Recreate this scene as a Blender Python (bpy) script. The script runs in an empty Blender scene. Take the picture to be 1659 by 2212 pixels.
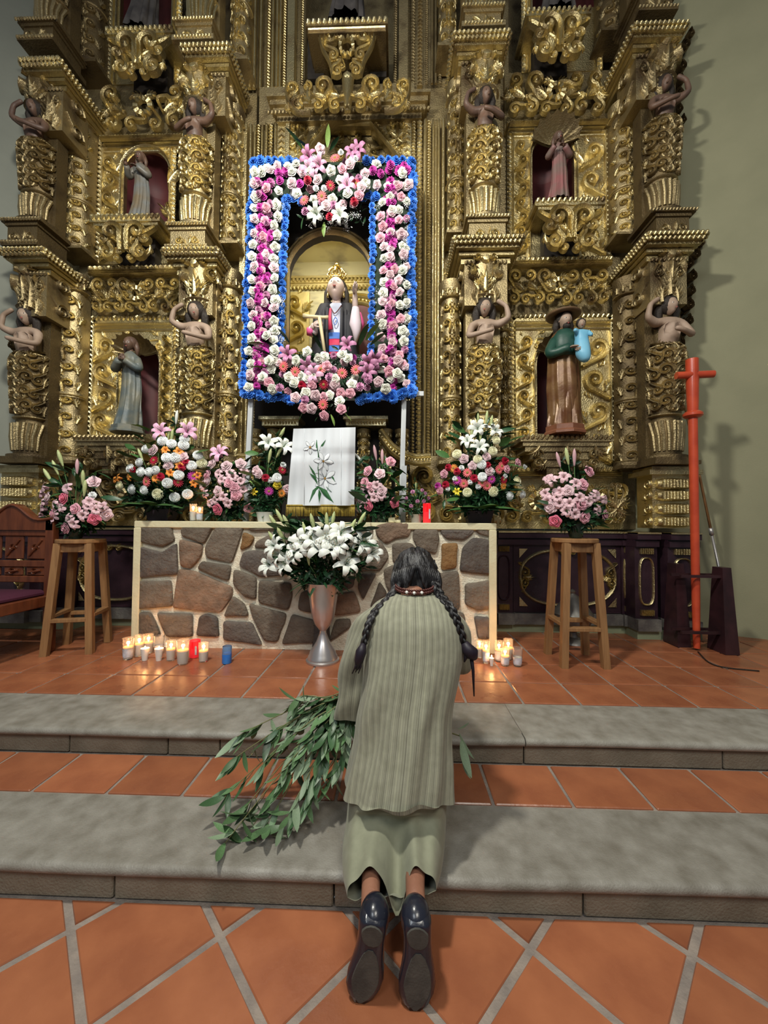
import bpy, bmesh, math, random
import numpy as np
from mathutils import Vector, Matrix, noise
random.seed(7); np.random.seed(7)
SC = bpy.context.scene; COL = SC.collection; PI = math.pi
# ---------------------------------------------------------------- camera, world, lights, exposure
H = 1.28; FPX = 830.0
yaw, pitch, roll = math.radians(1.8), math.radians(1.66), math.radians(0.4)
cF = np.array([-math.sin(yaw)*math.cos(pitch), math.cos(yaw)*math.cos(pitch), math.sin(pitch)])
_R0 = np.array([math.cos(yaw), math.sin(yaw), 0.0]); _U0 = np.cross(_R0, cF)
cR = _R0*math.cos(roll)+_U0*math.sin(roll); cU = _U0*math.cos(roll)-_R0*math.sin(roll)
def _ray(px, py): return cF + cR*(px-829.5)/FPX - cU*(py-1106)/FPX
def Wz(px, py, z): d = _ray(px, py); return np.array([0, 0, H]) + d*((z-H)/d[2])
def Wy(px, py, y): d = _ray(px, py); return np.array([0, 0, H]) + d*(y/d[1])
def X_(px, y, py=1130): return float(Wy(px, py, y)[0])
def Z_(py, y, px=855): return float(Wy(px, py, y)[2])
cam = bpy.data.cameras.new('camera'); camo = bpy.data.objects.new('camera', cam); COL.objects.link(camo)
cam.sensor_fit = 'VERTICAL'; cam.sensor_height = 36.0; cam.sensor_width = 27.0; cam.lens = FPX/2212*36.0; cam.clip_start = .02
camo.matrix_world = Matrix(((cR[0], cU[0], -cF[0], 0), (cR[1], cU[1], -cF[1], 0), (cR[2], cU[2], -cF[2], H), (0, 0, 0, 1)))
SC.camera = camo
w = bpy.data.worlds.new('world'); SC.world = w; w.use_nodes = True
bg = w.node_tree.nodes['Background']; bg.inputs[0].default_value = (.80, .86, .92, 1); bg.inputs[1].default_value = .15
SC.view_settings.view_transform = 'Standard'; SC.view_settings.look = 'None'; SC.view_settings.gamma = 1
SC.view_settings.use_curve_mapping = False; SC.view_settings.exposure = 0.0
def area(name, loc, aim, size, power, col):
    l = bpy.data.lights.new(name, 'AREA'); l.shape = 'DISK'; l.size = size; l.energy = power; l.color = col
    o = bpy.data.objects.new(name, l); COL.objects.link(o); o.location = loc
    o.rotation_euler = (Vector(aim)-Vector(loc)).to_track_quat('-Z', 'Y').to_euler(); return o
area('area_light', (-1.1, 0.7, 5.2), (-.3, 3.6, 1.6), .35, 185, (1.0, .97, .86))
area('area_light', (1.4, -2.2, 5.6), (0, 3.0, 1.3), 1.6, 135, (1.0, .95, .84))  # added soft fill from behind the camera
area('area_light', (-1.8, -2.6, 5.0), (0, 2.0, 0.6), 1.6, 80, (.88, .95, 1.0))  # second added fill, cooler, also behind the camera
# ---------------------------------------------------------------- helpers
class MB:
    def __init__(s): s.v = []; s.f = []; s.m = []; s.n = 0
    def add(s, v, f, mi=0):
        s.v.append(np.asarray(v, float).reshape(-1, 3)); k = s.n
        s.f += [tuple(i+k for i in q) for q in f]; s.m += [mi]*len(f); s.n += len(s.v[-1]); return s
    def box(s, c, d, mi=0, rot=None, taper=1.0, tx=None):
        x, y, z = d[0]/2, d[1]/2, d[2]/2; v = []
        for sz in (-1, 1):
            t = taper if sz > 0 else 1; t2 = (tx if tx is not None else taper) if sz > 0 else 1
            for a, b in ((-1, -1), (1, -1), (1, 1), (-1, 1)): v.append((a*x*t2, b*y*t, sz*z))
        v = np.array(v)
        if rot is not None: v = v @ np.array(rot.to_3x3()).T
        return s.add(v+np.array(c), [(3, 2, 1, 0), (4, 5, 6, 7), (0, 1, 5, 4), (1, 2, 6, 5), (2, 3, 7, 6), (3, 0, 4, 7)], mi)
    def bevbox(s, c, d, b=.01, mi=0, rot=None):
        # box with chamfered vertical/horizontal edges
        x, y, z = d[0]/2, d[1]/2, d[2]/2; rings = []
        for (k, zz) in ((b, -z), (0, -z+b), (0, z-b), (b, z)):
            X, Y = x-k, y-k; bb = b*.9
            rings.append([(-X+bb, -Y, zz), (X-bb, -Y, zz), (X, -Y+bb, zz), (X, Y-bb, zz), (X-bb, Y, zz), (-X+bb, Y, zz), (-X, Y-bb, zz), (-X, -Y+bb, zz)])
        v = np.array(rings).reshape(-1, 3); f = []
        for r in range(3):
            for i in range(8): f.append((r*8+i, r*8+(i+1) % 8, r*8+8+(i+1) % 8, r*8+8+i))
        f.append(tuple(range(7, -1, -1))); f.append(tuple(range(24, 32)))
        if rot is not None: v = v @ np.array(rot.to_3x3()).T
        return s.add(v+np.array(c), f, mi)
    def tube(s, pts, rad, n=8, mi=0, flat=1.0, up=(0, 0, 1), cap=True):
        pts = [Vector(p) for p in pts]; m = len(pts)
        if not hasattr(rad, '__len__'): rad = [rad]*m
        v = []; u = None
        for i, p in enumerate(pts):
            t = (pts[min(i+1, m-1)]-pts[max(i-1, 0)]);
            if t.length < 1e-9: t = Vector((0, 0, 1))
            t.normalize()
            if u is None:
                u = Vector(up); u = u-t*u.dot(t)
                if u.length < 1e-3: u = Vector((1, 0, 0)); u = u-t*u.dot(t)
            else: u = u-t*u.dot(t)
            if u.length < 1e-6: u = t.orthogonal()
            u.normalize(); b = t.cross(u)
            for k in range(n):
                a = 2*PI*k/n; q = p+u*(math.cos(a)*rad[i]*flat)+b*(math.sin(a)*rad[i]); v.append(q[:])
        f = [(i*n+k, i*n+(k+1) % n, (i+1)*n+(k+1) % n, (i+1)*n+k) for i in range(m-1) for k in range(n)]
        if cap: f.append(tuple(range(n-1, -1, -1))); f.append(tuple(range((m-1)*n, m*n)))
        return s.add(v, f, mi)
    def lathe(s, prof, n=20, c=(0, 0, 0), mi=0, sx=1, sy=1, cap=True):
        v = []; 
        for r, z in prof:
            for k in range(n):
                a = 2*PI*k/n; v.append((c[0]+r*sx*math.cos(a), c[1]+r*sy*math.sin(a), c[2]+z))
        m = len(prof); f = [(i*n+k, i*n+(k+1) % n, (i+1)*n+(k+1) % n, (i+1)*n+k) for i in range(m-1) for k in range(n)]
        if cap: f.append(tuple(range(n-1, -1, -1))); f.append(tuple(range((m-1)*n, m*n)))
        return s.add(v, f, mi)
    def prism(s, poly, y0, y1, mi=0):
        n = len(poly); v = [(x, y0, z) for x, z in poly]+[(x, y1, z) for x, z in poly]
        f = [(i, (i+1) % n, n+(i+1) % n, n+i) for i in range(n)]+[tuple(range(n-1, -1, -1)), tuple(range(n, 2*n))]
        return s.add(v, f, mi)
    def sphere(s, c, r, mi=0, nu=10, nv=7, sc=(1, 1, 1)):
        prof = [(max(1e-4, math.sin(PI*i/nv)), -math.cos(PI*i/nv)) for i in range(nv+1)]
        t = MB().lathe(prof, nu); v = t.v[0]*np.array(sc)*r+np.array(c); return s.add(v, t.f, mi)
    def join(s, o, M=None, mi=None):
        v = np.concatenate(o.v) if o.v else np.zeros((0, 3))
        if M is not None: M = np.array(M); v = v @ M[:3, :3].T+M[:3, 3]
        k = s.n; s.v.append(v); s.f += [tuple(i+k for i in q) for q in o.f]; s.m += (o.m if mi is None else [mi]*len(o.f)); s.n += len(v); return s
    def mesh(s, name, mats, smooth=True, fix=True):
        me = bpy.data.meshes.new(name); v = np.concatenate(s.v) if s.v else np.zeros((0, 3))
        me.from_pydata(v.tolist(), [], s.f)
        for m_ in (mats if isinstance(mats, (list, tuple)) else [mats]): me.materials.append(m_)
        me.polygons.foreach_set('material_index', s.m)
        if fix:
            b = bmesh.new(); b.from_mesh(me); bmesh.ops.recalc_face_normals(b, faces=b.faces); b.to_mesh(me); b.free()
        if smooth is True: me.polygons.foreach_set('use_smooth', [True]*len(me.polygons))
        elif smooth:
            me.polygons.foreach_set('use_smooth', [True]*len(me.polygons)); me.set_sharp_from_angle(angle=math.radians(smooth))
        me.update(); return me
    def build(s, name, mats, parent=None, smooth=35, loc=None):
        o = bpy.data.objects.new(name, s.mesh(name, mats, smooth)); COL.objects.link(o)
        if parent: o.parent = parent
        if loc is not None: o.location = loc
        return o
def inst(name, me, parent=None, loc=(0, 0, 0), rot=(0, 0, 0), sc=1):
    o = bpy.data.objects.new(name, me); COL.objects.link(o); o.parent = parent; o.location = loc
    o.rotation_euler = rot; o.scale = (sc, sc, sc) if not hasattr(sc, '__len__') else sc; return o
def tag(o, label=None, cat=None, group=None, kind=None):
    for k, v in (('label', label), ('category', cat), ('group', group), ('kind', kind)):
        if v: o[k] = v
    return o
def empty(name, loc, label=None, cat=None, group=None, rz=0, kind=None):
    o = bpy.data.objects.new(name, None); COL.objects.link(o); o.location = loc; o.rotation_euler.z = rz
    o.empty_display_size = .05; return tag(o, label, cat, group, kind)
def copy_tree(o, parent=None):
    c = o.copy(); COL.objects.link(c); c.parent = parent
    for ch in o.children: copy_tree(ch, c)
    return c
def face(nv, up=(0, 0, 1)):          # euler turning local +Z (flower axis) to nv
    return Vector(nv).normalized().to_track_quat('Z', 'Y').to_euler()
def mat(name, col, rough=.6, metal=0, col2=None, scale=8, detail=4, bump=0, bscale=60, stretch=(1, 1, 1), lo=.35, hi=.65, spec=.5, emit=0, trans=0, rnd=0, sss=0, rough2=None, bdist=.01, coat=0, ior=1.45):
    m = bpy.data.materials.new(name); m.use_nodes = True; nt = m.node_tree; N = nt.nodes; L = nt.links; b = N['Principled BSDF']
    b.inputs['Base Color'].default_value = (*col, 1); b.inputs['Roughness'].default_value = rough; b.inputs['Metallic'].default_value = metal
    b.inputs['Specular IOR Level'].default_value = spec; b.inputs['IOR'].default_value = ior
    if coat: b.inputs['Coat Weight'].default_value = coat; b.inputs['Coat Roughness'].default_value = .12
    if trans: b.inputs['Transmission Weight'].default_value = trans
    if sss: b.inputs['Subsurface Weight'].default_value = sss; b.inputs['Subsurface Radius'].default_value = (.02, .012, .008)
    if emit: b.inputs['Emission Color'].default_value = (*col, 1); b.inputs['Emission Strength'].default_value = emit
    tc = N.new('ShaderNodeTexCoord'); mp = N.new('ShaderNodeMapping'); mp.inputs['Scale'].default_value = stretch
    L.new(tc.outputs['Object'], mp.inputs[0]); src = None
    if col2 is not None:
        n = N.new('ShaderNodeTexNoise'); n.inputs['Scale'].default_value = scale; n.inputs['Detail'].default_value = detail
        L.new(mp.outputs[0], n.inputs['Vector']); r = N.new('ShaderNodeValToRGB')
        r.color_ramp.elements[0].position = lo; r.color_ramp.elements[1].position = hi
        r.color_ramp.elements[0].color = (*col, 1); r.color_ramp.elements[1].color = (*col2, 1)
        L.new(n.outputs['Fac'], r.inputs[0]); src = r.outputs[0]
        if rough2 is not None:
            mr = N.new('ShaderNodeMapRange'); mr.inputs[1].default_value = lo; mr.inputs[2].default_value = hi
            mr.inputs[3].default_value = rough; mr.inputs[4].default_value = rough2; L.new(n.outputs['Fac'], mr.inputs[0]); L.new(mr.outputs[0], b.inputs['Roughness'])
    if rnd:
        oi = N.new('ShaderNodeObjectInfo'); hs = N.new('ShaderNodeHueSaturation'); mr = N.new('ShaderNodeMapRange')
        mr.inputs[3].default_value = 1-rnd; mr.inputs[4].default_value = 1+rnd; L.new(oi.outputs['Random'], mr.inputs[0]); L.new(mr.outputs[0], hs.inputs['Value'])
        if src is None: hs.inputs['Color'].default_value = (*col, 1)
        else: L.new(src, hs.inputs['Color'])
        src = hs.outputs[0]
    if src is not None:
        L.new(src, b.inputs['Base Color'])
        if emit: L.new(src, b.inputs['Emission Color'])
    if bump:
        n2 = N.new('ShaderNodeTexNoise'); n2.inputs['Scale'].default_value = bscale; n2.inputs['Detail'].default_value = 5; L.new(mp.outputs[0], n2.inputs['Vector'])
        bp = N.new('ShaderNodeBump'); bp.inputs['Strength'].default_value = bump; bp.inputs['Distance'].default_value = bdist
        L.new(n2.outputs['Fac'], bp.inputs['Height']); L.new(bp.outputs[0], b.inputs['Normal'])
    return m
def lerp(a, b, t): return a+(b-a)*t
def chaikin(P, k=1, closed=True):
    for _ in range(k):
        n = len(P); Q = []
        for i in range(n if closed else n-1):
            a, b = P[i], P[(i+1) % n]
            Q += [tuple(.75*a[j]+.25*b[j] for j in range(len(a))), tuple(.25*a[j]+.75*b[j] for j in range(len(a)))]
        if not closed: Q = [P[0]]+Q+[P[-1]]
        P = Q
    return P
def round_cut(P, c):
    out = []; n = len(P)
    for i in range(n):
        a = np.array(P[i-1]); b = np.array(P[i]); d = np.array(P[(i+1) % n])
        u = a-b; w_ = d-b; lu = np.linalg.norm(u); lw = np.linalg.norm(w_); cu, cw = min(c, lu*.33), min(c, lw*.33)
        p, q = b+u/lu*cu, b+w_/lw*cw; out += [tuple(p), tuple(b*.5+(p+q)*.25), tuple(q)]
    return out
def bez(P, n=12):                    # Catmull-Rom through points
    P = [np.array(p, float) for p in P]; P = [2*P[0]-P[1]]+P+[2*P[-1]-P[-2]]; out = []
    for i in range(1, len(P)-2):
        for k in range(n):
            t = k/n; a, b, c, d = P[i-1:i+3]
            out.append(.5*((2*b)+(-a+c)*t+(2*a-5*b+4*c-d)*t*t+(-a+3*b-3*c+d)*t**3))
    out.append(P[-2]); return out
# ---------------------------------------------------------------- materials
M = {}
M['terracotta'] = mat('terracotta', (.35, .125, .056), .34, col2=(.27, .09, .042), scale=5, bump=.15, bscale=30, rnd=.14, rough2=.26, spec=.5)
M['grout'] = mat('grout', (.30, .25, .21), .9, col2=(.2, .17, .15), scale=14, bump=.4, bscale=120)
M['step_stone'] = mat('step_stone', (.175, .16, .13), .6, col2=(.30, .285, .25), scale=13, detail=8, bump=.5, bscale=160, rnd=.12, lo=.3, hi=.7, rough2=.4, bdist=.004)
M['riser_stone'] = mat('riser_stone', (.165, .145, .105), .7, col2=(.225, .20, .15), scale=8, detail=7, bump=.5, bscale=120, rnd=.18)
M['wall_right'] = mat('wall_plaster_olive', (.27, .262, .165), .85, col2=(.245, .24, .15), scale=3, bump=.25, bscale=90, bdist=.004)
M['wall_left'] = mat('wall_plaster_grey', (.27, .28, .235), .85, col2=(.245, .255, .215), scale=3, bump=.25, bscale=90, bdist=.004)
M['plinth'] = mat('plinth_green', (.33, .37, .22), .8, col2=(.28, .31, .19), scale=6, bump=.2)
M['cream'] = mat('cream_paint', (.68, .63, .42), .55, col2=(.60, .53, .34), scale=7, bump=.3, bscale=50, lo=.45, hi=.8)
M['mortar'] = mat('mortar', (.80, .75, .60), .85, col2=(.66, .58, .44), scale=16, detail=6, bump=.7, bscale=70, bdist=.012)
ST = []
for i, (a, b) in enumerate((((.105, .082, .062), (.17, .135, .10)), ((.075, .06, .053), (.14, .115, .095)), ((.13, .09, .062), (.25, .16, .105)), ((.16, .085, .03), (.26, .14, .05)))):
    ST.append(mat('field_stone', a, .75, col2=b, scale=11, detail=9, bump=.9, bscale=45, bdist=.012, rnd=.2, lo=.3, hi=.7))
# ---------------------------------------------------------------- room
P_ = .26; S_ = .13
def struct(o): o['kind'] = 'structure'; return o
struct(MB().box((0, -1.3, -.052), (12, 5.3, .094)).build('floor', M['grout']))
fl = bpy.data.objects['floor']
def rect_tile(w, d, t=.02, b=.004):
    return MB().bevbox((0, 0, -t/2), (w, d, t), b).mesh('tile', M['terracotta'], 30)
def clip_poly(P, f):
    out = []; n = len(P)
    for i in range(n):
        a, b = P[i], P[(i+1) % n]; fa, fb = f(a), f(b)
        if fa >= 0: out.append(a)
        if (fa >= 0) != (fb >= 0): t = fa/(fa-fb); out.append((a[0]+(b[0]-a[0])*t, a[1]+(b[1]-a[1])*t))
    return out
def poly_tile(name, P, z, t, m, parent, b=.004, loc=True):
    cx = sum(p[0] for p in P)/len(P); cy = sum(p[1] for p in P)/len(P); n = len(P)
    def ring(k, zz): 
        o = []
        for x, y in P:
            L = math.hypot(x-cx, y-cy); o.append((x-cx-(x-cx)/L*k, y-cy-(y-cy)/L*k, zz))
        return o
    v = ring(0, -t)+ring(0, -b)+ring(b, 0); f = [(r*n+i, r*n+(i+1) % n, r*n+n+(i+1) % n, r*n+n+i) for r in (0, 1) for i in range(n)]+[tuple(range(2*n, 3*n))]
    return MB().add(v, f).build(name, m, parent, 30, (cx, cy, z))
DG = .4755; h = DG/2; hs = h-.016
full = None
for j in range(-4, 4):
    for i in range(-9, 12):
        cx = -.299+DG*i+(h if j % 2 else 0); cy = 1.212+h*j
        if cy-hs > 1.31 or abs(cx) > 3.2: continue
        tilt = (random.uniform(-.004, .004), random.uniform(-.004, .004), 0)
        if cy+hs < 1.30:
            if full is None:
                o = poly_tile('tile', [(cx-hs, cy), (cx, cy-hs), (cx+hs, cy), (cx, cy+hs)], 0, .02, M['terracotta'], fl); full = o.data
            else: o = inst('tile', full, fl, (cx, cy, 0))
            o.rotation_euler = tilt
        else:
            P = clip_poly([(cx-hs, cy), (cx, cy-hs), (cx+hs, cy), (cx, cy+hs)], lambda p: 1.303-p[1])
            if len(P) > 2: poly_tile('tile', P, 0, .02, M['terracotta'], fl)
# steps: two steps, each a riser course, a slab with a worn nosing and a tile row
def step(name, yr, z0, z1, yb, jr, js, lab):
    base = struct(MB().box((0, (yr+yb)/2+.3+.02, (z0+z1)/2-.0025), (9, yb-yr+.6-.04, z1-z0-.005)).build(name, M['grout']))
    g = .006; xs = [-4.4]+jr+[4.4]
    for a, b in zip(xs, xs[1:]):
        MB().bevbox(((a+b)/2, yr+.03, z0+(z1-z0-.042)/2), (b-a-g, .06, z1-z0-.042), .005).build('riser_block', M['riser_stone'], base, 30)
    xs = [-4.4]+js+[4.4]
    for a, b in zip(xs, xs[1:]):           # slab with half-round nosing, waving slightly like worn stone
        n = max(6, int((b-a)*10)); prof = []
        for k in range(9): t = PI*(-.5+k/8*1.0); prof.append((-.006+yr-math.cos(t)*.020, z1-.022+math.sin(t)*.017+(.005 if k > 3 else 0)*(k-3)/5))
        prof = [(yr+.01, z1-.042), (yr-.004, z1-.042)]+prof+[(yr+.03, z1), (yb-.1, z1), (yb, z1-.002), (yb, z1-.05)]
        v = []; m_ = len(prof)
        for i in range(n+1):
            x = lerp(a+.003, b-.003, i/n)
            for (y, z) in prof:
                wv = noise.noise(Vector((x*1.3, y*3, 5*z1)))*.006
                if y > yr+.02: wv *= .4
                v.append((x, y+wv*1.2, z+wv*(.7 if z > z0+.08 else 0)))
        f = [(i*m_+k, i*m_+(k+1) % m_, (i+1)*m_+(k+1) % m_, (i+1)*m_+k) for i in range(n) for k in range(m_)]+[tuple(range(m_)), tuple(range(n*m_+m_-1, n*m_-1, -1))]
        MB().add(v, f).build('slab', M['step_stone'], base, 40)
    return base
s1 = step('trim_1', 1.31, 0, S_, 1.615, [-3.1, -1.9, -.95, -.2, .62, 1.5, 2.7], [-3.0, 3.1], '')
s2 = step('trim_2', 1.895, S_, P_, 2.235, [-2.9, -1.62, -1.12, -.86, .62, 1.55, 1.85, 3], [-3.2, .62], '')
JX = [-.895-.3255*k for k in range(11, 0, -1)]+[-.895+.3255*k for k in range(0, 17)]
JX = [x for x in JX if -4.4 < x < 4.3]
def tile_rows(parent, ys, z, jit=0):
    cache = {}
    for r, (y0, y1) in enumerate(zip(ys, ys[1:])):
        for a, b in zip(JX, JX[1:]):
            k = (r,)
            if k not in cache: cache[k] = rect_tile(.3255-.014, y1-y0-.012)
            inst('tile', cache[k], parent, ((a+b)/2+(jit if r % 2 else 0), (y0+y1)/2, z), (random.uniform(-.004, .004), random.uniform(-.004, .004), 0))
tile_rows(s1, [1.617, 1.893], S_+.002)
pf = struct(MB().box((0, 3.35, P_-.029), (9, 2.2, .05)).build('floor', M['grout'])); pf.name = 'floor.001'
tile_rows(pf, [2.238, 2.53, 2.855, 3.18, 3.505, 3.83], P_+.002)
# walls
def wall(name, p0, p1, z0, z1, m, th=.2):
    d = Vector((p1[0]-p0[0], p1[1]-p0[1])); n = Vector((d.y, -d.x)).normalized()*th
    if n.y < 0: n = -n
    v = [(p0[0], p0[1], z0), (p1[0], p1[1], z0), (p1[0]+n.x, p1[1]+n.y, z0), (p0[0]+n.x, p0[1]+n.y, z0)]
    v += [(a, b, z1) for a, b, c in v]
    return struct(MB().add(v, [(3, 2, 1, 0), (4, 5, 6, 7), (0, 1, 5, 4), (1, 2, 6, 5), (2, 3, 7, 6), (3, 0, 4, 7)]).build(name, m, None, False))
wall('wall_back', (-5.2, 5.5), (4.2, 5.5), 0, 8.2, M['wall_left'])
wall('wall_right', (2.15, 4.14), (5.2, 2.69), 0, 8.2, M['wall_right'])
wall('wall_left', (-3.0, 4.6), (-5.6, 2.9), 0, 8.2, M['wall_left'])
# ---------------------------------------------------------------- stone altar
AY = 3.07; ax0, ax1, az1 = -2.13, .795, 1.285; AD = .52
al = empty('altar_table', ((ax0+ax1)/2, AY+AD/2, P_), 'white-jointed rubble stone altar table with a cream painted border', 'altar')
def loc_al(o): o.location = (-(ax0+ax1)/2, -(AY+AD/2), -P_); return o
loc_al(MB().box(((ax0+ax1)/2, AY+AD/2+.008, (P_+az1-.045)/2), (ax1-ax0-.01, AD-.02, az1-P_-.05)).build('mortar_core', M['mortar'], al))
sl = MB()
for a, b in ((ax0, -.20), (.045, ax1)): sl.bevbox(((a+b)/2, AY+.02, az1-.028), (b-a, .06, .056), .006)
sl.bevbox(((ax0+ax1)/2, AY+AD/2+.03, az1-.024), (ax1-ax0, AD-.06, .048), .006)
loc_al(sl.build('table_top', M['cream'], al))
for x in (ax0+.03, ax1-.03):
    loc_al(MB().bevbox((x, AY+.01, (P_+az1-.056)/2+.002), (.06, .05, az1-P_-.056), .006).build('border_strip', M['cream'], al))
SA = [[(150,140),(415,140),(445,265),(350,315),(150,265)],[(150,325),(350,375),(460,300),(470,545),(150,570)],[(135,625),(415,620),(425,820),(130,840)],[(530,160),(780,145),(705,290),(530,225)],[(510,270),(690,310),(680,400),(600,495),(520,480)],[(825,150),(1035,150),(940,440),(740,400),(735,320)],[(700,450),(930,485),(910,605),(670,510)],[(1050,200),(1140,240),(1110,310),(1025,345)],[(1090,145),(1320,150),(1310,175),(1120,185)],[(1180,270),(1330,200),(1500,180),(1540,240),(1400,330),(1160,320)],[(1060,380),(1150,360),(1420,400),(1400,550),(1200,570),(1030,480)],[(975,525),(1150,590),(1145,760),(1060,740),(970,640)],[(1195,620),(1440,640),(1450,740),(1420,850),(1190,790)],[(515,530),(640,545),(930,670),(925,740),(840,860),(470,830)],[(960,750),(1050,810),(1085,905),(890,910)],[(1110,820),(1400,900),(1390,960),(1330,1120),(1230,1110),(1140,920)],[(890,965),(1110,975),(1190,1150),(890,1110)],[(120,895),(250,890),(330,1070),(110,1060)],[(325,895),(600,905),(600,1080),(400,1080)],[(680,920),(740,900),(820,930),(830,1080),(655,1070)],[(1470,910),(1650,960),(1650,1130),(1390,1140)],[(1540,720),(1640,690),(1650,880),(1520,850)],[(1585,150),(1650,150),(1640,250),(1600,250)]]
SB = [[(585,140),(680,116),(840,116),(850,160),(830,220),(740,230),(660,275),(590,210)],[(905,145),(1060,150),(1080,240),(1060,350),(930,330),(880,230)],[(1130,145),(1350,150),(1360,190),(1290,245),(1150,235),(1110,180)],[(1390,145),(1500,145),(1505,220),(1400,190)],[(1115,290),(1235,285),(1225,470),(1110,485)],[(1290,320),(1370,245),(1495,265),(1505,520),(1270,495)],[(1090,540),(1240,520),(1250,800),(1120,780)],[(1310,620),(1500,590),(1500,800),(1400,815),(1310,770)],[(1380,880),(1500,890),(1500,1050),(1410,1050)],[(715,290),(850,280),(910,340),(860,430),(720,430)],[(480,270),(600,270),(655,350),(660,400),(600,490),(420,500),(400,380)],[(440,540),(570,530),(470,730),(430,640)],[(640,500),(720,460),(730,560),(690,680),(650,600)],[(600,600),(660,690),(560,790),(530,790)],[(260,700),(390,680),(440,830),(240,860)],[(250,905),(355,900),(360,960),(200,1070),(230,950)],[(780,480),(1040,480),(1050,640),(880,720),(770,640)],[(700,800),(900,760),(1050,800),(1000,960),(720,960)],[(720,1000),(1000,1000),(1000,1130),(700,1130)],[(1080,840),(1280,860),(1330,1110),(1060,1120)],[(60,170),(240,150),(230,250),(20,260)],[(270,150),(540,150),(520,230),(300,260)],[(60,300),(360,300),(360,460),(100,540)],[(60,580),(380,560),(370,640),(250,670),(90,700)],[(60,740),(200,740),(180,860),(60,860)],[(430,930),(640,830),(660,1130),(400,1120)],[(80,910),(190,920),(190,1060),(60,1130)]]
for k, (S, f0) in enumerate([(p, 0) for p in SA]+[(p, 1) for p in SB]):
    sc_, ox = (.2532, 260) if f0 == 0 else (.2652, 660)
    P = [Wy(ox+x*sc_, 1100+y*sc_, AY) for x, y in S]; P = [(p[0], p[2]) for p in P]
    P = round_cut(P, .022)
    Q = []
    for i in range(len(P)):
        a, b = P[i], P[(i+1) % len(P)]; Q.append(a)
        if math.dist(a, b) > .07: Q.append(((a[0]+b[0])/2+random.uniform(-.004, .004), (a[1]+b[1])/2+random.uniform(-.004, .004)))
    P = Q; n = len(P); cx = sum(p[0] for p in P)/n; cz = sum(p[1] for p in P)/n
    if min(p[0] for p in P) < ax0+.062 or max(p[0] for p in P) > ax1-.062: P = [(min(max(p[0], ax0+.064), ax1-.064), p[1]) for p in P]
    P = [(p[0], min(p[1], az1-(.058 if not (f0 and S[0] == (585,140)) else .004))) for p in P]
    v = []; 
    for kk, yy in ((1.03, .012), (1.0, -.004), (.9, -.011), (.6, -.013), (.3, -.014)):
        for p in P:
            x, z = cx+(p[0]-cx)*kk*1.10, cz+(p[1]-cz)*kk*1.10
            v.append((x-cx, yy+(noise.noise(Vector((x*14, z*14, 3)))*.009 if kk < 1 else 0), z-cz))
    v.append((0, -.013, 0))
    f = [(r*n+i, r*n+(i+1) % n, r*n+n+(i+1) % n, r*n+n+i) for r in range(4) for i in range(n)]+[(4*n+i, 4*n+(i+1) % n, 5*n) for i in range(n)]
    mi = 3 if (f0 and S[0] == (1115,290)) or (not f0 and S[0] == (1050,200)) else (2 if (not f0 and S[0] in ((515,530), (510,270))) or (f0 and S[0] in ((585,140), (260,700))) else k % 3 if k % 3 < 2 else 0)
    o = MB().add(v, f).build('stone', ST[mi], al, 50, (cx, AY, cz)); o.location = (cx-(ax0+ax1)/2, -AD/2, cz-P_)
# ================================================================ gilded altarpiece
def gold(name, c1, c2, rough=.38, metal=1.0, lo=.5, hi=.72, scale=5):
    m = mat(name, c1, rough, metal, col2=c2, scale=scale, detail=7, bump=.55, bscale=75, lo=lo, hi=hi, rough2=.55, bdist=.01, rnd=.08); return m
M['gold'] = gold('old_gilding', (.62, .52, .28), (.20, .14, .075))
M['gold_dark'] = gold('worn_shaded_gilding', (.38, .30, .16), (.11, .075, .04), rough=.45, metal=.85)  # worn patches; darker base also puts recess shade into the carved grounds
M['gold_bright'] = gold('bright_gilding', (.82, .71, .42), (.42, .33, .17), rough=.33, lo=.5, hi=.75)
M['gold_deep'] = gold('shaded_gilding', (.16, .115, .055), (.05, .033, .02), rough=.5, metal=.7)  # patchy dark gilding with shade put into its colour
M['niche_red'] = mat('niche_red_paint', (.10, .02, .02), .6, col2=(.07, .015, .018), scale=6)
M['recess'] = mat('dark_recess', (.010, .007, .005), .7, col2=(.018, .012, .008), scale=9)
M['purple'] = mat('aubergine_paint', (.022, .010, .016), .32, col2=(.035, .017, .024), scale=7, bump=.15)
M['scuffed'] = mat('scuffed_base_paint', (.10, .09, .085), .6, col2=(.16, .15, .13), scale=14, bump=.4, detail=8)
flat = lambda u, v, h: (u, -h, v)
def wrap(R):
    def g(u, v, h): r = (R(v) if callable(R) else R)+h; a = u/(R(v) if callable(R) else R); return (r*math.sin(a), -r*math.cos(a), v)
    return g
SEC = (((-1, 0), (-.62, .72), (0, 1), (.62, .72), (1, 0)), ((-1, 0), (-.8, 1), (0, .35), (.8, 1), (1, 0)))
def ridge(mb, P, W, Hh, mp=flat, h0=0.0, mi=0, cc=0):
    n = len(P); v = []
    for i in range(n):
        t = i/(n-1); a = P[max(i-1, 0)]; b = P[min(i+1, n-1)]; dx, dz = b[0]-a[0], b[1]-a[1]; L = math.hypot(dx, dz) or 1; nx, nz = -dz/L, dx/L
        w_ = W(t) if callable(W) else W; hh = Hh(t) if callable(Hh) else Hh
        for k, e in SEC[cc]: v.append(mp(P[i][0]+nx*w_*k, P[i][1]+nz*w_*k, h0+hh*e-(.004 if e == 0 else 0)))
    f = [(i*5+k, i*5+k+1, (i+1)*5+k+1, (i+1)*5+k) for i in range(n-1) for k in range(4)]
    f += [(4, 3, 2, 1, 0), tuple((n-1)*5+k for k in range(5))]
    mb.add(v, f, mi)
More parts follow.
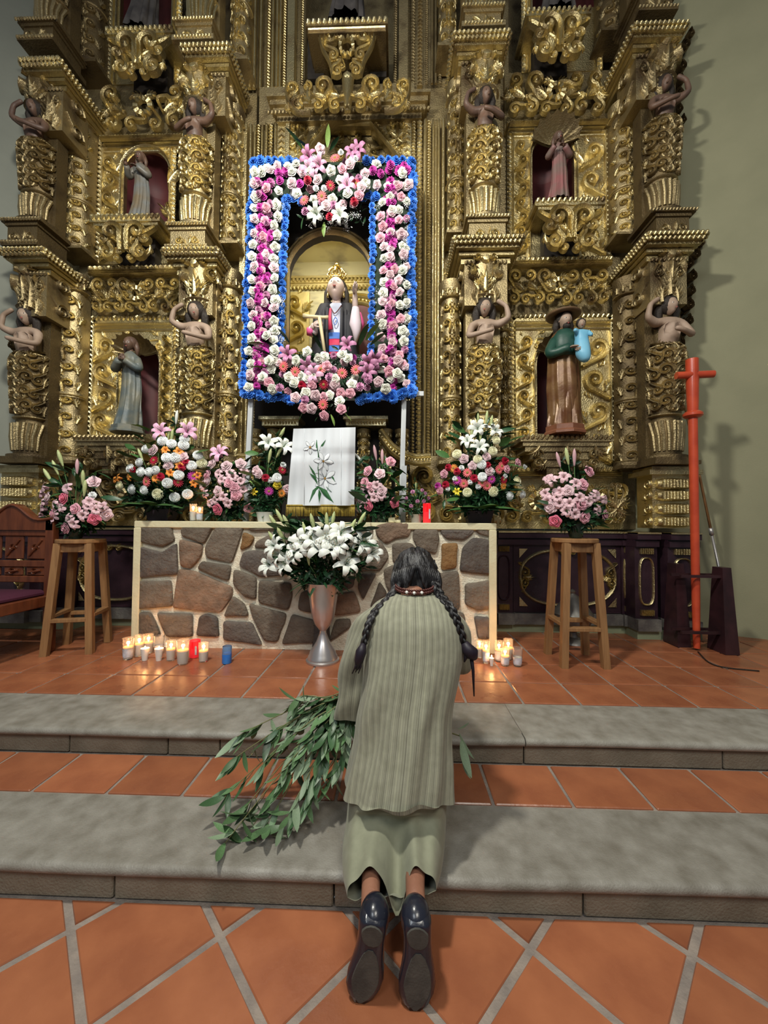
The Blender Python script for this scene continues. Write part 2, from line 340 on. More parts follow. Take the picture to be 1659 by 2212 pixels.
def spiral(cx, cz, r, a0, turns, d, n=None):
    n = n or max(8, int(turns*13)); return [(cx+r*(1-.82*(i/n)**.8)*math.cos(a0+d*2*PI*turns*i/n), cz+r*(1-.82*(i/n)**.8)*math.sin(a0+d*2*PI*turns*i/n)) for i in range(n+1)]
def boss(mb, x, z, r, mp=flat, h0=0, hh=None, mi=0, n=8):
    hh = hh or r*.9; v = [mp(x, z, h0+hh)]; f = []
    for j, (rr, e) in enumerate(((.6, .8), (1, 0))):
        for k in range(n): a = 2*PI*k/n; v.append(mp(x+r*rr*math.cos(a), z+r*rr*math.sin(a), h0+hh*e))
    f = [(0, 1+k, 1+(k+1) % n) for k in range(n)]+[(1+k, 1+n+k, 1+n+(k+1) % n, 1+(k+1) % n) for k in range(n)]
    mb.add(v, f, mi)
def volute(mb, cx, cz, r, a0, d, mp=flat, h=None, tail=None, turns=1.35, w=None, h0=0, mi=0):
    h = h or r*.42; w = w or r*.2; P = spiral(cx, cz, r, a0, turns, d)
    if tail is not None: P = [tuple(q) for q in bez([tail, ((tail[0]+P[0][0])/2+(P[0][0]-P[1][0])*2.2, (tail[1]+P[0][1])/2+(P[0][1]-P[1][1])*2.2), P[0]], 4)[:-1]]+P
    ridge(mb, P, lambda t: w*1.15*(.45+.75*min(1, t*3))*(1-.45*t), lambda t: h*(.5+.5*min(1, t*3)), mp, h0, mi, 1)
    boss(mb, cx, cz, r*.26, mp, h0, h*1.05, mi)
def acanth(mb, x, z, ang, L, mp=flat, h=None, curl=.5, h0=0, nl=3, mi=0, w=.11):
    h = h or L*.16; P = []; n = 6; a = ang; px, pz = x, z
    for i in range(n+1): P.append((px, pz)); a += curl/n*1.6; px += math.cos(a)*L/n; pz += math.sin(a)*L/n
    ridge(mb, P, lambda t: L*w*math.sin(PI*min(1, .25+t*.8)), lambda t: h*(1-.3*t), mp, h0, mi)
    for i in range(nl):
        b = P[1+i]; aa = math.atan2(P[2+i][1]-b[1], P[2+i][0]-b[0])
        for s in (-1, 1):
            l = L*(.42-.07*i); c1 = (b[0]+math.cos(aa+s*.9)*l*.55, b[1]+math.sin(aa+s*.9)*l*.55); c2 = (c1[0]+math.cos(aa+s*.35)*l*.45, c1[1]+math.sin(aa+s*.35)*l*.45)
            ridge(mb, [b, c1, c2], lambda t: L*w*.75*(1-.75*t), h*.75, mp, h0, mi)
def rope(mb, x0, z0, x1, z1, w, mp=flat, h=None, pitch=None, h0=0, mi=0, slant=.5):
    L = math.hypot(x1-x0, z1-z0); pitch = pitch or w*.95; n = max(2, int(L/pitch)); ux, uz = (x1-x0)/L, (z1-z0)/L; h = h or w*.55
    for i in range(n):
        t = (i+.5)/n*L; cx, cz = x0+ux*t, z0+uz*t; dx, dz = (-uz+ux*slant), (ux+uz*slant); k = w*.5/1.12
        ridge(mb, [(cx-dx*k, cz-dz*k), (cx, cz), (cx+dx*k, cz+dz*k)], lambda t, p=L/n: p*.46*(.6+.8*t*(1-t)*2), lambda t: h*(.45+2.2*t*(1-t)), mp, h0, mi)
def bar(mb, x0, z0, x1, z1, w, h, mp=flat, h0=0, mi=0, n=1):
    ridge(mb, [(lerp(x0, x1, i/n), lerp(z0, z1, i/n)) for i in range(n+1)], w/2, h, mp, h0, mi)
def rinceau(W, Hh, n, mp=flat, h0=0, s0=1, h=None):
    mb = MB(); c = Hh/n
    for i in range(n):
        s = s0 if i % 2 == 0 else -s0; z0 = i*c; r = min(W*.40, c*.40); cx = s*(W*.5-r)*.55; cz = z0+c*.52
        volute(mb, cx, cz, r, -PI/2, s, mp, h or r*.5, tail=(-s*W*.30, z0-.05*c), h0=h0, turns=1.4, w=r*.2)
        acanth(mb, -s*W*.34, z0+.15*c, PI/2+s*.25, c*.62, mp, curl=s*.5, h0=h0)
        acanth(mb, s*W*.30, z0-.02*c, PI/2-s*.6, c*.30, mp, curl=s*.8, h0=h0, nl=2)
        acanth(mb, -s*W*.1, z0+.93*c, PI/2+s*1.0, W*.36, mp, curl=-s*.8, h0=h0, nl=2)
    return mb
def mirror_add(mb, fn):
    for s in (-1, 1): fn(s)
def crest(W, Hh, rows=2, mp=flat, h0=0, hole=True):
    # openwork crest: mirrored C and S scrolls around a ring of petals
    mb = MB(); r = Hh*.165
    def side(s):
        n1 = max(2, int(W*.5/(r*1.75)))
        for i in range(n1):
            x = s*(W*.5)*((i+.62)/n1); rr = r*(1 if i % 2 else .85)
            volute(mb, x, rr*1.15, rr, (PI/2 if i % 2 else PI*.2), s*(1 if i % 2 else -1), mp, rr*.6, tail=(x-s*rr*1.6, Hh*.45), h0=h0, w=rr*.24)
        n2 = max(1, n1-1)
        for i in range(n2):
            x = s*(W*.44)*((i+.95)/n2); rr = r*(.95 if i % 2 else 1.1)
            volute(mb, x, Hh-rr*1.25, rr, (-PI/2 if i % 2 else PI*1.15), s*(1 if i % 2 == 0 else -1), mp, rr*.6, tail=(x-s*rr*1.5, Hh*.42), h0=h0, w=rr*.24)
            acanth(mb, x-s*rr*1.2, Hh*.4, PI/2-s*.2, Hh*.42, mp, curl=-s*.9, h0=h0+.01)
            acanth(mb, x+s*rr*.3, Hh*.5, -PI/2+s*.6, Hh*.30, mp, curl=s*.9, h0=h0+.01, nl=2)
        acanth(mb, s*.01*W, Hh*.72, PI/2-s*.5, Hh*.34, mp, curl=-s*1.2, h0=h0+.01)
        acanth(mb, s*W*.44, Hh*.42, -s*.4+(PI if s < 0 else 0)+(.8 if s > 0 else -.8), Hh*.4, mp, curl=s*1.1, h0=h0)
    side(-1); side(1)
    if hole:
        for k in range(9):
            a = 2*PI*k/9+PI/2; ridge(mb, [(math.cos(a)*Hh*.10, Hh*.52+math.sin(a)*Hh*.10), (math.cos(a)*Hh*.2, Hh*.52+math.sin(a)*Hh*.2)], lambda t: Hh*.05*(1+.4*t), Hh*.07, mp, h0+.015)
    return mb
def console_scroll(W, Hh, mp=flat, h0=0):
    mb = MB()
    for s in (-1, 1):
        R = min(W*.22, Hh*.24)
        volute(mb, s*W*.20, Hh-R*1.15, R, PI*.5+s*2.0, -s, mp, R*.55, tail=(s*W*.05, Hh*.45), h0=h0, w=R*.26, turns=1.25)
        volute(mb, s*W*.34, Hh*.56, R*.62, PI*.5, s, mp, R*.45, tail=(s*W*.42, Hh*.86), h0=h0, w=R*.2)
        volute(mb, s*W*.26, Hh*.24, R*.72, PI*.5+s*.4, s, mp, R*.5, tail=(s*W*.06, Hh*.5), h0=h0, w=R*.22, turns=1.4)
        volute(mb, s*W*.10, Hh*.12, R*.36, PI*.5, -s, mp, R*.4, h0=h0, w=R*.16)
        acanth(mb, s*.02*W, Hh*.42, PI/2-s*.35, Hh*.36, mp, curl=-s*.7, h0=h0+.01)
        acanth(mb, s*.03*W, Hh*.40, -PI/2+s*.5, Hh*.34, mp, curl=s*.7, h0=h0+.01)
        acanth(mb, s*W*.40, Hh*.42, -PI/2+s*.1, Hh*.3, mp, curl=-s*.5, h0=h0, nl=2)
    return mb
AP = empty('altarpiece', (-.5, 4.0, P_), 'tall gilded baroque altarpiece of carved columns, scrolls and niches', 'altarpiece')
AO = np.array([-.5, 4.0, P_])
def ap(mb, name, m, X=0, Y=0, Z=0, smooth=40, parent=None):
    """part of the altarpiece, shape given about world point X, Y, Z"""
    o = mb.build(name, m, parent or AP, smooth); o.location = (X-AO[0], Y-AO[1], Z-AO[2]); return o
def api(me, name, X, Y, Z, sc=1, parent=None, rz=0):
    return inst(name, me, parent or AP, (X-AO[0], Y-AO[1], Z-AO[2]), (0, 0, rz), sc)
YB = 3.95      # face of the back boards
# ---- side niche bays
def arch_panel(x0, x1, z0, z1, a0, a1, b0, spr, y, th, depth, na=14):
    """board with an arched opening, its reveal and the curved niche behind it"""
    mb = MB(); r = (a1-a0)/2; cx = (a0+a1)/2
    inner = [(a0, b0)]+[(cx-r*math.cos(PI*i/na), spr+r*math.sin(PI*i/na)) for i in range(na+1)]+[(a1, b0)]
    outer = [(x0, b0)]+[None]*(na+1)+[(x1, b0)]
    for i in range(na+1):
        t = i/na
        outer[i+1] = (x0, lerp(spr, z1, t*4)) if t < .25 else ((x1, lerp(z1, spr, (t-.75)*4)) if t > .75 else (lerp(x0, x1, (t-.25)*2), z1))
    n = len(inner); v = [(x, y, z) for x, z in outer]+[(x, y, z) for x, z in inner]+[(x, y+th, z) for x, z in inner]
    f = [(i, i+1, n+i+1, n+i) for i in range(n-1)]+[(n+i, n+i+1, 2*n+i+1, 2*n+i) for i in range(n-1)]
    mb.add(v, f, 0)
    if b0 > z0: mb.box(((x0+x1)/2, y+.01, (z0+b0)/2), (x1-x0, .02, b0-z0), 0)
    # niche shell: half cylinder with a half dome
    sh = MB(); v = []; m_ = 12
    for i in range(m_+1):
        a = PI*i/m_; v += [(cx-r*math.cos(a), y+th+depth*math.sin(a), b0), (cx-r*math.cos(a), y+th+depth*math.sin(a), spr)]
    f = [(2*i, 2*i+1, 2*i+3, 2*i+2) for i in range(m_)]; sh.add(v, f, 0)
    v = []
    for j in range(7):
        e = PI/2*j/6
        for i in range(m_+1): a = PI*i/m_; v.append((cx-r*math.cos(a)*math.cos(e), y+th+depth*math.sin(a)*math.cos(e), spr+r*math.sin(e)))
    sh.add(v, [(j*(m_+1)+i, j*(m_+1)+i+1, (j+1)*(m_+1)+i+1, (j+1)*(m_+1)+i) for j in range(6) for i in range(m_)], 0)
    return mb, sh
def shell_hood(r):
    mb = MB(); v = []; n = 27; mm = 6
    for j in range(mm+1):
        t = j/mm
        for i in range(n+1):
            a = PI*i/n; flu = 1+.06*math.cos(i*PI*2/3)*t; rr = r*(.12+.9*t)*flu
            v.append((rr*math.cos(a), -.20*t**1.5*(.35+.65*math.sin(a))-.02*math.cos(i*2*PI/3)*t, rr*math.sin(a)*.62))
    k = len(v); v += [(x, y+.03, z) for x, y, z in v]
    f = [(j*(n+1)+i, j*(n+1)+i+1, (j+1)*(n+1)+i+1, (j+1)*(n+1)+i) for j in range(mm) for i in range(n)]; f += [tuple(k+q for q in r_)[::-1] for r_ in f]
    return mb.add(v, f)
def bay(px0, px1, pyt, pyb, nx0, nx1, npt, npb, hood=True, carved=True):
    xa, xb = X_(px0, YB, 800 if pyt > 500 else 380), X_(px1, YB, 800 if pyt > 500 else 380); zt, zb = Z_(pyt, YB), Z_(pyb, YB)
    c0, c1 = X_(nx0, YB, (npt+npb)/2), X_(nx1, YB, (npt+npb)/2); r = (c1-c0)/2; nt, nb = Z_(npt, YB), Z_(npb, YB)
    mb, sh = arch_panel(xa, xb, zb, zt, c0, c1, nb, nt-r, YB, .05, .30)
    o = ap(mb, 'niche_panel', M['gold'], smooth=30); ap(sh, 'niche_lining', M['niche_red'])
    k = MB(); sw = .035                      # raised frame with rope edges
    for x in (xa+.02, xb-.02): rope(k, x, zb, x, zt, .045, slant=.8, pitch=.05)
    rope(k, xa, zt+.02, xb, zt+.02, .05, slant=.6)
    for x in (xa+.055, xb-.055, c0-.03, c1+.03): bar(k, x, zb, x, (zt-.06 if x in (xa+.055, xb-.055) else nt-r), .022, .03)
    for i in range(3): bar(k, xa+.05, zt-.05-.035*i, xb-.05, zt-.05-.035*i, .025, .03-.006*i)
    n = 16; ridge(k, [((c0+c1)/2-(r+.03)*math.cos(PI*i/n), nt-r+(r+.03)*math.sin(PI*i/n)) for i in range(n+1)], .016, .04)
    ap(k, 'panel_moulding', M['gold_bright'], 0, YB-.003, 0)
    if carved:
        for (u0, u1, s) in ((xa+.07, c0-.05, 1), (c1+.05, xb-.07, -1)):
            W_ = u1-u0; L = zt-zb-.2; n = max(3, round(L/(W_*1.15)))
            ap(rinceau(W_, L, n, s0=s, h=.05), 'carved_strip', M['gold_bright'], (u0+u1)/2, YB-.003, zb+.03)
        kk = MB()
        for s in (-1, 1):
            volute(kk, s*r*1.02, nt-zb-.02, r*.2, PI/2, s, tail=(s*r*.5, nt-zb+.05)); acanth(kk, s*r*.9, nt-zb+.1, PI/2+s*.6, r*.5, curl=s*.5)
        ap(kk, 'spandrel_carving', M['gold_bright'], (c0+c1)/2, YB-.003, zb)
    if hood: ap(shell_hood(r*1.12), 'shell_hood', M['gold_dark'], (c0+c1)/2, YB-.01, nt-r*.55)
    return (c0+c1)/2, nb, nt, r
B1 = bay(192, 385, 685, 1000, 262, 342, 742, 937)
B2 = bay(1100, 1330, 690, 1000, 1160, 1245, 745, 937)
B3 = bay(212, 380, 292, 562, 268, 365, 312, 470, False)
B4 = bay(1096, 1318, 280, 562, 1150, 1240, 300, 455)
B5 = bay(225, 385, -260, 165, 262, 372, -180, 42, False, False)
B6 = bay(1128, 1300, -260, 165, 1150, 1290, -180, 30, False, False)
# ---- back boards filling between (gilded, lightly figured)
def board(px0, px1, py0, py1, y=YB+.02, m='gold_dark', th=.06, name='back_board', pm=None):
    pm = pm or (py0+py1)/2; a, b = X_(px0, y, pm), X_(px1, y, pm); z0, z1 = Z_(py1, y), Z_(py0, y)
    return ap(MB().box((0, 0, 0), (b-a, th, z1-z0)), name, M[m], (a+b)/2, y+th/2, (z0+z1)/2, False)
board(40, 268, -420, 1140, 4.30, pm=700); board(340, 560, -420, 1140, 4.30, pm=700); board(560, 640, -420, 430, 4.30, pm=700)
board(890, 1158, -420, 1140, 4.32, pm=700); board(1244, 1490, -420, 1140, 4.30, pm=700); board(262, 350, -420, 1140, 4.34, pm=700); board(1150, 1250, -420, 1140, 4.34, pm=700)
board(20, 192, -420, 1140, 4.0, pm=800); board(385, 545, -420, 1140, 4.0, pm=800); board(885, 1100, -420, 1140, 4.0, pm=800); board(1330, 1470, -420, 1140, 4.0, pm=800)
for a, b, c in ((170, 420, 1), (1090, 1340, 1)): board(a, b, 562, 686, YB+.01, 'gold_dark', pm=620); board(a, b, 165, 292, YB+.01, 'gold_dark', pm=230)
board(180, 400, 1000, 1140, YB, 'gold_dark', pm=1000); board(1090, 1345, 1000, 1140, YB, 'gold', pm=1000)
# ---- openwork crests above the niches, scrolled consoles below the statues
def place_carv(fn, px0, px1, py0, py1, y, m, name, back=None, **k):
    a, b = X_(px0, y, (py0+py1)/2), X_(px1, y, (py0+py1)/2); z0, z1 = Z_(py1, y), Z_(py0, y)
    return ap(fn(b-a, z1-z0, **k), name, M[m], (a+b)/2, y, z0)
for q in ((205, 392, 592, 672), (1098, 1312, 585, 665), (232, 396, 172, 276), (1098, 1300, 168, 265)):
    place_carv(crest, *q, 3.86, 'gold', 'openwork_crest')
for q in ((205, 340, 470, 562), (1163, 1298, 452, 556), (238, 368, 58, 160), (1143, 1268, 48, 150)):
    y = 3.66; place_carv(console_scroll, *q, y, 'gold', 'scroll_console')
    a, b = X_(q[0]-8, y, q[2]), X_(q[1]+8, y, q[2]); z = Z_(q[2], y); k = MB()
    k.box((0, .16, .02), (b-a, .36, .05)); k.box((0, .16, -.02), (b-a-.06, .33, .03)); 
    rope(k, -(b-a)/2, .045, (b-a)/2, .045, .05, lambda u, v, h: (u, -.02-h, v))
    z2 = Z_(q[3], y); k.box((0, .26, (z2-z)*.40), ((b-a)*.52, .16, (z-z2)*.8), 1)  # near-black box painted as the shaded hollow behind the scrolls
    ap(k, 'console_shelf', [M['gold'], M['recess']], (a+b)/2, y, z)
for q in ((158, 312, 944, 1000), (1125, 1325, 944, 1000)):     # ledges under the lower statues, tapering console below
    y = 3.62; a, b = X_(q[0], y, 940), X_(q[1], y, 940); z = Z_(q[2], y); k = MB(); w_ = b-a
    for i, (f_, hz) in enumerate(((1, .04), (.94, .04), (.88, .05), (.74, .07), (.55, .07), (.36, .07))):
        zz = -sum(x for _, x in ((1, .04), (.94, .04), (.88, .05), (.74, .07), (.55, .07), (.36, .07))[:i])-hz/2
        k.box((0, .18-.0*i, zz), (w_*f_, .36*(1-.1*i), hz))
    rope(k, -w_/2, .0, w_/2, .0, .045, lambda u, v, h: (u, -h, v))
    for s in (-1, 0, 1):
        for j in range(2):
            acanth(k, s*w_*(.3-.1*j), -.09-.12*j, -PI/2+s*.3, .16, lambda u, v, h: (u, -h-.0+.03*j*2, v), curl=s*.8)
            volute(k, s*w_*.3+(.09 if s == 0 else 0), -.16-.08*j, .05, 0, 1, lambda u, v, h: (u, -h+.03, v))
    ap(k, 'statue_ledge', M['gold_dark'], (a+b)/2, y, z)
# ---- columns
RC = .155
def caryatid_body(hh, seed=0):
    """estipite column shaft: leaf cup, scroll pairs, keyholes, upper leafy capital; open place for the half figure"""
    mb = MB(); prof = [(0, .17), (.03, .17), (.035, .12), (.05, .125), (.17, .13), (.20, .105), (.23, .12), (.50, .15), (.53, .13), (.56, .08), (.76, .08), (.78, .14), (.80, .10), (.90, .13), (.97, .12), (1, .12)]
    R = lambda v: float(np.interp(v/hh, [p[0] for p in prof], [p[1] for p in prof]))
    n = 14
    v = []; rr = [p for p in prof]
    for t, r in rr:
        for k in range(n): a = PI*(-.62+1.24*k/(n-1)); v.append((r*math.sin(a)*.98, -r*math.cos(a)*.98, t*hh))
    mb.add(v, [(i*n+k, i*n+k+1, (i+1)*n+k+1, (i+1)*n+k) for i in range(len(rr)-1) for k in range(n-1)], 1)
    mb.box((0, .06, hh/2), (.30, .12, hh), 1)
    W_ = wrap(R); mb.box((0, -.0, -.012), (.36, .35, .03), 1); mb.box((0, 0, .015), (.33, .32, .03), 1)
    for k in range(-4, 5): ridge(mb, [(k*.034, .05*hh), (k*.036, .12*hh), (k*.04, .185*hh)], lambda t: .014+.004*t, lambda t: .012+.02*t, W_)
    for z, s in ((.245, .9), (.315, .8), (.385, 1), (.455, .85), (.515, .7)):
        for sd in (-1, 1):
            volute(mb, sd*.062*s, z*hh+.05, .048*s, PI/2+sd*1.2, -sd, W_, .03, tail=(sd*.015, z*hh-.03), w=.012)
            volute(mb, sd*.135*s, z*hh+.02, .045*s, PI/2, sd, W_, .03, tail=(sd*.15, z*hh+.11), w=.011)
            acanth(mb, sd*.03, z*hh-.02, PI/2-sd*.9, .10, W_, curl=sd*.9)
            acanth(mb, sd*.17, z*hh-.03, PI/2, .12, W_, curl=-sd*.4)
        boss(mb, 0, z*hh+.005, .022, W_, .01)
        acanth(mb, 0, z*hh+.06, PI/2, .08, W_, curl=0)
    for z in (.215, .335, .535): ridge(mb, [(-.2+.4*i/10, z*hh) for i in range(11)], .011, .022, W_)
    for sd in (-1, 1):
        volute(mb, sd*.14, .90*hh, .065, PI/2, sd, W_, .05, tail=(sd*.05, .83*hh), w=.016); acanth(mb, sd*.05, .80*hh, PI/2-sd*.25, .17, W_, curl=-sd*.4)
        acanth(mb, sd*.12, .79*hh, PI/2-sd*.5, .12, W_, curl=-sd*.8); volute(mb, sd*.06, .96*hh, .035, PI/2, -sd, W_, .04)
    acanth(mb, 0, .79*hh, PI/2, .22, W_, curl=0); boss(mb, 0, .95*hh, .04, W_)
    for k in range(-4, 5): ridge(mb, [(k*.03, .765*hh), (k*.034, .80*hh)], .013, .025, W_)
    return mb
def pilaster(hh, seed=0):
    R = .105; W_ = wrap(R); n = 12; mb = MB(); v = []
    prof = [(0, .14), (.02, .14), (.03, .115), (.33, R), (.335, .125), (.36, .125), (.365, R), (.90, R), (.905, .13), (.92, .10), (.97, .13), (1, .135)]
    for t, r in prof:
        for k in range(n): a = PI*(-.58+1.16*k/(n-1)); v.append((r*math.sin(a), -r*math.cos(a), t*hh))
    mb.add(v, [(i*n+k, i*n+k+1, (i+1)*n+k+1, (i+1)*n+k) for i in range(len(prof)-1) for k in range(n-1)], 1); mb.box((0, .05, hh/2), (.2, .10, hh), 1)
    m_ = max(4, int(hh*.88/.155)); c = hh*.88/m_
    for i in range(m_):
        z = i*c+.02
        if abs(z/hh-.35) < .04 and False: continue
        for s in (-1, 1):
            volute(mb, s*.055, z+c*.5, .042, PI/2+s*(1 if i % 2 else 2.2), s*(1 if i % 2 else -1), W_, .026, tail=(s*.012, z), w=.010)
            acanth(mb, s*.12, z+.02, PI/2-s*.1, c*.8, W_, curl=s*(.6 if i % 2 else -.6))
            acanth(mb, s*.01, z+.01, PI/2-s*.5, c*.55, W_, curl=s*.7, nl=2)
        boss(mb, 0, z+c*.85, .015, W_)
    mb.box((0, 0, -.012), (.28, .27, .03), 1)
    for z in (.345, .91, .025): ridge(mb, [(-.19+.38*i/10, z*hh) for i in range(11)], .012, .03, W_)
    for k in range(-3, 4): acanth(mb, k*.05, .925*hh, PI/2, .07*hh, W_, curl=0, nl=2)
    return mb
CH = 1.72
body_me = caryatid_body(CH).mesh('caryatid_column', [M['gold'], M['gold_dark']], 40); body_d = body_me.copy(); body_d.materials[0] = M['gold_dark']; body_d.materials[1] = M['gold_deep']  # _d copies: light fall-off at the sides put into darker materials
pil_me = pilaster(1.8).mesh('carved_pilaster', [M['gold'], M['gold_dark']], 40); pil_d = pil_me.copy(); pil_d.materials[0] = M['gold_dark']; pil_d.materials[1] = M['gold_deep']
CARY = []
def zpair(pyb, pyt, y): return Z_(pyb, y), Z_(pyt, y)
YC, YO = 3.62, 3.56
for (px, pm, pyb, pyt, y, dk) in ((430, 800, 992, 560, YC, 0), (1043, 800, 992, 560, YC, 0), (72, 800, 1000, 570, YO, 1), (1432, 800, 1000, 555, YO, 1),
        (428, 380, 505, 148, YC, 0), (1044, 380, 500, 140, YC, 0), (88, 380, 490, 150, YO, 1), (1424, 380, 495, 122, YO, 1),
        (440, 40, 78, -300, YC, 0), (1035, 40, 70, -300, YC, 0), (118, 40, 68, -260, YO, 1), (1392, 40, 50, -260, YO, 1)):
    z0, z1 = zpair(pyb, pyt, y); X = X_(px, y, pm)
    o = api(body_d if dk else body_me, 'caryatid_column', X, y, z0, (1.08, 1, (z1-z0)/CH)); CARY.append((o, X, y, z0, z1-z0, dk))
    if pyb < 600:
        k = MB(); zc_ = (-.26 if pyb > 300 else -.22); wk = .86 if dk else 1
        for (a_, b_, w_) in ((0, -.03, .40), (-.03, -.06, .36), (-.06, zc_+.05, .33), (zc_+.05, zc_, .40)): k.box((0, -.0, (a_+b_)/2), (w_*wk, w_*.98, a_-b_), 1)
        rope(k, -.2, -.015, .2, -.015, .03, lambda u, v, h: (u, -.196-h, v)); rope(k, -.18, zc_+.03, .18, zc_+.03, .03, lambda u, v, h: (u, -.196-h, v))
        for s_ in (-1, 1): volute(k, s_*.08, (zc_-.03)/2-.02, .042, PI/2, s_, lambda u, v, h: (u, -.165-h, v)); acanth(k, s_*.02, zc_+.07, PI/2-s_*.5, .09, lambda u, v, h: (u, -.165-h, v))
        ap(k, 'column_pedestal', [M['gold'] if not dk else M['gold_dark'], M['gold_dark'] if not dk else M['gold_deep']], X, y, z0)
for (px, pm, pyb, pyt, y, dk, sx) in ((150, 800, 1000, 590, 3.8, 0, 1.25), (495, 800, 1000, 590, 3.8, 0, .9), (973, 800, 1000, 620, 3.8, 0, .9), (1366, 800, 1008, 615, 3.8, 1, 1.3),
        (172, 380, 540, 235, 3.84, 0, 1.1), (503, 380, 535, 235, 3.84, 0, .85), (985, 380, 520, 200, 3.84, 0, .8), (1348, 380, 530, 250, 3.84, 0, 1.1),
        (200, 60, 140, -220, 3.84, 1, 1.1), (522, 60, 145, -220, 3.84, 0, .85), (966, 60, 130, -220, 3.84, 0, .8), (1318, 60, 110, -220, 3.84, 1, 1.1), (1085, 800, 1000, 700, 3.9, 0, .55), (400, 800, 1000, 760, 3.9, 0, .55)):
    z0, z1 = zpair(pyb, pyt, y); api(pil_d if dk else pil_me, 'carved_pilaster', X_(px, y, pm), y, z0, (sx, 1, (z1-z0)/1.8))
# ---- broken cornice blocks and entablature blocks over each column
def cornice(w_, d, hh=.12, m=0):
    mb = MB(); n = 6; L = [(0, 1, .02), (.02, .97, .03), (.05, .90, .03), (.085, .80, .03), (.12, .72, .05)]
    for z, s, t in L: mb.box((0, d/2+(1-s)*.3, -z-t/2), (w_*s, d-(1-s)*.4, t))
    for s, z in ((1, -.018), (.95, -.045)):
        rope(mb, -w_/2*s, z, w_/2*s, z, .04, lambda u, v, h: (u, -h+(1-s)*.4, v))
        for sd in (-1, 1): rope(mb, .0, z, d*.95, z, .04, lambda u, v, h: (sd*(w_/2*s+h), u, v))
    return mb
for (a, b, py, y, d) in ((-4, 95, 520, 3.32, .62), (1400, 1532, 508, 3.32, .66), (348, 470, 526, 3.42, .55), (980, 1134, 510, 3.40, .55),
                   (40, 130, 98, 3.35, .6), (1370, 1490, 64, 3.35, .62), (388, 496, 78, 3.42, .5), (978, 1104, 70, 3.42, .5)):
    X0, X1 = X_(a, y, py), X_(b, y, py); z = Z_(py, y)
    ap(cornice(X1-X0, d), 'cornice_block', M['gold'] , (X0+X1)/2, y, z)
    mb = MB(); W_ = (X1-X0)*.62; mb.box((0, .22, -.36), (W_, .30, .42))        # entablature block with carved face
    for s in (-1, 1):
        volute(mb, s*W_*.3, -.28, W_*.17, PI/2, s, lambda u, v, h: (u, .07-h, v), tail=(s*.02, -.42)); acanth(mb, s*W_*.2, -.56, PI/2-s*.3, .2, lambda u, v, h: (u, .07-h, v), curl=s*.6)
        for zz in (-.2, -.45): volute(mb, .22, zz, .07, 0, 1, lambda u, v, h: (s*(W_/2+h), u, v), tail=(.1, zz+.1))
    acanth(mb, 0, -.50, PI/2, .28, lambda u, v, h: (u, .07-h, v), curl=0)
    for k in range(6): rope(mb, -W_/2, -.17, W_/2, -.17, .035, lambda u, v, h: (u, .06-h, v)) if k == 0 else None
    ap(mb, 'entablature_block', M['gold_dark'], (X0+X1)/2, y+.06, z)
# outward volute brackets at both ends of the tiers
def ear(sz):
    mb = MB()
    for t in (0, .05):
        mp = lambda u, v, h, t=t: (u, t-h, v)
        for i, (x, z, r) in enumerate(((.06, .05, .07), (.16, .2, .08), (.24, .38, .06), (.10, -.15, .08), (.08, -.38, .07), (.05, -.6, .08), (.04, -.85, .07))):
            volute(mb, x*sz, z*sz, r*sz, PI/2, 1, mp, .03, tail=(x*sz-.05, z*sz-.12)); acanth(mb, (x-.02)*sz, z*sz-.02, .5, .17*sz, mp, curl=.9)
    return mb.mesh('end_bracket', M['gold_dark'], 40)
em = ear(1); em.materials[0] = M['gold_deep']
for (px, py, s, k) in ((1478, 150, 1, .62), (1462, 330, 1, .6), (1462, 780, 1, .7), (1500, 590, 1, .62), (70, 170, -1, .6), (52, 590, -1, .7), (44, 800, -1, .7), (70, 340, -1, .6)):
    api(em, 'end_bracket', X_(px, 3.75, py)-s*.1, 3.75, Z_(py, 3.75), (s*k, 1.6, k))
# ---- entablature bands between tiers (behind the blocks)
for (a, b, py0, py1, y) in ((190, 392, 566, 590, 3.84), (1096, 1325, 560, 583, 3.84), (215, 400, 277, 292, 3.86), (1096, 1316, 268, 281, 3.86), (150, 400, 1000, 1020, 3.84), (1090, 1345, 1008, 1030, 3.84)):
    X0, X1 = X_(a, y, py0), X_(b, y, py0); z1, z0 = Z_(py0, y), Z_(py1, y); mb = MB(); hh = z1-z0
    for i in range(3): mb.box((0, .07+.015*i, -hh*(i+.5)/3), (X1-X0-.04*i, .14-.03*i, hh/3))
    rope(mb, -(X1-X0)/2, -hh*.2, (X1-X0)/2, -hh*.2, hh*.45)
    for f_ in (.45, .62, .8): bar(mb, -(X1-X0)/2+.02, -hh*f_, (X1-X0)/2-.02, -hh*f_, hh*.15, .03)
    ap(mb, 'entablature_band', M['gold'], (X0+X1)/2, y, z1)
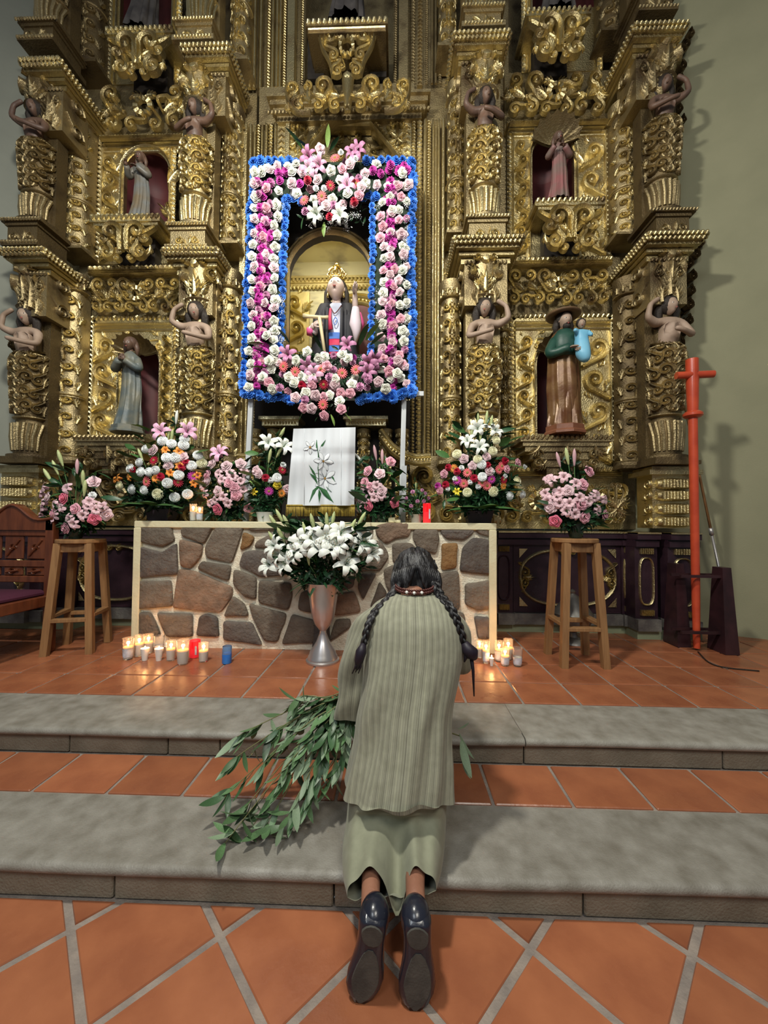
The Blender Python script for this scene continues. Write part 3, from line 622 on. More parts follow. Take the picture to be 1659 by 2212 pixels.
# ---- carved predella band
for q in ((170, 400, 1022, 1138), (400, 560, 1010, 1138), (1090, 1230, 1034, 1132), (1230, 1345, 1034, 1132), (900, 1090, 1000, 1132)):
    place_carv(crest, *q, 3.88, 'gold' if q[0] > 300 else 'gold_dark', 'predella_carving')
board(380, 560, 1000, 1140, 3.90, 'gold_dark'); board(870, 1095, 985, 1140, 3.90, 'gold_dark'); board(20, 190, 1000, 1140, 3.82, 'gold_dark')
def predella_scrolls(px, y):
    mb = MB()
    for i in range(4): mb.lathe([(.001, -.16), (.05, -.16), (.06, -.14), (.06, .14), (.05, .16), (.001, .16)], 12, (0, 0, 0)) if False else None
    mb.box((0, .12, .28), (.36, .22, .56)); mp = lambda u, v, h: (u, -h, v)
    for i, z in enumerate((.07, .20, .34, .46)):
        t = MB().lathe([(.001, -.15), (.045, -.15), (.06, -.10), (.065, 0), (.06, .10), (.045, .15), (.001, .15)], 12); R = Matrix.Rotation(PI/2, 4, 'Y'); mb.join(t, Matrix.Translation((0, .02, z)) @ R)
        for s in (-1, 1): volute(mb, .06, z, .05, PI/2, 1, lambda u, v, h: (s*(.18+h), u, v))
        for k in range(-4, 5): ridge(mb, [(k*.028, z-.04), (k*.028, z+.04)], .011, .02, lambda u, v, h: (u, -.04-h, v))
    mb.box((0, .12, .58), (.46, .32, .05)); mb.box((0, .12, .62), (.40, .28, .04)); return mb
ps = predella_scrolls(0, 0).mesh('scroll_pedestal', M['gold'], 40)
for px in (40, 1455): api(ps, 'scroll_pedestal', X_(px, 3.5, 1060), 3.5, Z_(1137, 3.5), (1.0, 1, .86))
for px in (445, 1040): api(ps, 'scroll_pedestal', X_(px, 3.62, 1060), 3.66, Z_(1137, 3.6), (1.0, 1, .92))
for px in (1330, 1412): place_carv(console_scroll, px-16, px+16, 1040, 1135, 3.62, 'gold_dark', 'side_scroll')
# ---- centre bay: vertical mouldings, lintel, octagonal arch, crest and shelf
def vert(pxs, py0, py1, y, name='ribbed_moulding', m='gold'):
    z1, z0 = Z_(py0, y), Z_(py1, y); pm = (py0+py1)/2; c = (pxs[0][0]+pxs[-1][0])/2; X0 = X_(c, y, pm); mb = MB()
    for (px, wd, kind) in pxs:
        x = X_(px, y, pm)-X0; w_ = wd/FPX*y
        if kind == 'r': rope(mb, x, 0, x, z1-z0, w_, slant=.35, pitch=w_*.8)
        elif kind == 'b': mb.box((x, .02, (z1-z0)/2), (w_, .10, z1-z0))
        elif kind == 'z':
            mb.box((x, .03, (z1-z0)/2), (w_, .06, z1-z0)); n = int((z1-z0)/(w_*.75))
            for i in range(n): ridge(mb, [(x-w_*.38, (i+.2)*w_*.75), (x, (i+.65)*w_*.75), (x+w_*.38, (i+.2)*w_*.75)], w_*.1, .018)
        else: bar(mb, x, 0, x, z1-z0, w_, w_*.7)
    ap(mb, name, M[m], X0, y, z0)
vert([(524, 12, 'b'), (536, 7, 's'), (545, 6, 's'), (553, 8, 'r'), (561, 6, 's'), (570, 7, 's'), (580, 10, 'r'), (590, 8, 's'), (603, 18, 'z'), (618, 8, 'b')], 262, 1000, 3.92)
vert([(878, 18, 'z'), (892, 9, 'r'), (905, 12, 'r'), (917, 8, 's'), (926, 8, 'r'), (935, 5, 's'), (941, 5, 's'), (947, 5, 's'), (957, 8, 's')], 262, 1000, 3.92, m='gold_bright')
vert([(544, 9, 's'), (553, 8, 's'), (566, 7, 's'), (583, 9, 'r'), (592, 7, 's'), (601, 9, 's'), (608, 7, 's'), (617, 8, 'r'), (632, 16, 'b'), (655, 7, 'r')], -300, 185, 3.96)
vert([(855, 7, 'r'), (872, 20, 'b'), (893, 9, 'r'), (908, 12, 'z'), (922, 6, 'r'), (934, 6, 's'), (942, 6, 's'), (951, 7, 'r')], -300, 185, 3.96, m='gold_dark')
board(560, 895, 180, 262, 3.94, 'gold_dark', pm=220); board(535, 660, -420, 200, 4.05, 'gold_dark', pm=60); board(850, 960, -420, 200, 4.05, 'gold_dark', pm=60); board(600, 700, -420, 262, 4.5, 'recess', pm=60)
board(640, 880, -60, 262, 4.45, 'gold_dark', pm=60)
y = 3.78; X0, X1 = X_(575, y, 250), X_(930, y, 250); z = Z_(196, y); mb = MB()                 # lintel
for i, (s, t) in enumerate(((1, .03), (.97, .05), (.94, .05), (.90, .06))): mb.box((0, .09+.02*i, -sum((.03, .05, .05, .06)[:i])-t/2), ((X1-X0)*s, .2-.03*i, t))
rope(mb, -(X1-X0)/2, -.17, (X1-X0)/2, -.17, .04, lambda u, v, h: (u, .02-h, v)); ap(mb, 'lintel', M['gold_dark'], (X0+X1)/2, y, z)
# octagon-headed surround
y = 3.93; oc = [(0, 0)]; mb = MB()
def pxz(px, py, y=y): p = Wy(px, py, y); return (p[0], p[2])
octo = [pxz(*q) for q in ((640, 400), (640, 360), (712, 268), (800, 268), (865, 345), (865, 400))]
outer = [pxz(*q) for q in ((618, 400), (618, 330), (618, 255), (882, 255), (882, 330), (882, 400))]
n = 6; v = [(a, y, b) for a, b in outer]+[(a, y, b) for a, b in octo]+[(a, y+.12, b) for a, b in octo]
mb.add(v, [(i, i+1, n+i+1, n+i) for i in range(5)]+[(n+i, n+i+1, 2*n+i+1, 2*n+i) for i in range(5)])
for (o_, w_, hh) in ((1.0, .035, .04), (1.06, .02, .03)):
    cx, cz = octo[2][0]*.5+octo[3][0]*.5, octo[0][1]
    Q = [(cx+(a-cx)*o_, cz+(b-cz)*o_) for a, b in octo]
    for a, b in zip(Q, Q[1:]): ridge(mb, [a, b], w_/2, hh, lambda u, v, h: (u, y-h, v))
for a, b in zip(octo, octo[1:]): rope(mb, a[0], a[1]+.07, b[0], b[1]+.07, .04, lambda u, v, h: (u, y-.01-h, v))
ap(mb, 'octagonal_surround', M['gold'], 0, 0, 0)
board(612, 890, 255, 440, 4.06, 'gold_dark', pm=330)
for q in ((722, 745, 285, 345), (752, 785, 282, 345), (792, 840, 300, 360)): place_carv(lambda a, b: rinceau(a, b, 3), *q, 4.05, 'gold', 'carved_strip')
for q in ((622, 665, 262, 330), (836, 880, 262, 330)): place_carv(console_scroll, *q, 3.925, 'gold', 'spandrel_carving')
# big pierced crest and tapering bracket, shelf
def big_crest(W_, Hh):
    mb = MB()
    for s in (-1, 1):
        R = Hh*.30
        for (x, z, r, a, d) in ((.455, .70, .20, -PI/2, -s), (.33, .74, .15, PI/2, s), (.20, .70, .27, PI*.5+s*2.6, -s), (.24, .22, .17, PI/2, s), (.10, .20, .18, PI/2, -s), (.40, .22, .20, PI/2, -s), (.13, .62, .12, -PI/2, s)):
            volute(mb, s*x*W_, z*Hh, r*Hh, a, d, flat, r*Hh*.6, tail=(s*(x-.08)*W_, Hh*.45), w=r*Hh*.24)
        for (x, z, a, L, c) in ((.06, .4, .9, .45, -.9), (.17, .35, 1.2, .5, -1.1), (.3, .3, .7, .5, .9), (.44, .4, 1.4, .4, .6), (.36, .15, 0.2, .45, 1.4), (.48, .3, -1.2, .35, -.6)):
            acanth(mb, s*x*W_, z*Hh, (a if s > 0 else PI-a), L*Hh, curl=c*s, h0=.02)
        ridge(mb, [(s*q[0]*W_, q[1]*Hh) for q in bez([(.5, .85), (.49, .4), (.42, .06), (.30, .02)], 5)], .018, .05)
    ridge(mb, [(0, Hh*.05), (0, Hh*.5), (0, Hh)], lambda t: .03+.03*t, .07); boss(mb, 0, Hh*.9, .05, h0=.03); boss(mb, 0, Hh*.12, .035, h0=.03); return mb
place_carv(big_crest, 620, 884, 168, 245, 3.60, 'gold', 'pierced_crest')
def bracket(W_, Hh):
    mb = MB()
    for s in (-1, 1):
        for (x, z, r, a, d) in ((.30, .72, .15, PI/2, s), (.24, .40, .11, PI/2, s), (.16, .10, .12, PI/2, -s), (.16, .86, .08, -PI/2, s), (.09, .22, .06, 0, s)):
            volute(mb, s*x*W_, z*Hh, r*Hh, a, d, flat, r*Hh*.6, tail=(s*(x+.12)*W_, (z+.2)*Hh), w=r*Hh*.24)
        acanth(mb, s*.05*W_, .7*Hh, PI/2-s*.4, .3*Hh, curl=-s*1.0, h0=.01); acanth(mb, s*.4*W_, .6*Hh, PI/2, .35*Hh, curl=-s*.3)
        ridge(mb, [(s*q[0]*W_, q[1]*Hh) for q in bez([(.49, .98), (.44, .6), (.30, .3), (.24, .02)], 5)], .016, .045)
    for k in range(9): a = 2*PI*k/9; ridge(mb, [(math.cos(a)*Hh*.09, Hh*.52+math.sin(a)*Hh*.12), (math.cos(a)*Hh*.14, Hh*.52+math.sin(a)*Hh*.19)], .022, .04, h0=.02)
    return mb
place_carv(bracket, 688, 812, 52, 168, 3.62, 'gold', 'tapering_bracket')
y = 3.55; X0, X1 = X_(660, y, 40), X_(838, y, 40); z = Z_(38, y); mb = MB(); mb.box((0, .3, -.03), (X1-X0, .6, .05), 1); mb.box((0, .3, -.08), ((X1-X0)*.95, .56, .05), 1); rope(mb, -(X1-X0)/2, -.02, (X1-X0)/2, -.02, .055); bar(mb, -(X1-X0)*.47, -.075, (X1-X0)*.47, -.075, .035, .02, lambda u, v, h: (u, .02-h, v))
ap(mb, 'upper_shelf', [M['gold_bright'], M['gold_deep']], (X0+X1)/2, y, z)  # boards toned dark, the shade of the underside put into the colour
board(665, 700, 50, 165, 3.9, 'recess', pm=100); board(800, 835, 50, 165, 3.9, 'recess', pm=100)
# ---- central niche (camarin) with lamp-lit interior
NX = .5*(X_(622, YB, 600)+X_(802, YB, 600)); nr = .5*(X_(802, YB, 600)-X_(622, YB, 600)); nt = Z_(503, YB); nb = Z_(800, YB)
mb, sh = arch_panel(X_(615, YB, 600), X_(880, YB, 600)-.12, nb-.6, Z_(398, YB), NX-nr, NX+nr, nb, nt-nr, YB, .10, .1)
ap(mb, 'arch_surround', M['recess'], smooth=30); k = MB(); n = 22
for rr, w_, hh in ((nr+.012, .02, .05), (nr+.055, .02, .03)): ridge(k, [(NX-rr, nb)]+[(NX-rr*math.cos(PI*i/n), nt-nr+rr*math.sin(PI*i/n)) for i in range(n+1)]+[(NX+rr, nb)], w_, hh, lambda u, v, h: (u, YB-h, v))
ap(k, 'arch_moulding', M['gold_dark']); board(615, 885, 440, 442, YB, 'recess'); 
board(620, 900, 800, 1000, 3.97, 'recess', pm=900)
M['niche_gold'] = mat('niche_gilding', (.70, .57, .24), .42, .75, col2=(.55, .45, .17), scale=7, bump=.15, rough2=.5)
M['niche_plain'] = mat('niche_plain_ceiling', (.66, .60, .33), .6, .2, col2=(.36, .31, .19), scale=3.2, detail=3, lo=.5, hi=.72, stretch=(1, 1, 3))
yb = 4.75; wx = nr+.22
room = MB(); room.box((NX, yb+.03, (nb-.2+nt+.3)/2), (2*wx, .06, nt-nb+.6), 0); room.box((NX-wx, (YB+yb)/2+.05, (nb+nt)/2), (.05, yb-YB-.1, nt-nb+.7), 0)
room.box((NX+wx, (YB+yb)/2+.05, (nb+nt)/2), (.05, yb-YB-.1, nt-nb+.7), 0); room.box((NX, (YB+yb)/2+.05, nt+.28), (2*wx, yb-YB-.1, .05), 0); room.box((NX, (YB+yb)/2, nb-.03), (2*wx, yb-YB-.1, .05), 1)
ap(room, 'niche_chamber', [M['niche_plain'], M['niche_gold']], smooth=False)
k = MB(); zc = Z_(612, yb); 
for i, (t, pr_) in enumerate(((.03, .06), (.04, .045), (.05, .03))): k.box((NX, yb-pr_/2, zc+.06-.045*i), (2*wx, pr_, t))
rope(k, NX-wx, zc+.03, NX+wx, zc+.03, .05, lambda u, v, h: (u, yb-.05-h, v), slant=.2); rope(k, NX-wx, zc-.06, NX+wx, zc-.06, .05, lambda u, v, h: (u, yb-.03-h, v), slant=-.5)
zt2 = zc-.12; xr = X_(772, yb, 680); rr = .34                                                    # round-headed inner arch at the right, carved strip at the left
k.box((X_(640, yb, 700), yb-.02, (zt2+nb)/2), (.34, .04, zt2-nb)); ap(k, 'niche_cornice', M['niche_gold'])
k2 = MB(); s_ = rinceau(.26, zt2-nb-.02, 4, h=.05); s_.box((0, .012, (zt2-nb-.02)/2), (.27, .02, zt2-nb-.03)); s_.v = [np.concatenate(s_.v)+np.array((X_(641, yb, 700), yb-.045, nb+.02))]; k2.join(s_); ap(k2, 'carved_strip', M['niche_gold'])
k3 = MB(); n = 16
for q, w_, hh in ((rr+.03, .03, .04), (rr+.09, .03, .05), (rr+.14, .015, .03)): ridge(k3, [(xr-q, nb)]+[(xr-q*math.cos(PI*i/n), zt2-rr-.16+q*math.sin(PI*i/n)) for i in range(n+1)]+[(xr+q, nb)], w_, hh, lambda u, v, h: (u, yb-.005-h, v))
for i in range(26): a = PI*(i+.5)/26; boss(k3, xr-(rr+.06)*math.cos(a), zt2-rr-.16+(rr+.06)*math.sin(a), .018, lambda u, v, h: (u, yb-.03-h, v))
ap(k3, 'inner_arch', M['niche_gold'])
red = MB().prism([(xr-rr, nb)]+[(xr-rr*math.cos(PI*i/n), zt2-rr-.16+rr*math.sin(PI*i/n)) for i in range(n+1)]+[(xr+rr, nb)], yb-.012, yb+.01)
M['oxblood'] = mat('oxblood_paint', (.13, .03, .025), .55); ap(red, 'inner_arch_panel', M['oxblood'])
pl = bpy.data.lights.new('niche_lamp', 'AREA'); pl.shape = 'RECTANGLE'; pl.size = .7; pl.size_y = .1; pl.energy = 9; pl.color = (1, .95, .84); po = bpy.data.objects.new('niche_lamp', pl); COL.objects.link(po)
po.location = (NX-.1, YB+.16, nt+.02); po.rotation_euler = (math.radians(35), 0, 0)
# ---- tabernacle zone under the flower frame: dark shelf with beaded edges, little columns
y = 3.62
for a, b in ((560, 648), (742, 838)):
    X0, X1 = X_(a, y, 905), X_(b, y, 905); z = Z_(903, y); mb = MB(); mb.box((0, .1, 0), (X1-X0, .25, .03)); mb.box((0, .12, -.04), ((X1-X0)*.9, .2, .05))
    rope(mb, -(X1-X0)/2, .0, (X1-X0)/2, 0, .028, slant=0); rope(mb, -(X1-X0)*.4, -.04, (X1-X0)*.4, -.04, .028, slant=0, mp=lambda u, v, h: (u, .02-h, v)); ap(mb, 'beaded_shelf', M['gold_bright'], (X0+X1)/2, y, z)
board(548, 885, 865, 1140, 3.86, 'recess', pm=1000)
for px in (552, 592, 785, 832, 868): api(pil_me, 'carved_pilaster', X_(px, 3.8, 1030), 3.80, Z_(1125, 3.8), (.55, .7, (Z_(930, 3.8)-Z_(1125, 3.8))/1.8))
y = 3.66
for s, (a, b) in ((1, (865, 935)), (-1, (520, 600))):                                            # swept side volutes beside the tabernacle
    mb = MB(); Q = [pxz(*q, y) for q in (((822, 930), (850, 965), (890, 985), (930, 985)) if s > 0 else ((610, 930), (580, 965), (545, 985), (515, 985)))]
    Q = [tuple(q) for q in bez(Q, 6)]; ridge(mb, Q, .03, .05, lambda u, v, h: (u, -h, v)); ridge(mb, [(a_, b_-.07) for a_, b_ in Q], .02, .04, lambda u, v, h: (u, -h, v))
    for p in Q[::1]: boss(mb, p[0], p[1]-.035, .014, lambda u, v, h: (u, -h-.02, v))
    ap(mb, 'swept_volute', M['gold'], 0, y, 0)
# ---- dado: aubergine painted base with gilt ovals, plinth
DZ0, DZ1 = Z_(1345, 3.65), Z_(1146, 3.65)
def dado_panel(px0, px1, y, kind, d=.3):
    X0, X1 = X_(px0, y, 1250), X_(px1, y, 1250); mb = MB(); w_ = X1-X0; hh = DZ1-DZ0
    mb.box((0, d/2+.02, hh/2), (w_-.004, d, hh), 0); mb.box((0, d/2, hh-.03), (w_, d+.06, .06), 0); mb.box((0, d/2+.005, hh-.10), (w_, d+.03, .05), 0)
    mb.box((0, d/2, .05), (w_, d+.05, .10), 2); mb.box((0, d/2, hh-.004), (w_, d+.08, .014), 1)
    mp = lambda u, v, h: (u, .02-h, v); cz = hh*.5; W2 = w_*.46; H2 = hh*.30
    if kind == 'oval':
        n = 40; e = lambda t: (math.copysign(abs(math.cos(t))**.75, math.cos(t))*W2*.95, cz+math.copysign(abs(math.sin(t))**.85, math.sin(t))*H2)
        ridge(mb, [e(2*PI*i/n) for i in range(n+1)], .016, .03, mp, mi=1)
        for s in (-1, 1):
            for t in (-1, 1): volute(mb, s*W2*.86, cz+t*.05, .045, PI/2, s*t, mp, .03, mi=1, tail=(s*W2*.92, cz+t*.14))
            acanth(mb, s*W2*.9, cz, PI if s > 0 else 0, .13, mp, curl=0, mi=1)
            volute(mb, s*.05, cz+H2*.95, .035, PI/2, s, mp, .03, mi=1)
            for t in (-1, 1):
                mb.add([mp(s*W2*.97, cz+t*H2*1.04, .012), mp(s*W2*.80, cz+t*H2*1.04, .012), mp(s*W2*.97, cz+t*H2*.70, .012)], [(0, 1, 2)], 1)
        for zz in (cz-H2*1.25, cz+H2*1.25): bar(mb, -w_*.48, zz, w_*.48, zz, .014, .014, mp, 0, 0)
    elif kind == 'narrow':
        n = 26; e = lambda t: (math.copysign(abs(math.cos(t))**.7, math.cos(t))*w_*.30, cz+math.copysign(abs(math.sin(t))**.45, math.sin(t))*hh*.24)
        ridge(mb, [e(2*PI*i/n) for i in range(n+1)], .009, .02, mp, mi=1 if px0 > 1300 else 0)
        for zz in (cz-hh*.32, cz+hh*.31):
            for i in range(7): x = (i-3)*w_*.085; ridge(mb, [(x, zz-.025), (x, zz+.025)], w_*.04, .03, mp, mi=1)
    return ap(mb, 'dado_panel', [M['purple'], M['gold'], M['scuffed']], (X0+X1)/2, y, DZ0)
dado_panel(-150, 60, 3.45, 'oval'); dado_panel(60, 96, 3.5, 'narrow'); dado_panel(96, 160, 3.62, 'none'); dado_panel(160, 330, 3.66, 'oval'); dado_panel(330, 1075, 3.66, 'none')
dado_panel(1068, 1110, 3.66, 'narrow'); dado_panel(1110, 1345, 3.68, 'oval'); dado_panel(1345, 1374, 3.66, 'narrow'); dado_panel(1374, 1424, 3.5, 'narrow'); dado_panel(1424, 1446, 3.6, 'none'); dado_panel(1446, 1512, 3.45, 'narrow')
for a, b, y in ((-150, 160, 3.55), (160, 1376, 3.70), (1376, 1516, 3.52)):
    X0, X1 = X_(a, y, 1300), X_(b, y, 1300); n = max(1, int((X1-X0)/.6)); 
    ap(MB().box((0, .14, -(DZ0-P_)/2), (X1-X0, .28, DZ0-P_)), 'plinth', M['plinth'], (X0+X1)/2, y, DZ0, False)
# ================================================================ figures
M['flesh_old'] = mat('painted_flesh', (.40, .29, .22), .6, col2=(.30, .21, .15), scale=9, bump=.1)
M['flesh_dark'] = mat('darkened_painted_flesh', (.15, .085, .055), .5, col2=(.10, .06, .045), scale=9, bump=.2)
M['flesh_pale'] = mat('pale_painted_flesh', (.66, .50, .45), .4)
M['eye_white'] = mat('painted_eye', (.7, .68, .62), .3); M['eye_dark'] = mat('painted_pupil', (.02, .015, .012), .3); M['lip'] = mat('painted_lip', (.40, .12, .10), .4)
M['hair_dark'] = mat('dark_painted_hair', (.025, .017, .012), .5, bump=.6, bscale=40, stretch=(8, 8, 1))
def skin(V, E, R, mats, sub=2, extra=None):
    """one continuous skinned surface baked to plain mesh data"""
    me = bpy.data.meshes.new('skin'); me.from_pydata([tuple(v) for v in V], E, []); o = bpy.data.objects.new('skin', me); COL.objects.link(o)
    md = o.modifiers.new('s', 'SKIN'); sv = me.skin_vertices[0].data
    for i, r in enumerate(R): sv[i].radius = (r, r) if not hasattr(r, '__len__') else r; sv[i].use_root = (i == 0)
    md.use_smooth_shade = True; s = o.modifiers.new('u', 'SUBSURF'); s.levels = sub; s.render_levels = sub
    dg = bpy.context.evaluated_depsgraph_get(); ev = o.evaluated_get(dg); m2 = bpy.data.meshes.new_from_object(ev)
    v = np.zeros(len(m2.vertices)*3); m2.vertices.foreach_get('co', v); mb = MB().add(v.reshape(-1, 3), [tuple(p.vertices) for p in m2.polygons])
    bpy.data.objects.remove(o); bpy.data.meshes.remove(me); bpy.data.meshes.remove(m2); return mb
def head(hh, nu=26, nv=22, eyes=True, beard=False):
    """head facing -Y, centred, total height hh; slots 0 flesh 1 eye white 2 dark 3 lips"""
    v = []; g = lambda x, s: math.exp(-(x/s)**2)
    for j in range(nv+1):
        ph = PI*j/nv
        for i in range(nu):
            a = 2*PI*i/nu; x = math.sin(ph)*math.sin(a)*.36; y = -math.sin(ph)*math.cos(a)*.43; z = math.cos(ph)*.5
            jaw = max(0, -z-.02)*1.0; x *= 1-.75*jaw; 
            if y > 0: y *= 1-.45*max(0, -z-.05)*2; 
            else:
                y *= 1-.12*jaw
                f = min(1, -y/.3)
                y -= f*(.12*g(x, .06)*(g(z+.06, .07)*1.0+.45*g(z-.04, .07)) + .03*g(x, .11)*g(z+.235, .04)+.035*g(x, .12)*g(z+.40, .06) + .022*g(z-.14, .04)*g(abs(x)-.12, .10))
                y += f*(.045*g(abs(x)-.135, .06)*g(z-.045, .05)+.015*g(x, .1)*g(z+.18, .025)+.018*g(x, .1)*g(z+.30, .03))
            v.append((x*hh, y*hh, z*hh))
    mb = MB().add(v, [(j*nu+i, j*nu+(i+1) % nu, (j+1)*nu+(i+1) % nu, (j+1)*nu+i) for j in range(nv) for i in range(nu)])
    if eyes:
        for s in (-1, 1):
            mb.sphere((s*.135*hh, -.345*hh, .045*hh), .062*hh, 1, 10, 7, (1.15, .6, .62)); mb.sphere((s*.13*hh, -.378*hh, .045*hh), .034*hh, 2, 8, 5, (1, .5, 1))
            mb.tube([((s*(.07+.04*k))*hh, (-.385+.012*k*k)*hh, (.135+.012*math.sin(k))*hh) for k in range(4)], .016*hh, 4, 2)
            mb.sphere((s*.355*hh, 0, -.01*hh), .075*hh, 0, 8, 6, (.35, .8, 1.25))
        mb.tube([(x*hh, (-.44+x*x*2.5)*hh, (-.235+.25*x*x)*hh) for x in (-.075, -.035, 0, .035, .075)], [.008*hh, .026*hh, .03*hh, .026*hh, .008*hh], 6, 3)
        mb.tube([(x*hh, (-.425+x*x*2.5)*hh, (-.262-.3*abs(x))*hh) for x in (-.05, 0, .05)], [.008*hh, .02*hh, .008*hh], 6, 3)
    if beard:
        mb.sphere((0, -.24*hh, -.36*hh), .23*hh, 2, 12, 8, (1.0, .8, .85)); mb.tube([(x*hh, (-.42+x*x*1.5)*hh, (-.195-.6*abs(x))*hh) for x in (-.11, -.05, 0, .05, .11)], .028*hh, 6, 2)
    return mb
def place(mb, loc, rx=0, ry=0, rz=0): return Matrix.Translation(loc) @ Matrix.Rotation(rz, 4, 'Z') @ Matrix.Rotation(ry, 4, 'Y') @ Matrix.Rotation(rx, 4, 'X')
def hand(L, curl=.5, spread=.25, side=1, fingers=(1, 1, 1, 1)):
    """hand along +X, palm facing -Z, thumb on +Y*side; length L"""
    mb = MB(); mb.sphere((L*.24, 0, 0), L*.26, 0, 10, 7, (1, .82, .42)); R = L*.058
    for k, (ln, yy) in enumerate(((.44, .165), (.50, .06), (.47, -.05), (.36, -.15))):
        c = curl*(1.0 if fingers[k] else 3.0); a = 0; x, z = L*.42, 0; y = yy*L; P = [(x-L*.1, y*.9, 0), (x, y, z)]
        for s in (.42, .32, .26):
            a -= c*.8; x += math.cos(a)*ln*L*s; z += math.sin(a)*ln*L*s; y += spread*yy*L*s; P.append((x, y, z))
        mb.tube(P, [R*1.05, R*1.05, R, R*.92, R*.7], 7)
    mb.tube([(L*.08, side*L*.14, -L*.02), (L*.24, side*L*.30, -L*.06), (L*.38, side*L*.36, -L*.12), (L*.47, side*L*.35, -L*.18)], [R*1.25, R*1.2, R*1.0, R*.75], 7)
    return mb
def orient(frm, to, roll_=0):
    d = Vector(to)-Vector(frm); q = d.to_track_quat('X', 'Z'); return Matrix.Translation(frm) @ q.to_matrix().to_4x4() @ Matrix.Rotation(roll_, 4, 'X')
def robe(prof, folds=11, amp=.09, seed=0, sy=.72, n=60, nz=26, lean=0, twist=.6, fn=None):
    """draped robe: radius profile with running vertical folds"""
    zs = [p[0] for p in prof]; rs = [p[1] for p in prof]; top = zs[-1]; v = []
    for j in range(nz+1):
        z = top*j/nz; R = float(np.interp(z, zs, rs)); k = 1-j/nz
        for i in range(n):
            a = 2*PI*i/n; w_ = math.sin(folds*a+twist*math.sin(z*5/top+seed)+seed)+.5*math.sin((folds*2+1)*a+2*seed+z*3)
            r = R*(1+amp*(k**.7)*w_*.6)
            x, y = r*math.sin(a), -r*math.cos(a)*sy
            if fn: x, y, z_ = fn(x, y, z, a)
            else: z_ = z
            v.append((x+lean*z, y, z_))
    return MB().add(v, [(j*n+i, j*n+(i+1) % n, (j+1)*n+(i+1) % n, (j+1)*n+i) for j in range(nz) for i in range(n)]+[tuple(range(nz*n, nz*n+n))])
# ---- carved half figures on the columns
def half_figure(s):
    V = [(0, .02, -.05), (0, .01, .05), (0, 0, .13), (0, 0, .205), (0, -.005, .25), (-s*.115, .0, .185), (-s*.165, -.07, .05), (-s*.03, -.15, .055), (s*.05, -.155, .075),
         (s*.115, .0, .185), (s*.21, -.05, .225), (s*.185, -.05, .34), (s*.10, -.04, .40), (-.045, -.05, .13), (.045, -.05, .13)]
    E = [(0, 1), (1, 2), (2, 3), (3, 4), (3, 5), (5, 6), (6, 7), (7, 8), (3, 9), (9, 10), (10, 11), (11, 12), (2, 13), (2, 14)]
    R = [.095, .08, .092, .055, .036, .044, .030, .021, .022, .044, .031, .022, .022, .045, .045]
    mb = skin(V, E, R, None, 1); h_ = head(.155, 20, 16); mb.join(h_, place(h_, (0, -.02, .335), rx=.05, ry=s*.12, rz=-s*.25))
    mb.sphere((0, .012, .358), .088, 2, 12, 8, (1, 1, 1.05)); 
    for q in (-1, 1): mb.tube([(q*.06, .01, .37), (q*.078, .015, .30), (q*.07, .03, .22), (q*.09, .04, .16)], [.034, .038, .032, .014], 7, 2)
    return mb
HF = {}
for s in (-1, 1):
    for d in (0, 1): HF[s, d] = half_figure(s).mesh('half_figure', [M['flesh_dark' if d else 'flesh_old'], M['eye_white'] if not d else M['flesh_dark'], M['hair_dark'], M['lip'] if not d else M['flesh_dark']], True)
for i, (o, X, y, z0, hh, dk) in enumerate(CARY):
    if i > 9: continue
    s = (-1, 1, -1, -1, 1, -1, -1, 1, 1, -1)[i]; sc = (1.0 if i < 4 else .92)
    f = inst('half_figure', HF[s, 0 if i < 4 else 1], o, (0, -.075, CH*.545), (0, 0, 0), (sc/1.08, sc, sc/(hh/CH)))
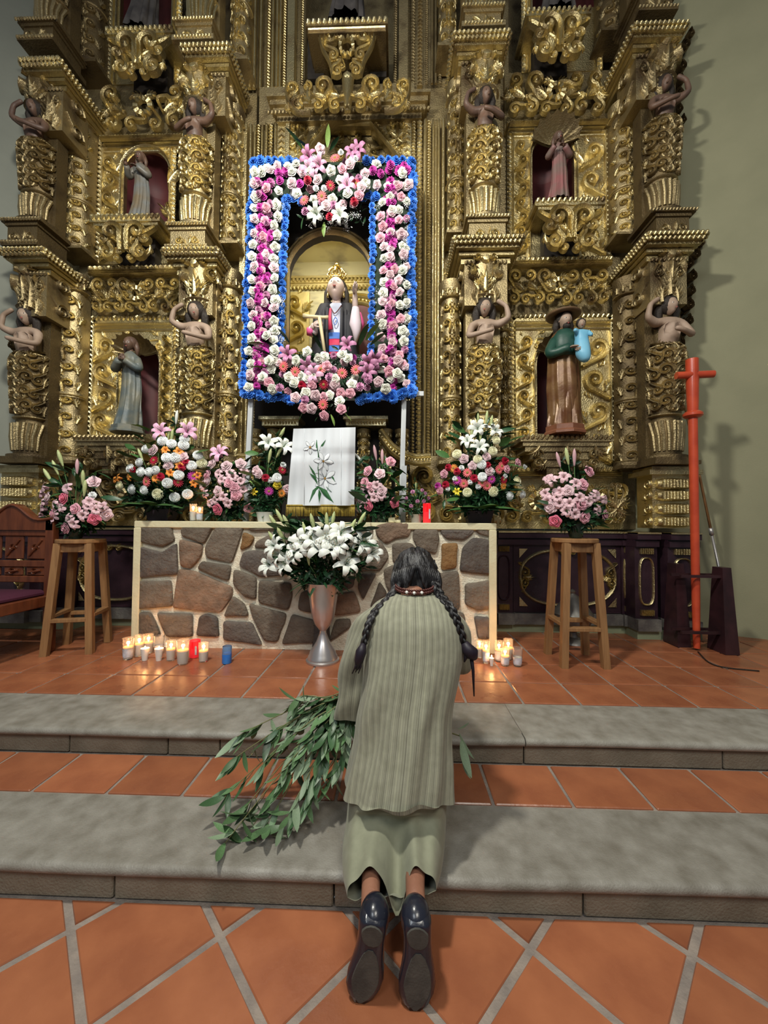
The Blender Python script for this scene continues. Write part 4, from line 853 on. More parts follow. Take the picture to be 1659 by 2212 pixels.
# ---- saints
def saint(name, X, Y, Z, hh, label, robe_m, body_m=None, flesh='flesh_old', folds=11, seed=0, pose='joined', turn=0, hood=None, hat=None, beard=False, base=None, group=None, cat='statue', cloak=None, extra=None):
    r = empty(name, (X, Y, Z), label, cat, rz=turn); k = hh/1.5; bz = 0
    P = lambda mb, nm, m, smooth=50: mb.build(nm, m, r, smooth)
    if base: P(MB().lathe([(.001, 0), (.27*k, 0), (.27*k, .03*k), (.25*k, .05*k), (.25*k, .11*k), (.23*k, .12*k), (.001, .12*k)], 8), 'pedestal', base, 20); bz = .12*k
    pr = [(0, .21), (.08, .205), (.35, .175), (.7, .165), (.88, .15), (1.02, .155), (1.16, .175), (1.24, .13), (1.28, .06), (1.31, .045)]
    def sway(x, y, z, a): t = z/(1.31*k); return (x+.03*k*math.sin(t*PI), y+(.04*k*math.sin(t*3) if y < 0 else 0), z+bz)
    P(robe([(z*k, q*k) for z, q in pr], folds, .16, seed, .8, fn=sway), 'robe', robe_m)
    if cloak: P(robe([(z*k, q*k) for z, q in ((.30, .20), (.5, .215), (.9, .195), (1.15, .20), (1.25, .14), (1.29, .09))], 7, .12, seed+2, .8, fn=lambda x, y, z, a: (x, y+.045*k, z+bz+(.05*k*math.cos(a)))), 'cloak', cloak)
    hd = head(.23*k, beard=beard); M_ = place(hd, (0, -.03*k, bz+1.42*k), rx=.12, rz=.1)
    hm = MB(); hm.join(hd, M_); hm.tube([(0, .01*k, bz+1.26*k), (0, 0, bz+1.36*k)], [.05*k, .045*k], 10)
    P(hm, 'head', [M[flesh], M['eye_white'], M['hair_dark'], M['lip']], True)
    hr = MB(); hr.sphere((0, .015*k, bz+1.455*k), .112*k, 0, 14, 10, (1, 1.05, 1.02))
    for q in (-1, 1): hr.tube([(q*.075*k, .02*k, bz+1.47*k), (q*.10*k, .03*k, bz+1.37*k), (q*.10*k, .04*k, bz+1.24*k)], [.04*k, .045*k, .02*k], 8)
    P(hr, 'hair', hood or M['hair_dark'], True)
    sl = body_m or robe_m; H_ = MB(); S = MB()
    def arm(s, el, wr, tip, roll_=0, curl=.4, L=.15, **kw):
        S.tube([q for q in bez([(s*.13*k, .0, bz+1.17*k), tuple(np.array(el)*k+[0, 0, bz]), tuple(np.array(wr)*k+[0, 0, bz])], 5)], [.06*k, .066*k, .068*k, .07*k, .072*k, .07*k, .066*k, .06*k, .062*k, .058*k, .058*k], 10)
        h_ = hand(L*k, curl, side=s, **kw); H_.join(h_, orient(tuple(np.array(wr)*k+[0, 0, bz]), tuple(np.array(tip)*k+[0, 0, bz]), roll_))
    if pose == 'joined': arm(-1, (-.20, -.08, .98), (-.05, -.20, 1.08), (.0, -.22, 1.2), 1.4); arm(1, (.20, -.08, .98), (.05, -.20, 1.08), (.0, -.22, 1.2), -1.4)
    if pose == 'child': arm(-1, (-.21, -.08, .96), (-.02, -.22, .98), (.10, -.23, 1.0), 0); arm(1, (.21, -.06, 1.0), (.12, -.20, 1.0), (.06, -.26, .96), 0)
    if pose == 'open': arm(-1, (-.23, -.04, .98), (-.16, -.22, 1.05), (-.14, -.30, 1.13), .5); arm(1, (.22, -.06, .98), (.06, -.20, 1.05), (-.02, -.22, 1.08), 0)
    P(S, 'sleeve', sl, True); P(H_, 'hand', M[flesh], True)
    if hat:
        P(MB().lathe([(.001, .09*k), (.06*k, .085*k), (.09*k, .04*k), (.10*k, 0), (.20*k, -.02*k), (.225*k, .0), (.22*k, .01*k), (.10*k, .02*k)], 24, (0, .02*k, bz+1.52*k)), 'hat', hat, True)
    if extra: extra(r, k, bz, P)
    return r
mr = lambda n, a, b, **k: mat(n, a, k.pop('rough', .45), k.pop('metal', 0), col2=b, scale=k.pop('scale', 7), bump=.25, bscale=20, **k)
M['r_blue'] = mr('slate_blue_robe', (.085, .115, .125), (.20, .19, .14)); M['r_tan'] = mr('tan_and_grey_robe', (.16, .12, .07), (.15, .16, .16))
M['r_rose'] = mr('faded_rose_robe', (.26, .10, .10), (.17, .13, .11)); M['r_brown'] = mr('brown_gilded_robe', (.115, .045, .02), (.20, .11, .045), metal=.15, rough=.32)
M['r_green'] = mr('green_tunic', (.012, .05, .038), (.02, .07, .05)); M['r_dark'] = mr('dark_habit', (.04, .035, .035), (.09, .08, .075))
M['hat_m'] = mr('brown_hat', (.12, .07, .035), (.17, .10, .05)); M['child_blue'] = mr('light_blue_child_robe', (.15, .42, .62), (.2, .48, .66)); M['ped'] = mr('red_brown_pedestal', (.22, .085, .045), (.16, .06, .03))
M['crown'] = mat('crown_gold', (.85, .66, .25), .25, 1)
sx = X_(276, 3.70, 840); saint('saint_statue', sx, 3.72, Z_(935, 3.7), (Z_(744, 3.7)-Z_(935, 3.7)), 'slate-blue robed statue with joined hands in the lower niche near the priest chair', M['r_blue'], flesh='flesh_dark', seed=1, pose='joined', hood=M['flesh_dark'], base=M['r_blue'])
def child(r, k, bz, P):
    V = [(0, 0, 0), (0, -.01, .1), (0, -.01, .19), (-.05, -.03, .16), (-.10, -.07, .17), (.06, -.02, .16), (.07, -.09, .10), (.0, -.05, -.08), (.025, -.07, -.17)]
    c = skin([tuple(np.array(v)*k*1.25) for v in V], [(0, 1), (1, 2), (2, 3), (3, 4), (2, 5), (5, 6), (0, 7), (7, 8)], [q*k*1.25 for q in (.078, .065, .04, .03, .018, .03, .018, .075, .045)], None, 2)
    m = MB(); m.join(c, Matrix.Translation((.145*k, -.17*k, bz+.98*k))); P(m, 'child_figure', M['child_blue'], True)
    h_ = MB(); hd = head(.135*k, 16, 14); h_.join(hd, place(hd, (.145*k, -.185*k, bz+1.295*k), rz=-.3)); h_.sphere((.145*k, -.17*k, bz+1.32*k), .062*k, 2, 10, 8); P(h_, 'child_head', [M['flesh_old'], M['eye_white'], M['hair_dark'], M['lip']], True)
    t = MB().lathe([(.14*k, 0), (.165*k, .12*k), (.17*k, .26*k), (.10*k, .36*k), (.05*k, .38*k)], 18, (0, -.012*k, bz+.93*k), sy=.85); P(t, 'tunic', M['r_green'], True)
sx = X_(1221, 3.66, 840); saint('saint_statue', sx, 3.68, Z_(940, 3.66), (Z_(700, 3.66)-Z_(940, 3.66))*.985, 'bearded statue in a brown hat and cloak holding a child in light blue', M['r_brown'], M['r_green'], folds=9, seed=3, pose='child', hat=M['hat_m'], beard=True, base=M['ped'], extra=child, cloak=M['r_brown'])
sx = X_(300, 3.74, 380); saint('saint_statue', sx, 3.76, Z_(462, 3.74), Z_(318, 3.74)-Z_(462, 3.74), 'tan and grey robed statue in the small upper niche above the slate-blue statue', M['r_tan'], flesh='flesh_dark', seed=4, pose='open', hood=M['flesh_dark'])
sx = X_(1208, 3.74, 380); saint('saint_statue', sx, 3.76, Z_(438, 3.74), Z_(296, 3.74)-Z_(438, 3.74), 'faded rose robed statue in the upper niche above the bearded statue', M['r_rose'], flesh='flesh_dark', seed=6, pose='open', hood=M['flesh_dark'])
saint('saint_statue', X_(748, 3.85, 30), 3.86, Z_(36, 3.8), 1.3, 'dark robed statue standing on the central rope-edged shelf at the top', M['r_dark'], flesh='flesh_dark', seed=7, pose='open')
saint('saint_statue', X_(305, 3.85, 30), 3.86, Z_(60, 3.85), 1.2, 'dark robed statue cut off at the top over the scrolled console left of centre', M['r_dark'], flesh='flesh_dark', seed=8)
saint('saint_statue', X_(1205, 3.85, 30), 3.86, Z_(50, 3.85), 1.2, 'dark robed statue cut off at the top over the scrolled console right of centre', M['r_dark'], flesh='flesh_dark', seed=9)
# the crowned saint in the lit central niche, waist up behind the garland
def central():
    y = 4.38; X = X_(727, y, 680); Z = Z_(868, y); zt = Z_(606, y); k = (zt-Z)/1.5*.97; px = lambda a, b, yy=y: tuple((Wy(a, b, yy)-np.array([X, y, Z])))
    r = empty('crowned_saint', (X, y, Z), 'crowned female saint statue in black shawl with raised hand and tau cross', 'statue'); P = lambda mb, nm, m, s=50: mb.build(nm, m, r, s)
    W = {n: mat(n, c, ro) for n, c, ro in (('black_shawl', (.012, .012, .018), .7), ('blouse_white', (.62, .66, .82), .6), ('skirt_red', (.55, .03, .09), .6), ('skirt_blue', (.06, .16, .50), .6), ('sleeve_lace', (.80, .68, .76), .6), ('sleeve_pink', (.80, .12, .35), .6), ('tau_wood', (.72, .60, .36), .5))}
    w_ = .20*k
    P(robe([(0, .2*k), (.7*k, .17*k), (.9*k, .155*k), (1.1*k, .17*k), (1.22*k, .12*k), (1.26*k, .06*k)], 9, .05, 1, .7), 'blouse', W['blouse_white'])
    for i, (z0, m) in enumerate(((.50, 'skirt_red'), (.58, 'skirt_blue'), (.66, 'skirt_red'), (.74, 'skirt_blue'))):
        P(MB().lathe([(.188*k, 0), (.185*k, .08*k), (.17*k, .081*k)], 24, (0, -.004, z0*k), sy=.74, cap=False), 'sash_band', W[m], True)
    P(MB().tube([(-.055*k, -.135*k, 1.12*k), (-.06*k, -.16*k, .98*k), (-.045*k, -.165*k, .84*k)], [.015*k, .022*k, .03*k], 8, flat=.4), 'red_ribbon', W['skirt_red'], True)
    sh = MB()
    for s in (-1, 1):       # shawl: two heavy falls over shoulder and arms
        sh.tube([(s*.05*k, .03*k, 1.25*k), (s*.13*k, -.01*k, 1.17*k), (s*.17*k, -.05*k, 1.0*k), (s*.18*k, -.06*k, .75*k), (s*.19*k, -.06*k, .4*k), (s*.2*k, -.05*k, .1*k)], [.05*k, .10*k, .12*k, .115*k, .12*k, .13*k], 14, up=(0, 1, 0))
        for q in range(4): sh.tube([(s*(.09+.045*q)*k, (-.15-.0*q)*k, 1.12*k-q*.03*k), (s*(.09+.05*q)*k, (-.17+.015*q)*k, .7*k), (s*(.08+.055*q)*k, (-.17+.015*q)*k, .2*k)], [.018*k, .024*k, .028*k], 6)
    sh.sphere((0, .06*k, .95*k), .19*k, 0, 14, 10, (1.15, .6, 1.7)); P(sh, 'shawl', W['black_shawl'], True)
    hd = head(.30*k, 34, 30); hm = MB(); hm.join(hd, place(hd, (0, -.06*k, 1.40*k), rx=-.28)); hm.tube([(0, -.01*k, 1.16*k), (0, -.03*k, 1.34*k)], [.062*k, .055*k], 12); P(hm, 'head', [M['flesh_pale'], M['eye_white'], M['hair_dark'], M['lip']], True)
    hr = MB(); hr.sphere((0, .02*k, 1.44*k), .135*k, 0, 16, 12, (1, 1, 1.08))
    for s in (-1, 1): hr.tube([(s*.07*k, -.02*k, 1.5*k), (s*.115*k, -.01*k, 1.38*k), (s*.12*k, .0, 1.22*k), (s*.11*k, .01*k, 1.08*k)], [.035*k, .045*k, .045*k, .03*k], 9)
    P(hr, 'hair', M['hair_dark'], True)
    cr = MB(); cr.lathe([(.085*k, 0), (.09*k, .03*k), (.08*k, .03*k), (.078*k, 0)], 20, (0, -.02*k, 1.535*k))
    for i in range(8): a = 2*PI*i/8; c_, s_ = math.cos(a), math.sin(a); cr.tube([(c_*.088*k, s_*.088*k-.02*k, 1.56*k), (c_*.12*k, s_*.12*k-.02*k, 1.62*k), (c_*.06*k, s_*.06*k-.02*k, 1.70*k), (0, -.02*k, 1.72*k)], .011*k, 5); cr.sphere((c_*.10*k, s_*.10*k-.02*k, 1.64*k), .02*k, 0, 6, 5)
    for i in range(16): a = 2*PI*i/16; cr.sphere((math.cos(a)*.092*k, math.sin(a)*.092*k-.02*k, 1.57*k), .012*k, 0, 6, 4)
    cr.sphere((0, -.02*k, 1.75*k), .03*k, 0, 8, 6); P(cr, 'crown', M['crown'], True)
    for s in (-1, 1): P(MB().tube([(s*.10*k, -.07*k, 1.37*k), (s*.10*k, -.075*k, 1.29*k)], [.008*k, .016*k], 6), 'earring', M['crown'], True)
    # necklace and chest emblem
    P(MB().tube([tuple(q) for q in bez([(-.07*k, -.11*k, 1.17*k), (-.03*k, -.145*k, 1.09*k), (0, -.15*k, 1.05*k), (.04*k, -.145*k, 1.09*k), (.075*k, -.11*k, 1.17*k)], 4)], .006*k, 5), 'necklace', M['oxblood'], True)
    P(MB().lathe([(.001, -.004), (.032*k, -.004), (.034*k, 0), (.032*k, .006), (.001, .006)], 14).add([], []) and MB().tube([tuple(q) for q in bez([(.01*k, -.155*k, 1.0*k), (.035*k, -.155*k, .96*k), (.01*k, -.16*k, .9*k), (-.015*k, -.155*k, .95*k), (.01*k, -.155*k, 1.0*k)], 5)], .005*k, 5), 'embroidery', W['skirt_blue'], True)
    P(MB().lathe([(.085*k, 0), (.09*k, .035*k)], 20, (0, -.01*k, 1.17*k), sy=.9, cap=False), 'collar', W['blouse_white'], True)
    # raised arm (viewer right) with lace sleeve
    sh_, el, wr, tip = px(762, 690), px(768, 700, y-.25), px(767, 648, y-.28), px(766, 615, y-.30)
    P(MB().tube([tuple(np.array(px(768, 742, y-.22))), tuple(np.array(px(770, 715, y-.25))), el, px(768, 678, y-.26), px(768, 664, y-.27)], [.012, .05, .068, .05, .035], 12), 'sleeve', W['sleeve_lace'], True)
    P(MB().tube([px(776, 722, y-.2), px(777, 700, y-.2), px(774, 676, y-.22)], [.02, .06, .03], 10), 'sleeve', W['sleeve_pink'], True)
    ar = MB().tube([px(768, 676, y-.26), wr, px(767, 636, y-.29)], [.036, .030, .026], 10); h_ = hand(.17, .12, .5, side=-1, fingers=(1, 1, 1, 0)); ar.join(h_, orient(px(767, 640, y-.29), tip, PI/2)); P(ar, 'hand', M['flesh_pale'], True)
    # lower arm (viewer left) gripping the tau cross
    P(MB().tube([px(690, 700), px(676, 718, y-.12), px(676, 712, y-.25)], [.07, .06, .05], 12), 'sleeve', W['sleeve_lace'], True); P(MB().tube([px(672, 722, y-.2), px(669, 708, y-.25)], [.05, .035], 10), 'sleeve', W['sleeve_pink'], True)
    h_ = hand(.15, .75, .2, side=-1); hm = MB().tube([px(674, 712, y-.22), px(677, 702, y-.28)], [.03, .026], 10); hm.join(h_, orient(px(676, 702, y-.28), px(690, 694, y-.30), 1.2)); P(hm, 'hand', M['flesh_pale'], True)
    yy = y-.31; tc = MB(); a, b = px(655, 683, yy), px(709, 686, yy); c, d = px(690, 686, yy), px(702, 765, yy)
    tc.tube([a, tuple(np.array(a)*.8+np.array(b)*.2), tuple((np.array(a)+np.array(b))/2), tuple(np.array(a)*.2+np.array(b)*.8), b], [.030, .019, .018, .017, .022], 8); tc.tube([c, d], [.020, .017], 8); P(tc, 'tau_cross', W['tau_wood'], True)
central()
# ================================================================ flowers
def fm(n, c, c2=None, r=.55, **k): return mat(n, c, r, col2=c2, scale=k.pop('scale', 25), sss=.08, rnd=k.pop('rnd', .12), **k)
FM = dict(white=fm('white_petal', (.80, .80, .66), (.86, .86, .80)), palepink=fm('pale_pink_petal', (.80, .54, .60), (.85, .68, .70)), pink=fm('pink_petal', (.78, .34, .45), (.84, .50, .56)), deep=fm('deep_pink_petal', (.72, .14, .25), (.78, .22, .30)),
    red=fm('crimson_petal', (.38, .008, .03), (.48, .015, .05)), coral=fm('coral_petal', (.78, .13, .16), (.85, .22, .22)), magenta=fm('magenta_petal', (.52, .03, .34), (.66, .08, .45)), orange=fm('orange_petal', (.85, .25, .04), (.90, .40, .08)),
    mauve=fm('mauve_petal', (.50, .16, .34), (.62, .32, .48)), blue=fm('blue_dyed_petal', (.02, .12, .62), (.08, .32, .88), scale=9, rnd=.3), cream=fm('cream_petal', (.78, .76, .48), (.84, .82, .62)), snow=fm('snow_petal', (.82, .85, .86), (.88, .90, .88)), yellow=fm('yellow_petal', (.85, .66, .02), (.9, .75, .1)),
    lilywhite=fm('lily_white', (.84, .86, .84), (.80, .84, .74)), lilypink=fm('lily_pink', (.70, .32, .52), (.82, .55, .68)), alst=fm('alstroemeria_pink', (.72, .42, .50), (.80, .60, .62)))
M['leaf'] = fm('leaf_green', (.035, .10, .025), (.06, .15, .04), r=.45, rnd=.35); M['leaf_dark'] = fm('leaf_dark_green', (.012, .045, .018), (.02, .07, .025), r=.4, rnd=.35); M['leaf_light'] = fm('leaf_light_green', (.16, .26, .06), (.22, .34, .09), r=.45, rnd=.2)
M['bud'] = fm('green_bud', (.42, .50, .20), (.55, .60, .32), r=.45); M['bud_pink'] = fm('pink_bud', (.70, .34, .46), (.62, .48, .42), r=.45); M['eye_c'] = mat('flower_heart', (.30, .20, .05), .8); M['eye_g'] = mat('flower_heart_green', (.35, .40, .12), .8); M['stem'] = mat('stem_green', (.05, .13, .03), .5)
def petal(mb, a, w, prof, nu=4, cup=.0, mi=0, tipw=.3, ruf=0, ph=0):
    """petal patch about azimuth a: prof = [(r, z)] from base to tip, half-width w at the widest"""
    v = []; m = len(prof); ca, sa = math.cos(a), math.sin(a)
    for j, (r, z) in enumerate(prof):
        t = j/(m-1); ww = w*(math.sin(PI*(.18+.72*t))**.8 if tipw < .5 else (.5+.5*t))
        for i in range(nu+1):
            u = -1+2*i/nu; zz = z+cup*ww*u*u+ruf*math.sin(u*7+ph+a*3)*t; v.append((r*ca-u*ww*sa, r*sa+u*ww*ca, zz))
    mb.add(v, [(j*(nu+1)+i, j*(nu+1)+i+1, (j+1)*(nu+1)+i+1, (j+1)*(nu+1)+i) for j in range(m-1) for i in range(nu)], mi)
def rose_mb(seed):
    """nested wavy cups, off-centre like an opening rose"""
    rn = random.Random(seed); mb = MB(); n = 20
    for l, (R, z0, z1, nb_) in enumerate(((.50, -.08, .06, 5), (.42, -.02, .14, 5), (.325, .04, .20, 4), (.225, .09, .25, 3), (.13, .12, .27, 3))):
        ph = rn.random()*6; ox, oy = rn.uniform(-.03, .03), rn.uniform(-.03, .03); v = []
        for q, (rr, zz) in enumerate(((.45, 0), (.66, .62), (.86, .98), (.97, 1.05), (1.0, .86))):
            for i in range(n):
                a = 2*PI*i/n; lobe = 1+.075*math.cos(nb_*a+ph)*q/3+.04*math.sin(a+ph); v.append((ox+R*rr*lobe*math.cos(a), oy+R*rr*lobe*math.sin(a), z0+(z1-z0)*zz+.03*math.sin(nb_*a+ph+1)*q/3))
        mb.add(v, [(j*n+i, j*n+(i+1) % n, (j+1)*n+(i+1) % n, (j+1)*n+i) for j in range(4) for i in range(n)]+([tuple(range(n))] if l == 0 else []))
    mb.sphere((0, 0, .20), .07, 0, 8, 5, (1, 1, 1.5)); mb.lathe([(.02, -.22), (.16, -.14), (.20, -.06)], 6, mi=1); return mb
def carn_mb(seed, n=11, layers=4):
    rn = random.Random(seed); mb = MB()
    for l in range(layers):
        r = .5-.11*l; z = .02+.09*l; m = n*2; ph = rn.random()*6; v = []
        for j, q in enumerate((.25, .7, 1)):
            for i in range(m): a = 2*PI*i/m+ph; rr = r*q*(1+(.10 if i % 2 else -.08)*q+rn.uniform(-.05, .05)*q); v.append((rr*math.cos(a), rr*math.sin(a), z+.16*q*(l*.35+.2)+(.07 if i % 2 else -.03)*q))
        mb.add(v, [(j*m+i, j*m+(i+1) % m, (j+1)*m+(i+1) % m, (j+1)*m+i) for j in range(2) for i in range(m)]+[tuple(range(m))])
    return mb
def pomp_mb(seed):
    rn = random.Random(seed); mb = MB(); mb.sphere((0, 0, .12), .32, 0, 10, 6, (1, 1, .8)); g = PI*(3-5**.5); N = 78
    for i in range(N):
        c = 1-i/N*1.15; s = math.sqrt(max(0, 1-c*c)); a = g*i; d = Vector((s*math.cos(a), s*math.sin(a), c*.8)); t = Vector((-math.sin(a), math.cos(a), 0)); u = d.cross(t); p = Vector((0, 0, .12))+d*.28; q = Vector((0, 0, .12))+d*.49-Vector((0, 0, .03)); w = .055
        mb.add([(p-t*w)[:], (p+t*w)[:], (q+t*w*1.1-u*.03)[:], (q+d*.03)[:], (q-t*w*1.1-u*.03)[:]], [(0, 1, 2, 3, 4)])
    return mb
def gerb_mb(seed):
    rn = random.Random(seed); mb = MB()
    for l, n in ((0, 15), (1, 11)):
        for k in range(n): petal(mb, 2*PI*k/n+l*.2, .062, [(.1, .02+.04*l), (.3, .05+.05*l), ((.50-.13*l), .03+.07*l)], 2, .2)
    mb.lathe([(.15, .02), (.14, .09), (.07, .12), (.001, .11)], 10, mi=2, cap=False); return mb
def lily_mb(seed, wide=.14, curl=1.0, throat=.42):
    rn = random.Random(seed); mb = MB()
    for k in range(6):
        w = wide*(1.15 if k % 2 else .85); e = rn.uniform(.85, 1.12)
        petal(mb, 2*PI*k/6+rn.uniform(-.08, .08), w, [(.02, -.30), (.07, -.05), (.20, .18), (.38*e, .27), (.52*e, .20*curl+.02), (.60*e, .06*curl)], 4, -.25*curl, ruf=.012)
    for k in range(6): a = 2*PI*k/6+.4; mb.tube([(0, 0, -.1), (.05*math.cos(a), .05*math.sin(a), .2), (.12*math.cos(a), .12*math.sin(a), .38)], [.008, .006, .005], 4, 1); mb.sphere((.12*math.cos(a), .12*math.sin(a), .39), .02, 2, 5, 4, (1, 1, .6))
    mb.tube([(0, 0, -.1), (0, 0, .42)], .01, 5, 1); mb.lathe([(.015, -.5), (.03, -.34), (.04, -.25)], 6, mi=1); return mb
def bud_mb(): return MB().lathe([(.02, -.5), (.05, -.42), (.09, -.15), (.11, .1), (.085, .32), (.03, .47), (.002, .5)], 8)
def leaf_mb(w=.16, bend=.3, n=6, fold=.25):
    v = []
    for j in range(n+1):
        t = j/n; ww = w*math.sin(PI*min(1, .06+t*.94))**.8; z = t; y = -bend*t*t
        for u in (-1, 0, 1): v.append((u*ww, y-(fold*ww if u else 0), z*(1-.15*bend*t)))
    return MB().add(v, [(j*3+i, j*3+i+1, (j+1)*3+i+1, (j+1)*3+i) for j in range(n) for i in (0, 1)])
FL = {}
def reg(k, name, fn, m, nvar, *a):
    FL[k] = (name, [fn(s, *a).mesh(name, [FM[m], M['leaf'], M['eye_c']], True, False) for s in range(nvar)])
for k, m in (('W', 'white'), ('P', 'palepink'), ('p', 'pink'), ('D', 'deep'), ('Y', 'yellow')): reg(k, 'rose', rose_mb, m, 3)
for k, m in (('m', 'magenta'), ('r', 'red'), ('w', 'snow'), ('U', 'blue'), ('v', 'mauve')): reg(k, 'carnation', carn_mb, m, 3)
for k, m in (('G', 'coral'), ('M', 'magenta'), ('o', 'orange'), ('R', 'red')): reg(k, 'gerbera', gerb_mb, m, 1)
for k, m in (('C', 'snow'), ('c', 'cream')): reg(k, 'chrysanthemum', pomp_mb, m, 2)
reg('L', 'lily', lily_mb, 'lilywhite', 3); reg('K', 'lily', lily_mb, 'lilypink', 2); reg('V', 'lily', lily_mb, 'mauve', 2); reg('A', 'alstroemeria', lily_mb, 'alst', 2, .19, .2); reg('O', 'alstroemeria', lily_mb, 'orange', 1, .17, .4); reg('y', 'alstroemeria', lily_mb, 'yellow', 1, .15, .6)
FL['b'] = ('bud', [bud_mb().mesh('bud', M['bud'])]); FL['q'] = ('bud', [bud_mb().mesh('bud', M['bud_pink'])]); FL['B'] = ('bud', [bud_mb().mesh('bud', FM['lilywhite'])])
FS = dict(W=.094, P=.094, p=.09, D=.094, Y=.075, m=.078, r=.075, w=.055, U=.085, v=.075, G=.098, M=.09, o=.085, R=.09, C=.088, c=.095, L=.155, K=.15, V=.14, A=.075, O=.07, y=.07, b=.13, q=.13, B=.13)
LEAF = [leaf_mb(.15, .35).mesh('leaf', M[k], True, False) for k in ('leaf', 'leaf_dark', 'leaf_light')]+[leaf_mb(.10, .6).mesh('leaf', M[k], True, False) for k in ('leaf', 'leaf_dark')]+[leaf_mb(.30, .3).mesh('leaf', M['leaf'], True, False)]
rf = random.Random(5)
def flower(k, root, loc, nrm, sc=1.0, spin=None):
    nm, mes = FL[k]; q = Vector(nrm).normalized().to_track_quat('Z', 'Y') @ Matrix.Rotation(rf.uniform(0, 6.28) if spin is None else spin, 4, 'Z').to_quaternion()
    o = bpy.data.objects.new(nm, rf.choice(mes)); COL.objects.link(o); o.parent = root; o.location = loc; s = FS[k]*sc; o.scale = (s, s, s); o.rotation_euler = q.to_euler(); return o
def leaf(root, loc, d, L, kind=0, roll_=None, name='leaf'):
    q = Vector(d).normalized().to_track_quat('Z', 'Y') @ Matrix.Rotation(rf.uniform(-1.2, 1.2) if roll_ is None else roll_, 4, 'Z').to_quaternion()
    o = bpy.data.objects.new(name, LEAF[kind]); COL.objects.link(o); o.parent = root; o.location = loc; o.scale = (L, L, L); o.rotation_euler = q.to_euler(); return o
def parse(s, x0, y0, sc):
    out = []
    for t in s.split(): k = t[0]; a, b = t[1:].split(','); out.append((k, x0+float(a)*sc, y0+float(b)*sc))
    return out
def haze(pts, name, m, root, r=.004, n=30, sp=.03):
    """sprays of tiny blossoms (gypsophila and filler)"""
    mb = MB()
    for p in pts:
        for _ in range(n):
            c = np.array(p)+np.array([rf.gauss(0, sp), rf.gauss(0, sp*.4), rf.gauss(0, sp)]); s = r*rf.uniform(.7, 1.5)
            a = np.array([[1, 0, -.4], [-.5, .87, -.4], [-.5, -.87, -.4], [0, -.3, 1]]) @ np.array(Matrix.Rotation(rf.uniform(0, 6), 3, 'X'))
            mb.add(c+a*s, [(0, 1, 2), (0, 3, 1), (1, 3, 2), (2, 3, 0)])
    o = mb.build(name, m, root, False); o['kind'] = 'stuff'; return o
def frond_mass(pts, root, Lr=(.05, .11), n=3, name='foliage', m='leaf_dark', dirf=None):
    mb = MB(); base = leaf_mb(.17, .4, 3)
    for p in pts:
        for _ in range(n):
            d = Vector((rf.gauss(0, 1), rf.gauss(-.3, .5), rf.gauss(.25, .8))).normalized() if dirf is None else dirf(p); L = rf.uniform(*Lr)
            q = (d.to_track_quat('Z', 'Y') @ Matrix.Rotation(rf.uniform(0, 6.28), 4, 'Z').to_quaternion()).to_matrix().to_4x4()
            mb.join(base, Matrix.Translation(tuple(np.array(p)+[rf.gauss(0, .012), rf.uniform(0, .05), rf.gauss(0, .012)])) @ q @ Matrix.Scale(L, 4))
    o = mb.build(name, M[m], root, False); o['kind'] = 'stuff'; return o
# ---- flower covered frame on two white legs
FY = lambda py: 3.37+(870-py)/530*.17
def FP(px, py, dy=0): return Wy(px, py, FY(py)+dy)
fo = Wy(708, 1120, 3.44); fo[2] = az1; FRM = empty('flower_garland', tuple(fo), 'tall rectangular flower-covered frame with blue edging on white legs', 'floral frame')
M['foam'] = mat('backing_green', (.02, .035, .02), .9); M['white_wood'] = mat('white_painted_wood', (.62, .65, .66), .5, col2=(.50, .52, .54), scale=12, bump=.2, stretch=(1, 1, .2))
mb = MB()
def quad_board(P0, P1, P2, P3, t=.06):
    v = [FP(*p, 0.045) for p in (P0, P1, P2, P3)]+[FP(*p, 0.045+t) for p in (P0, P1, P2, P3)]; mb.add([q-fo for q in v], [(0, 1, 2, 3), (7, 6, 5, 4), (0, 4, 5, 1), (1, 5, 6, 2), (2, 6, 7, 3), (3, 7, 4, 0)])
quad_board((548, 350), (890, 350), (888, 425), (552, 425)); quad_board((545, 420), (618, 420), (604, 770), (528, 770)); quad_board((808, 420), (890, 420), (890, 770), (806, 770)); quad_board((526, 765), (890, 765), (886, 862), (526, 862))
mb.build('backing_board', M['foam'], FRM, False)
for (a, b, c, d) in ((543, 858, 531, 1118), (873, 858, 866, 1118)):
    p = [FP(a, b, .06)-fo, Wy(c, d, 3.46)-fo]; p[1][2] = .0; mb = MB(); dx = np.array((.021, 0, 0)); dy = np.array((0, .018, 0))
    v = [p[1]-dx-dy, p[1]+dx-dy, p[1]+dx+dy, p[1]-dx+dy, p[0]-dx-dy, p[0]+dx-dy, p[0]+dx+dy, p[0]-dx+dy]; mb.add(v, [(3, 2, 1, 0), (4, 5, 6, 7), (0, 1, 5, 4), (1, 2, 6, 5), (2, 3, 7, 6), (3, 0, 4, 7)])
    if a > 800: q0, q1 = p[1], p[1]*.55+p[0]*.45; o_ = np.array((.018, -.03, 0)); v = [q0-dx+o_-dy*.4, q0+dx+o_-dy*.4, q0+dx+o_+dy*.6, q0-dx+o_+dy*.6, q1-dx+o_-dy*.4, q1+dx+o_-dy*.4, q1+dx+o_+dy*.6, q1-dx+o_+dy*.6]; mb.add(v, [(3, 2, 1, 0), (4, 5, 6, 7), (0, 1, 5, 4), (1, 2, 6, 5), (2, 3, 7, 6), (3, 0, 4, 7)])
    mb.build('frame_leg', M['white_wood'], FRM, False)
a = FP(868, 850, .07)-fo; b = FP(915, 852, .07)-fo; MB().box((a+b)/2, (b[0]-a[0], .03, .04)).build('cross_rail', M['white_wood'], FRM, False)
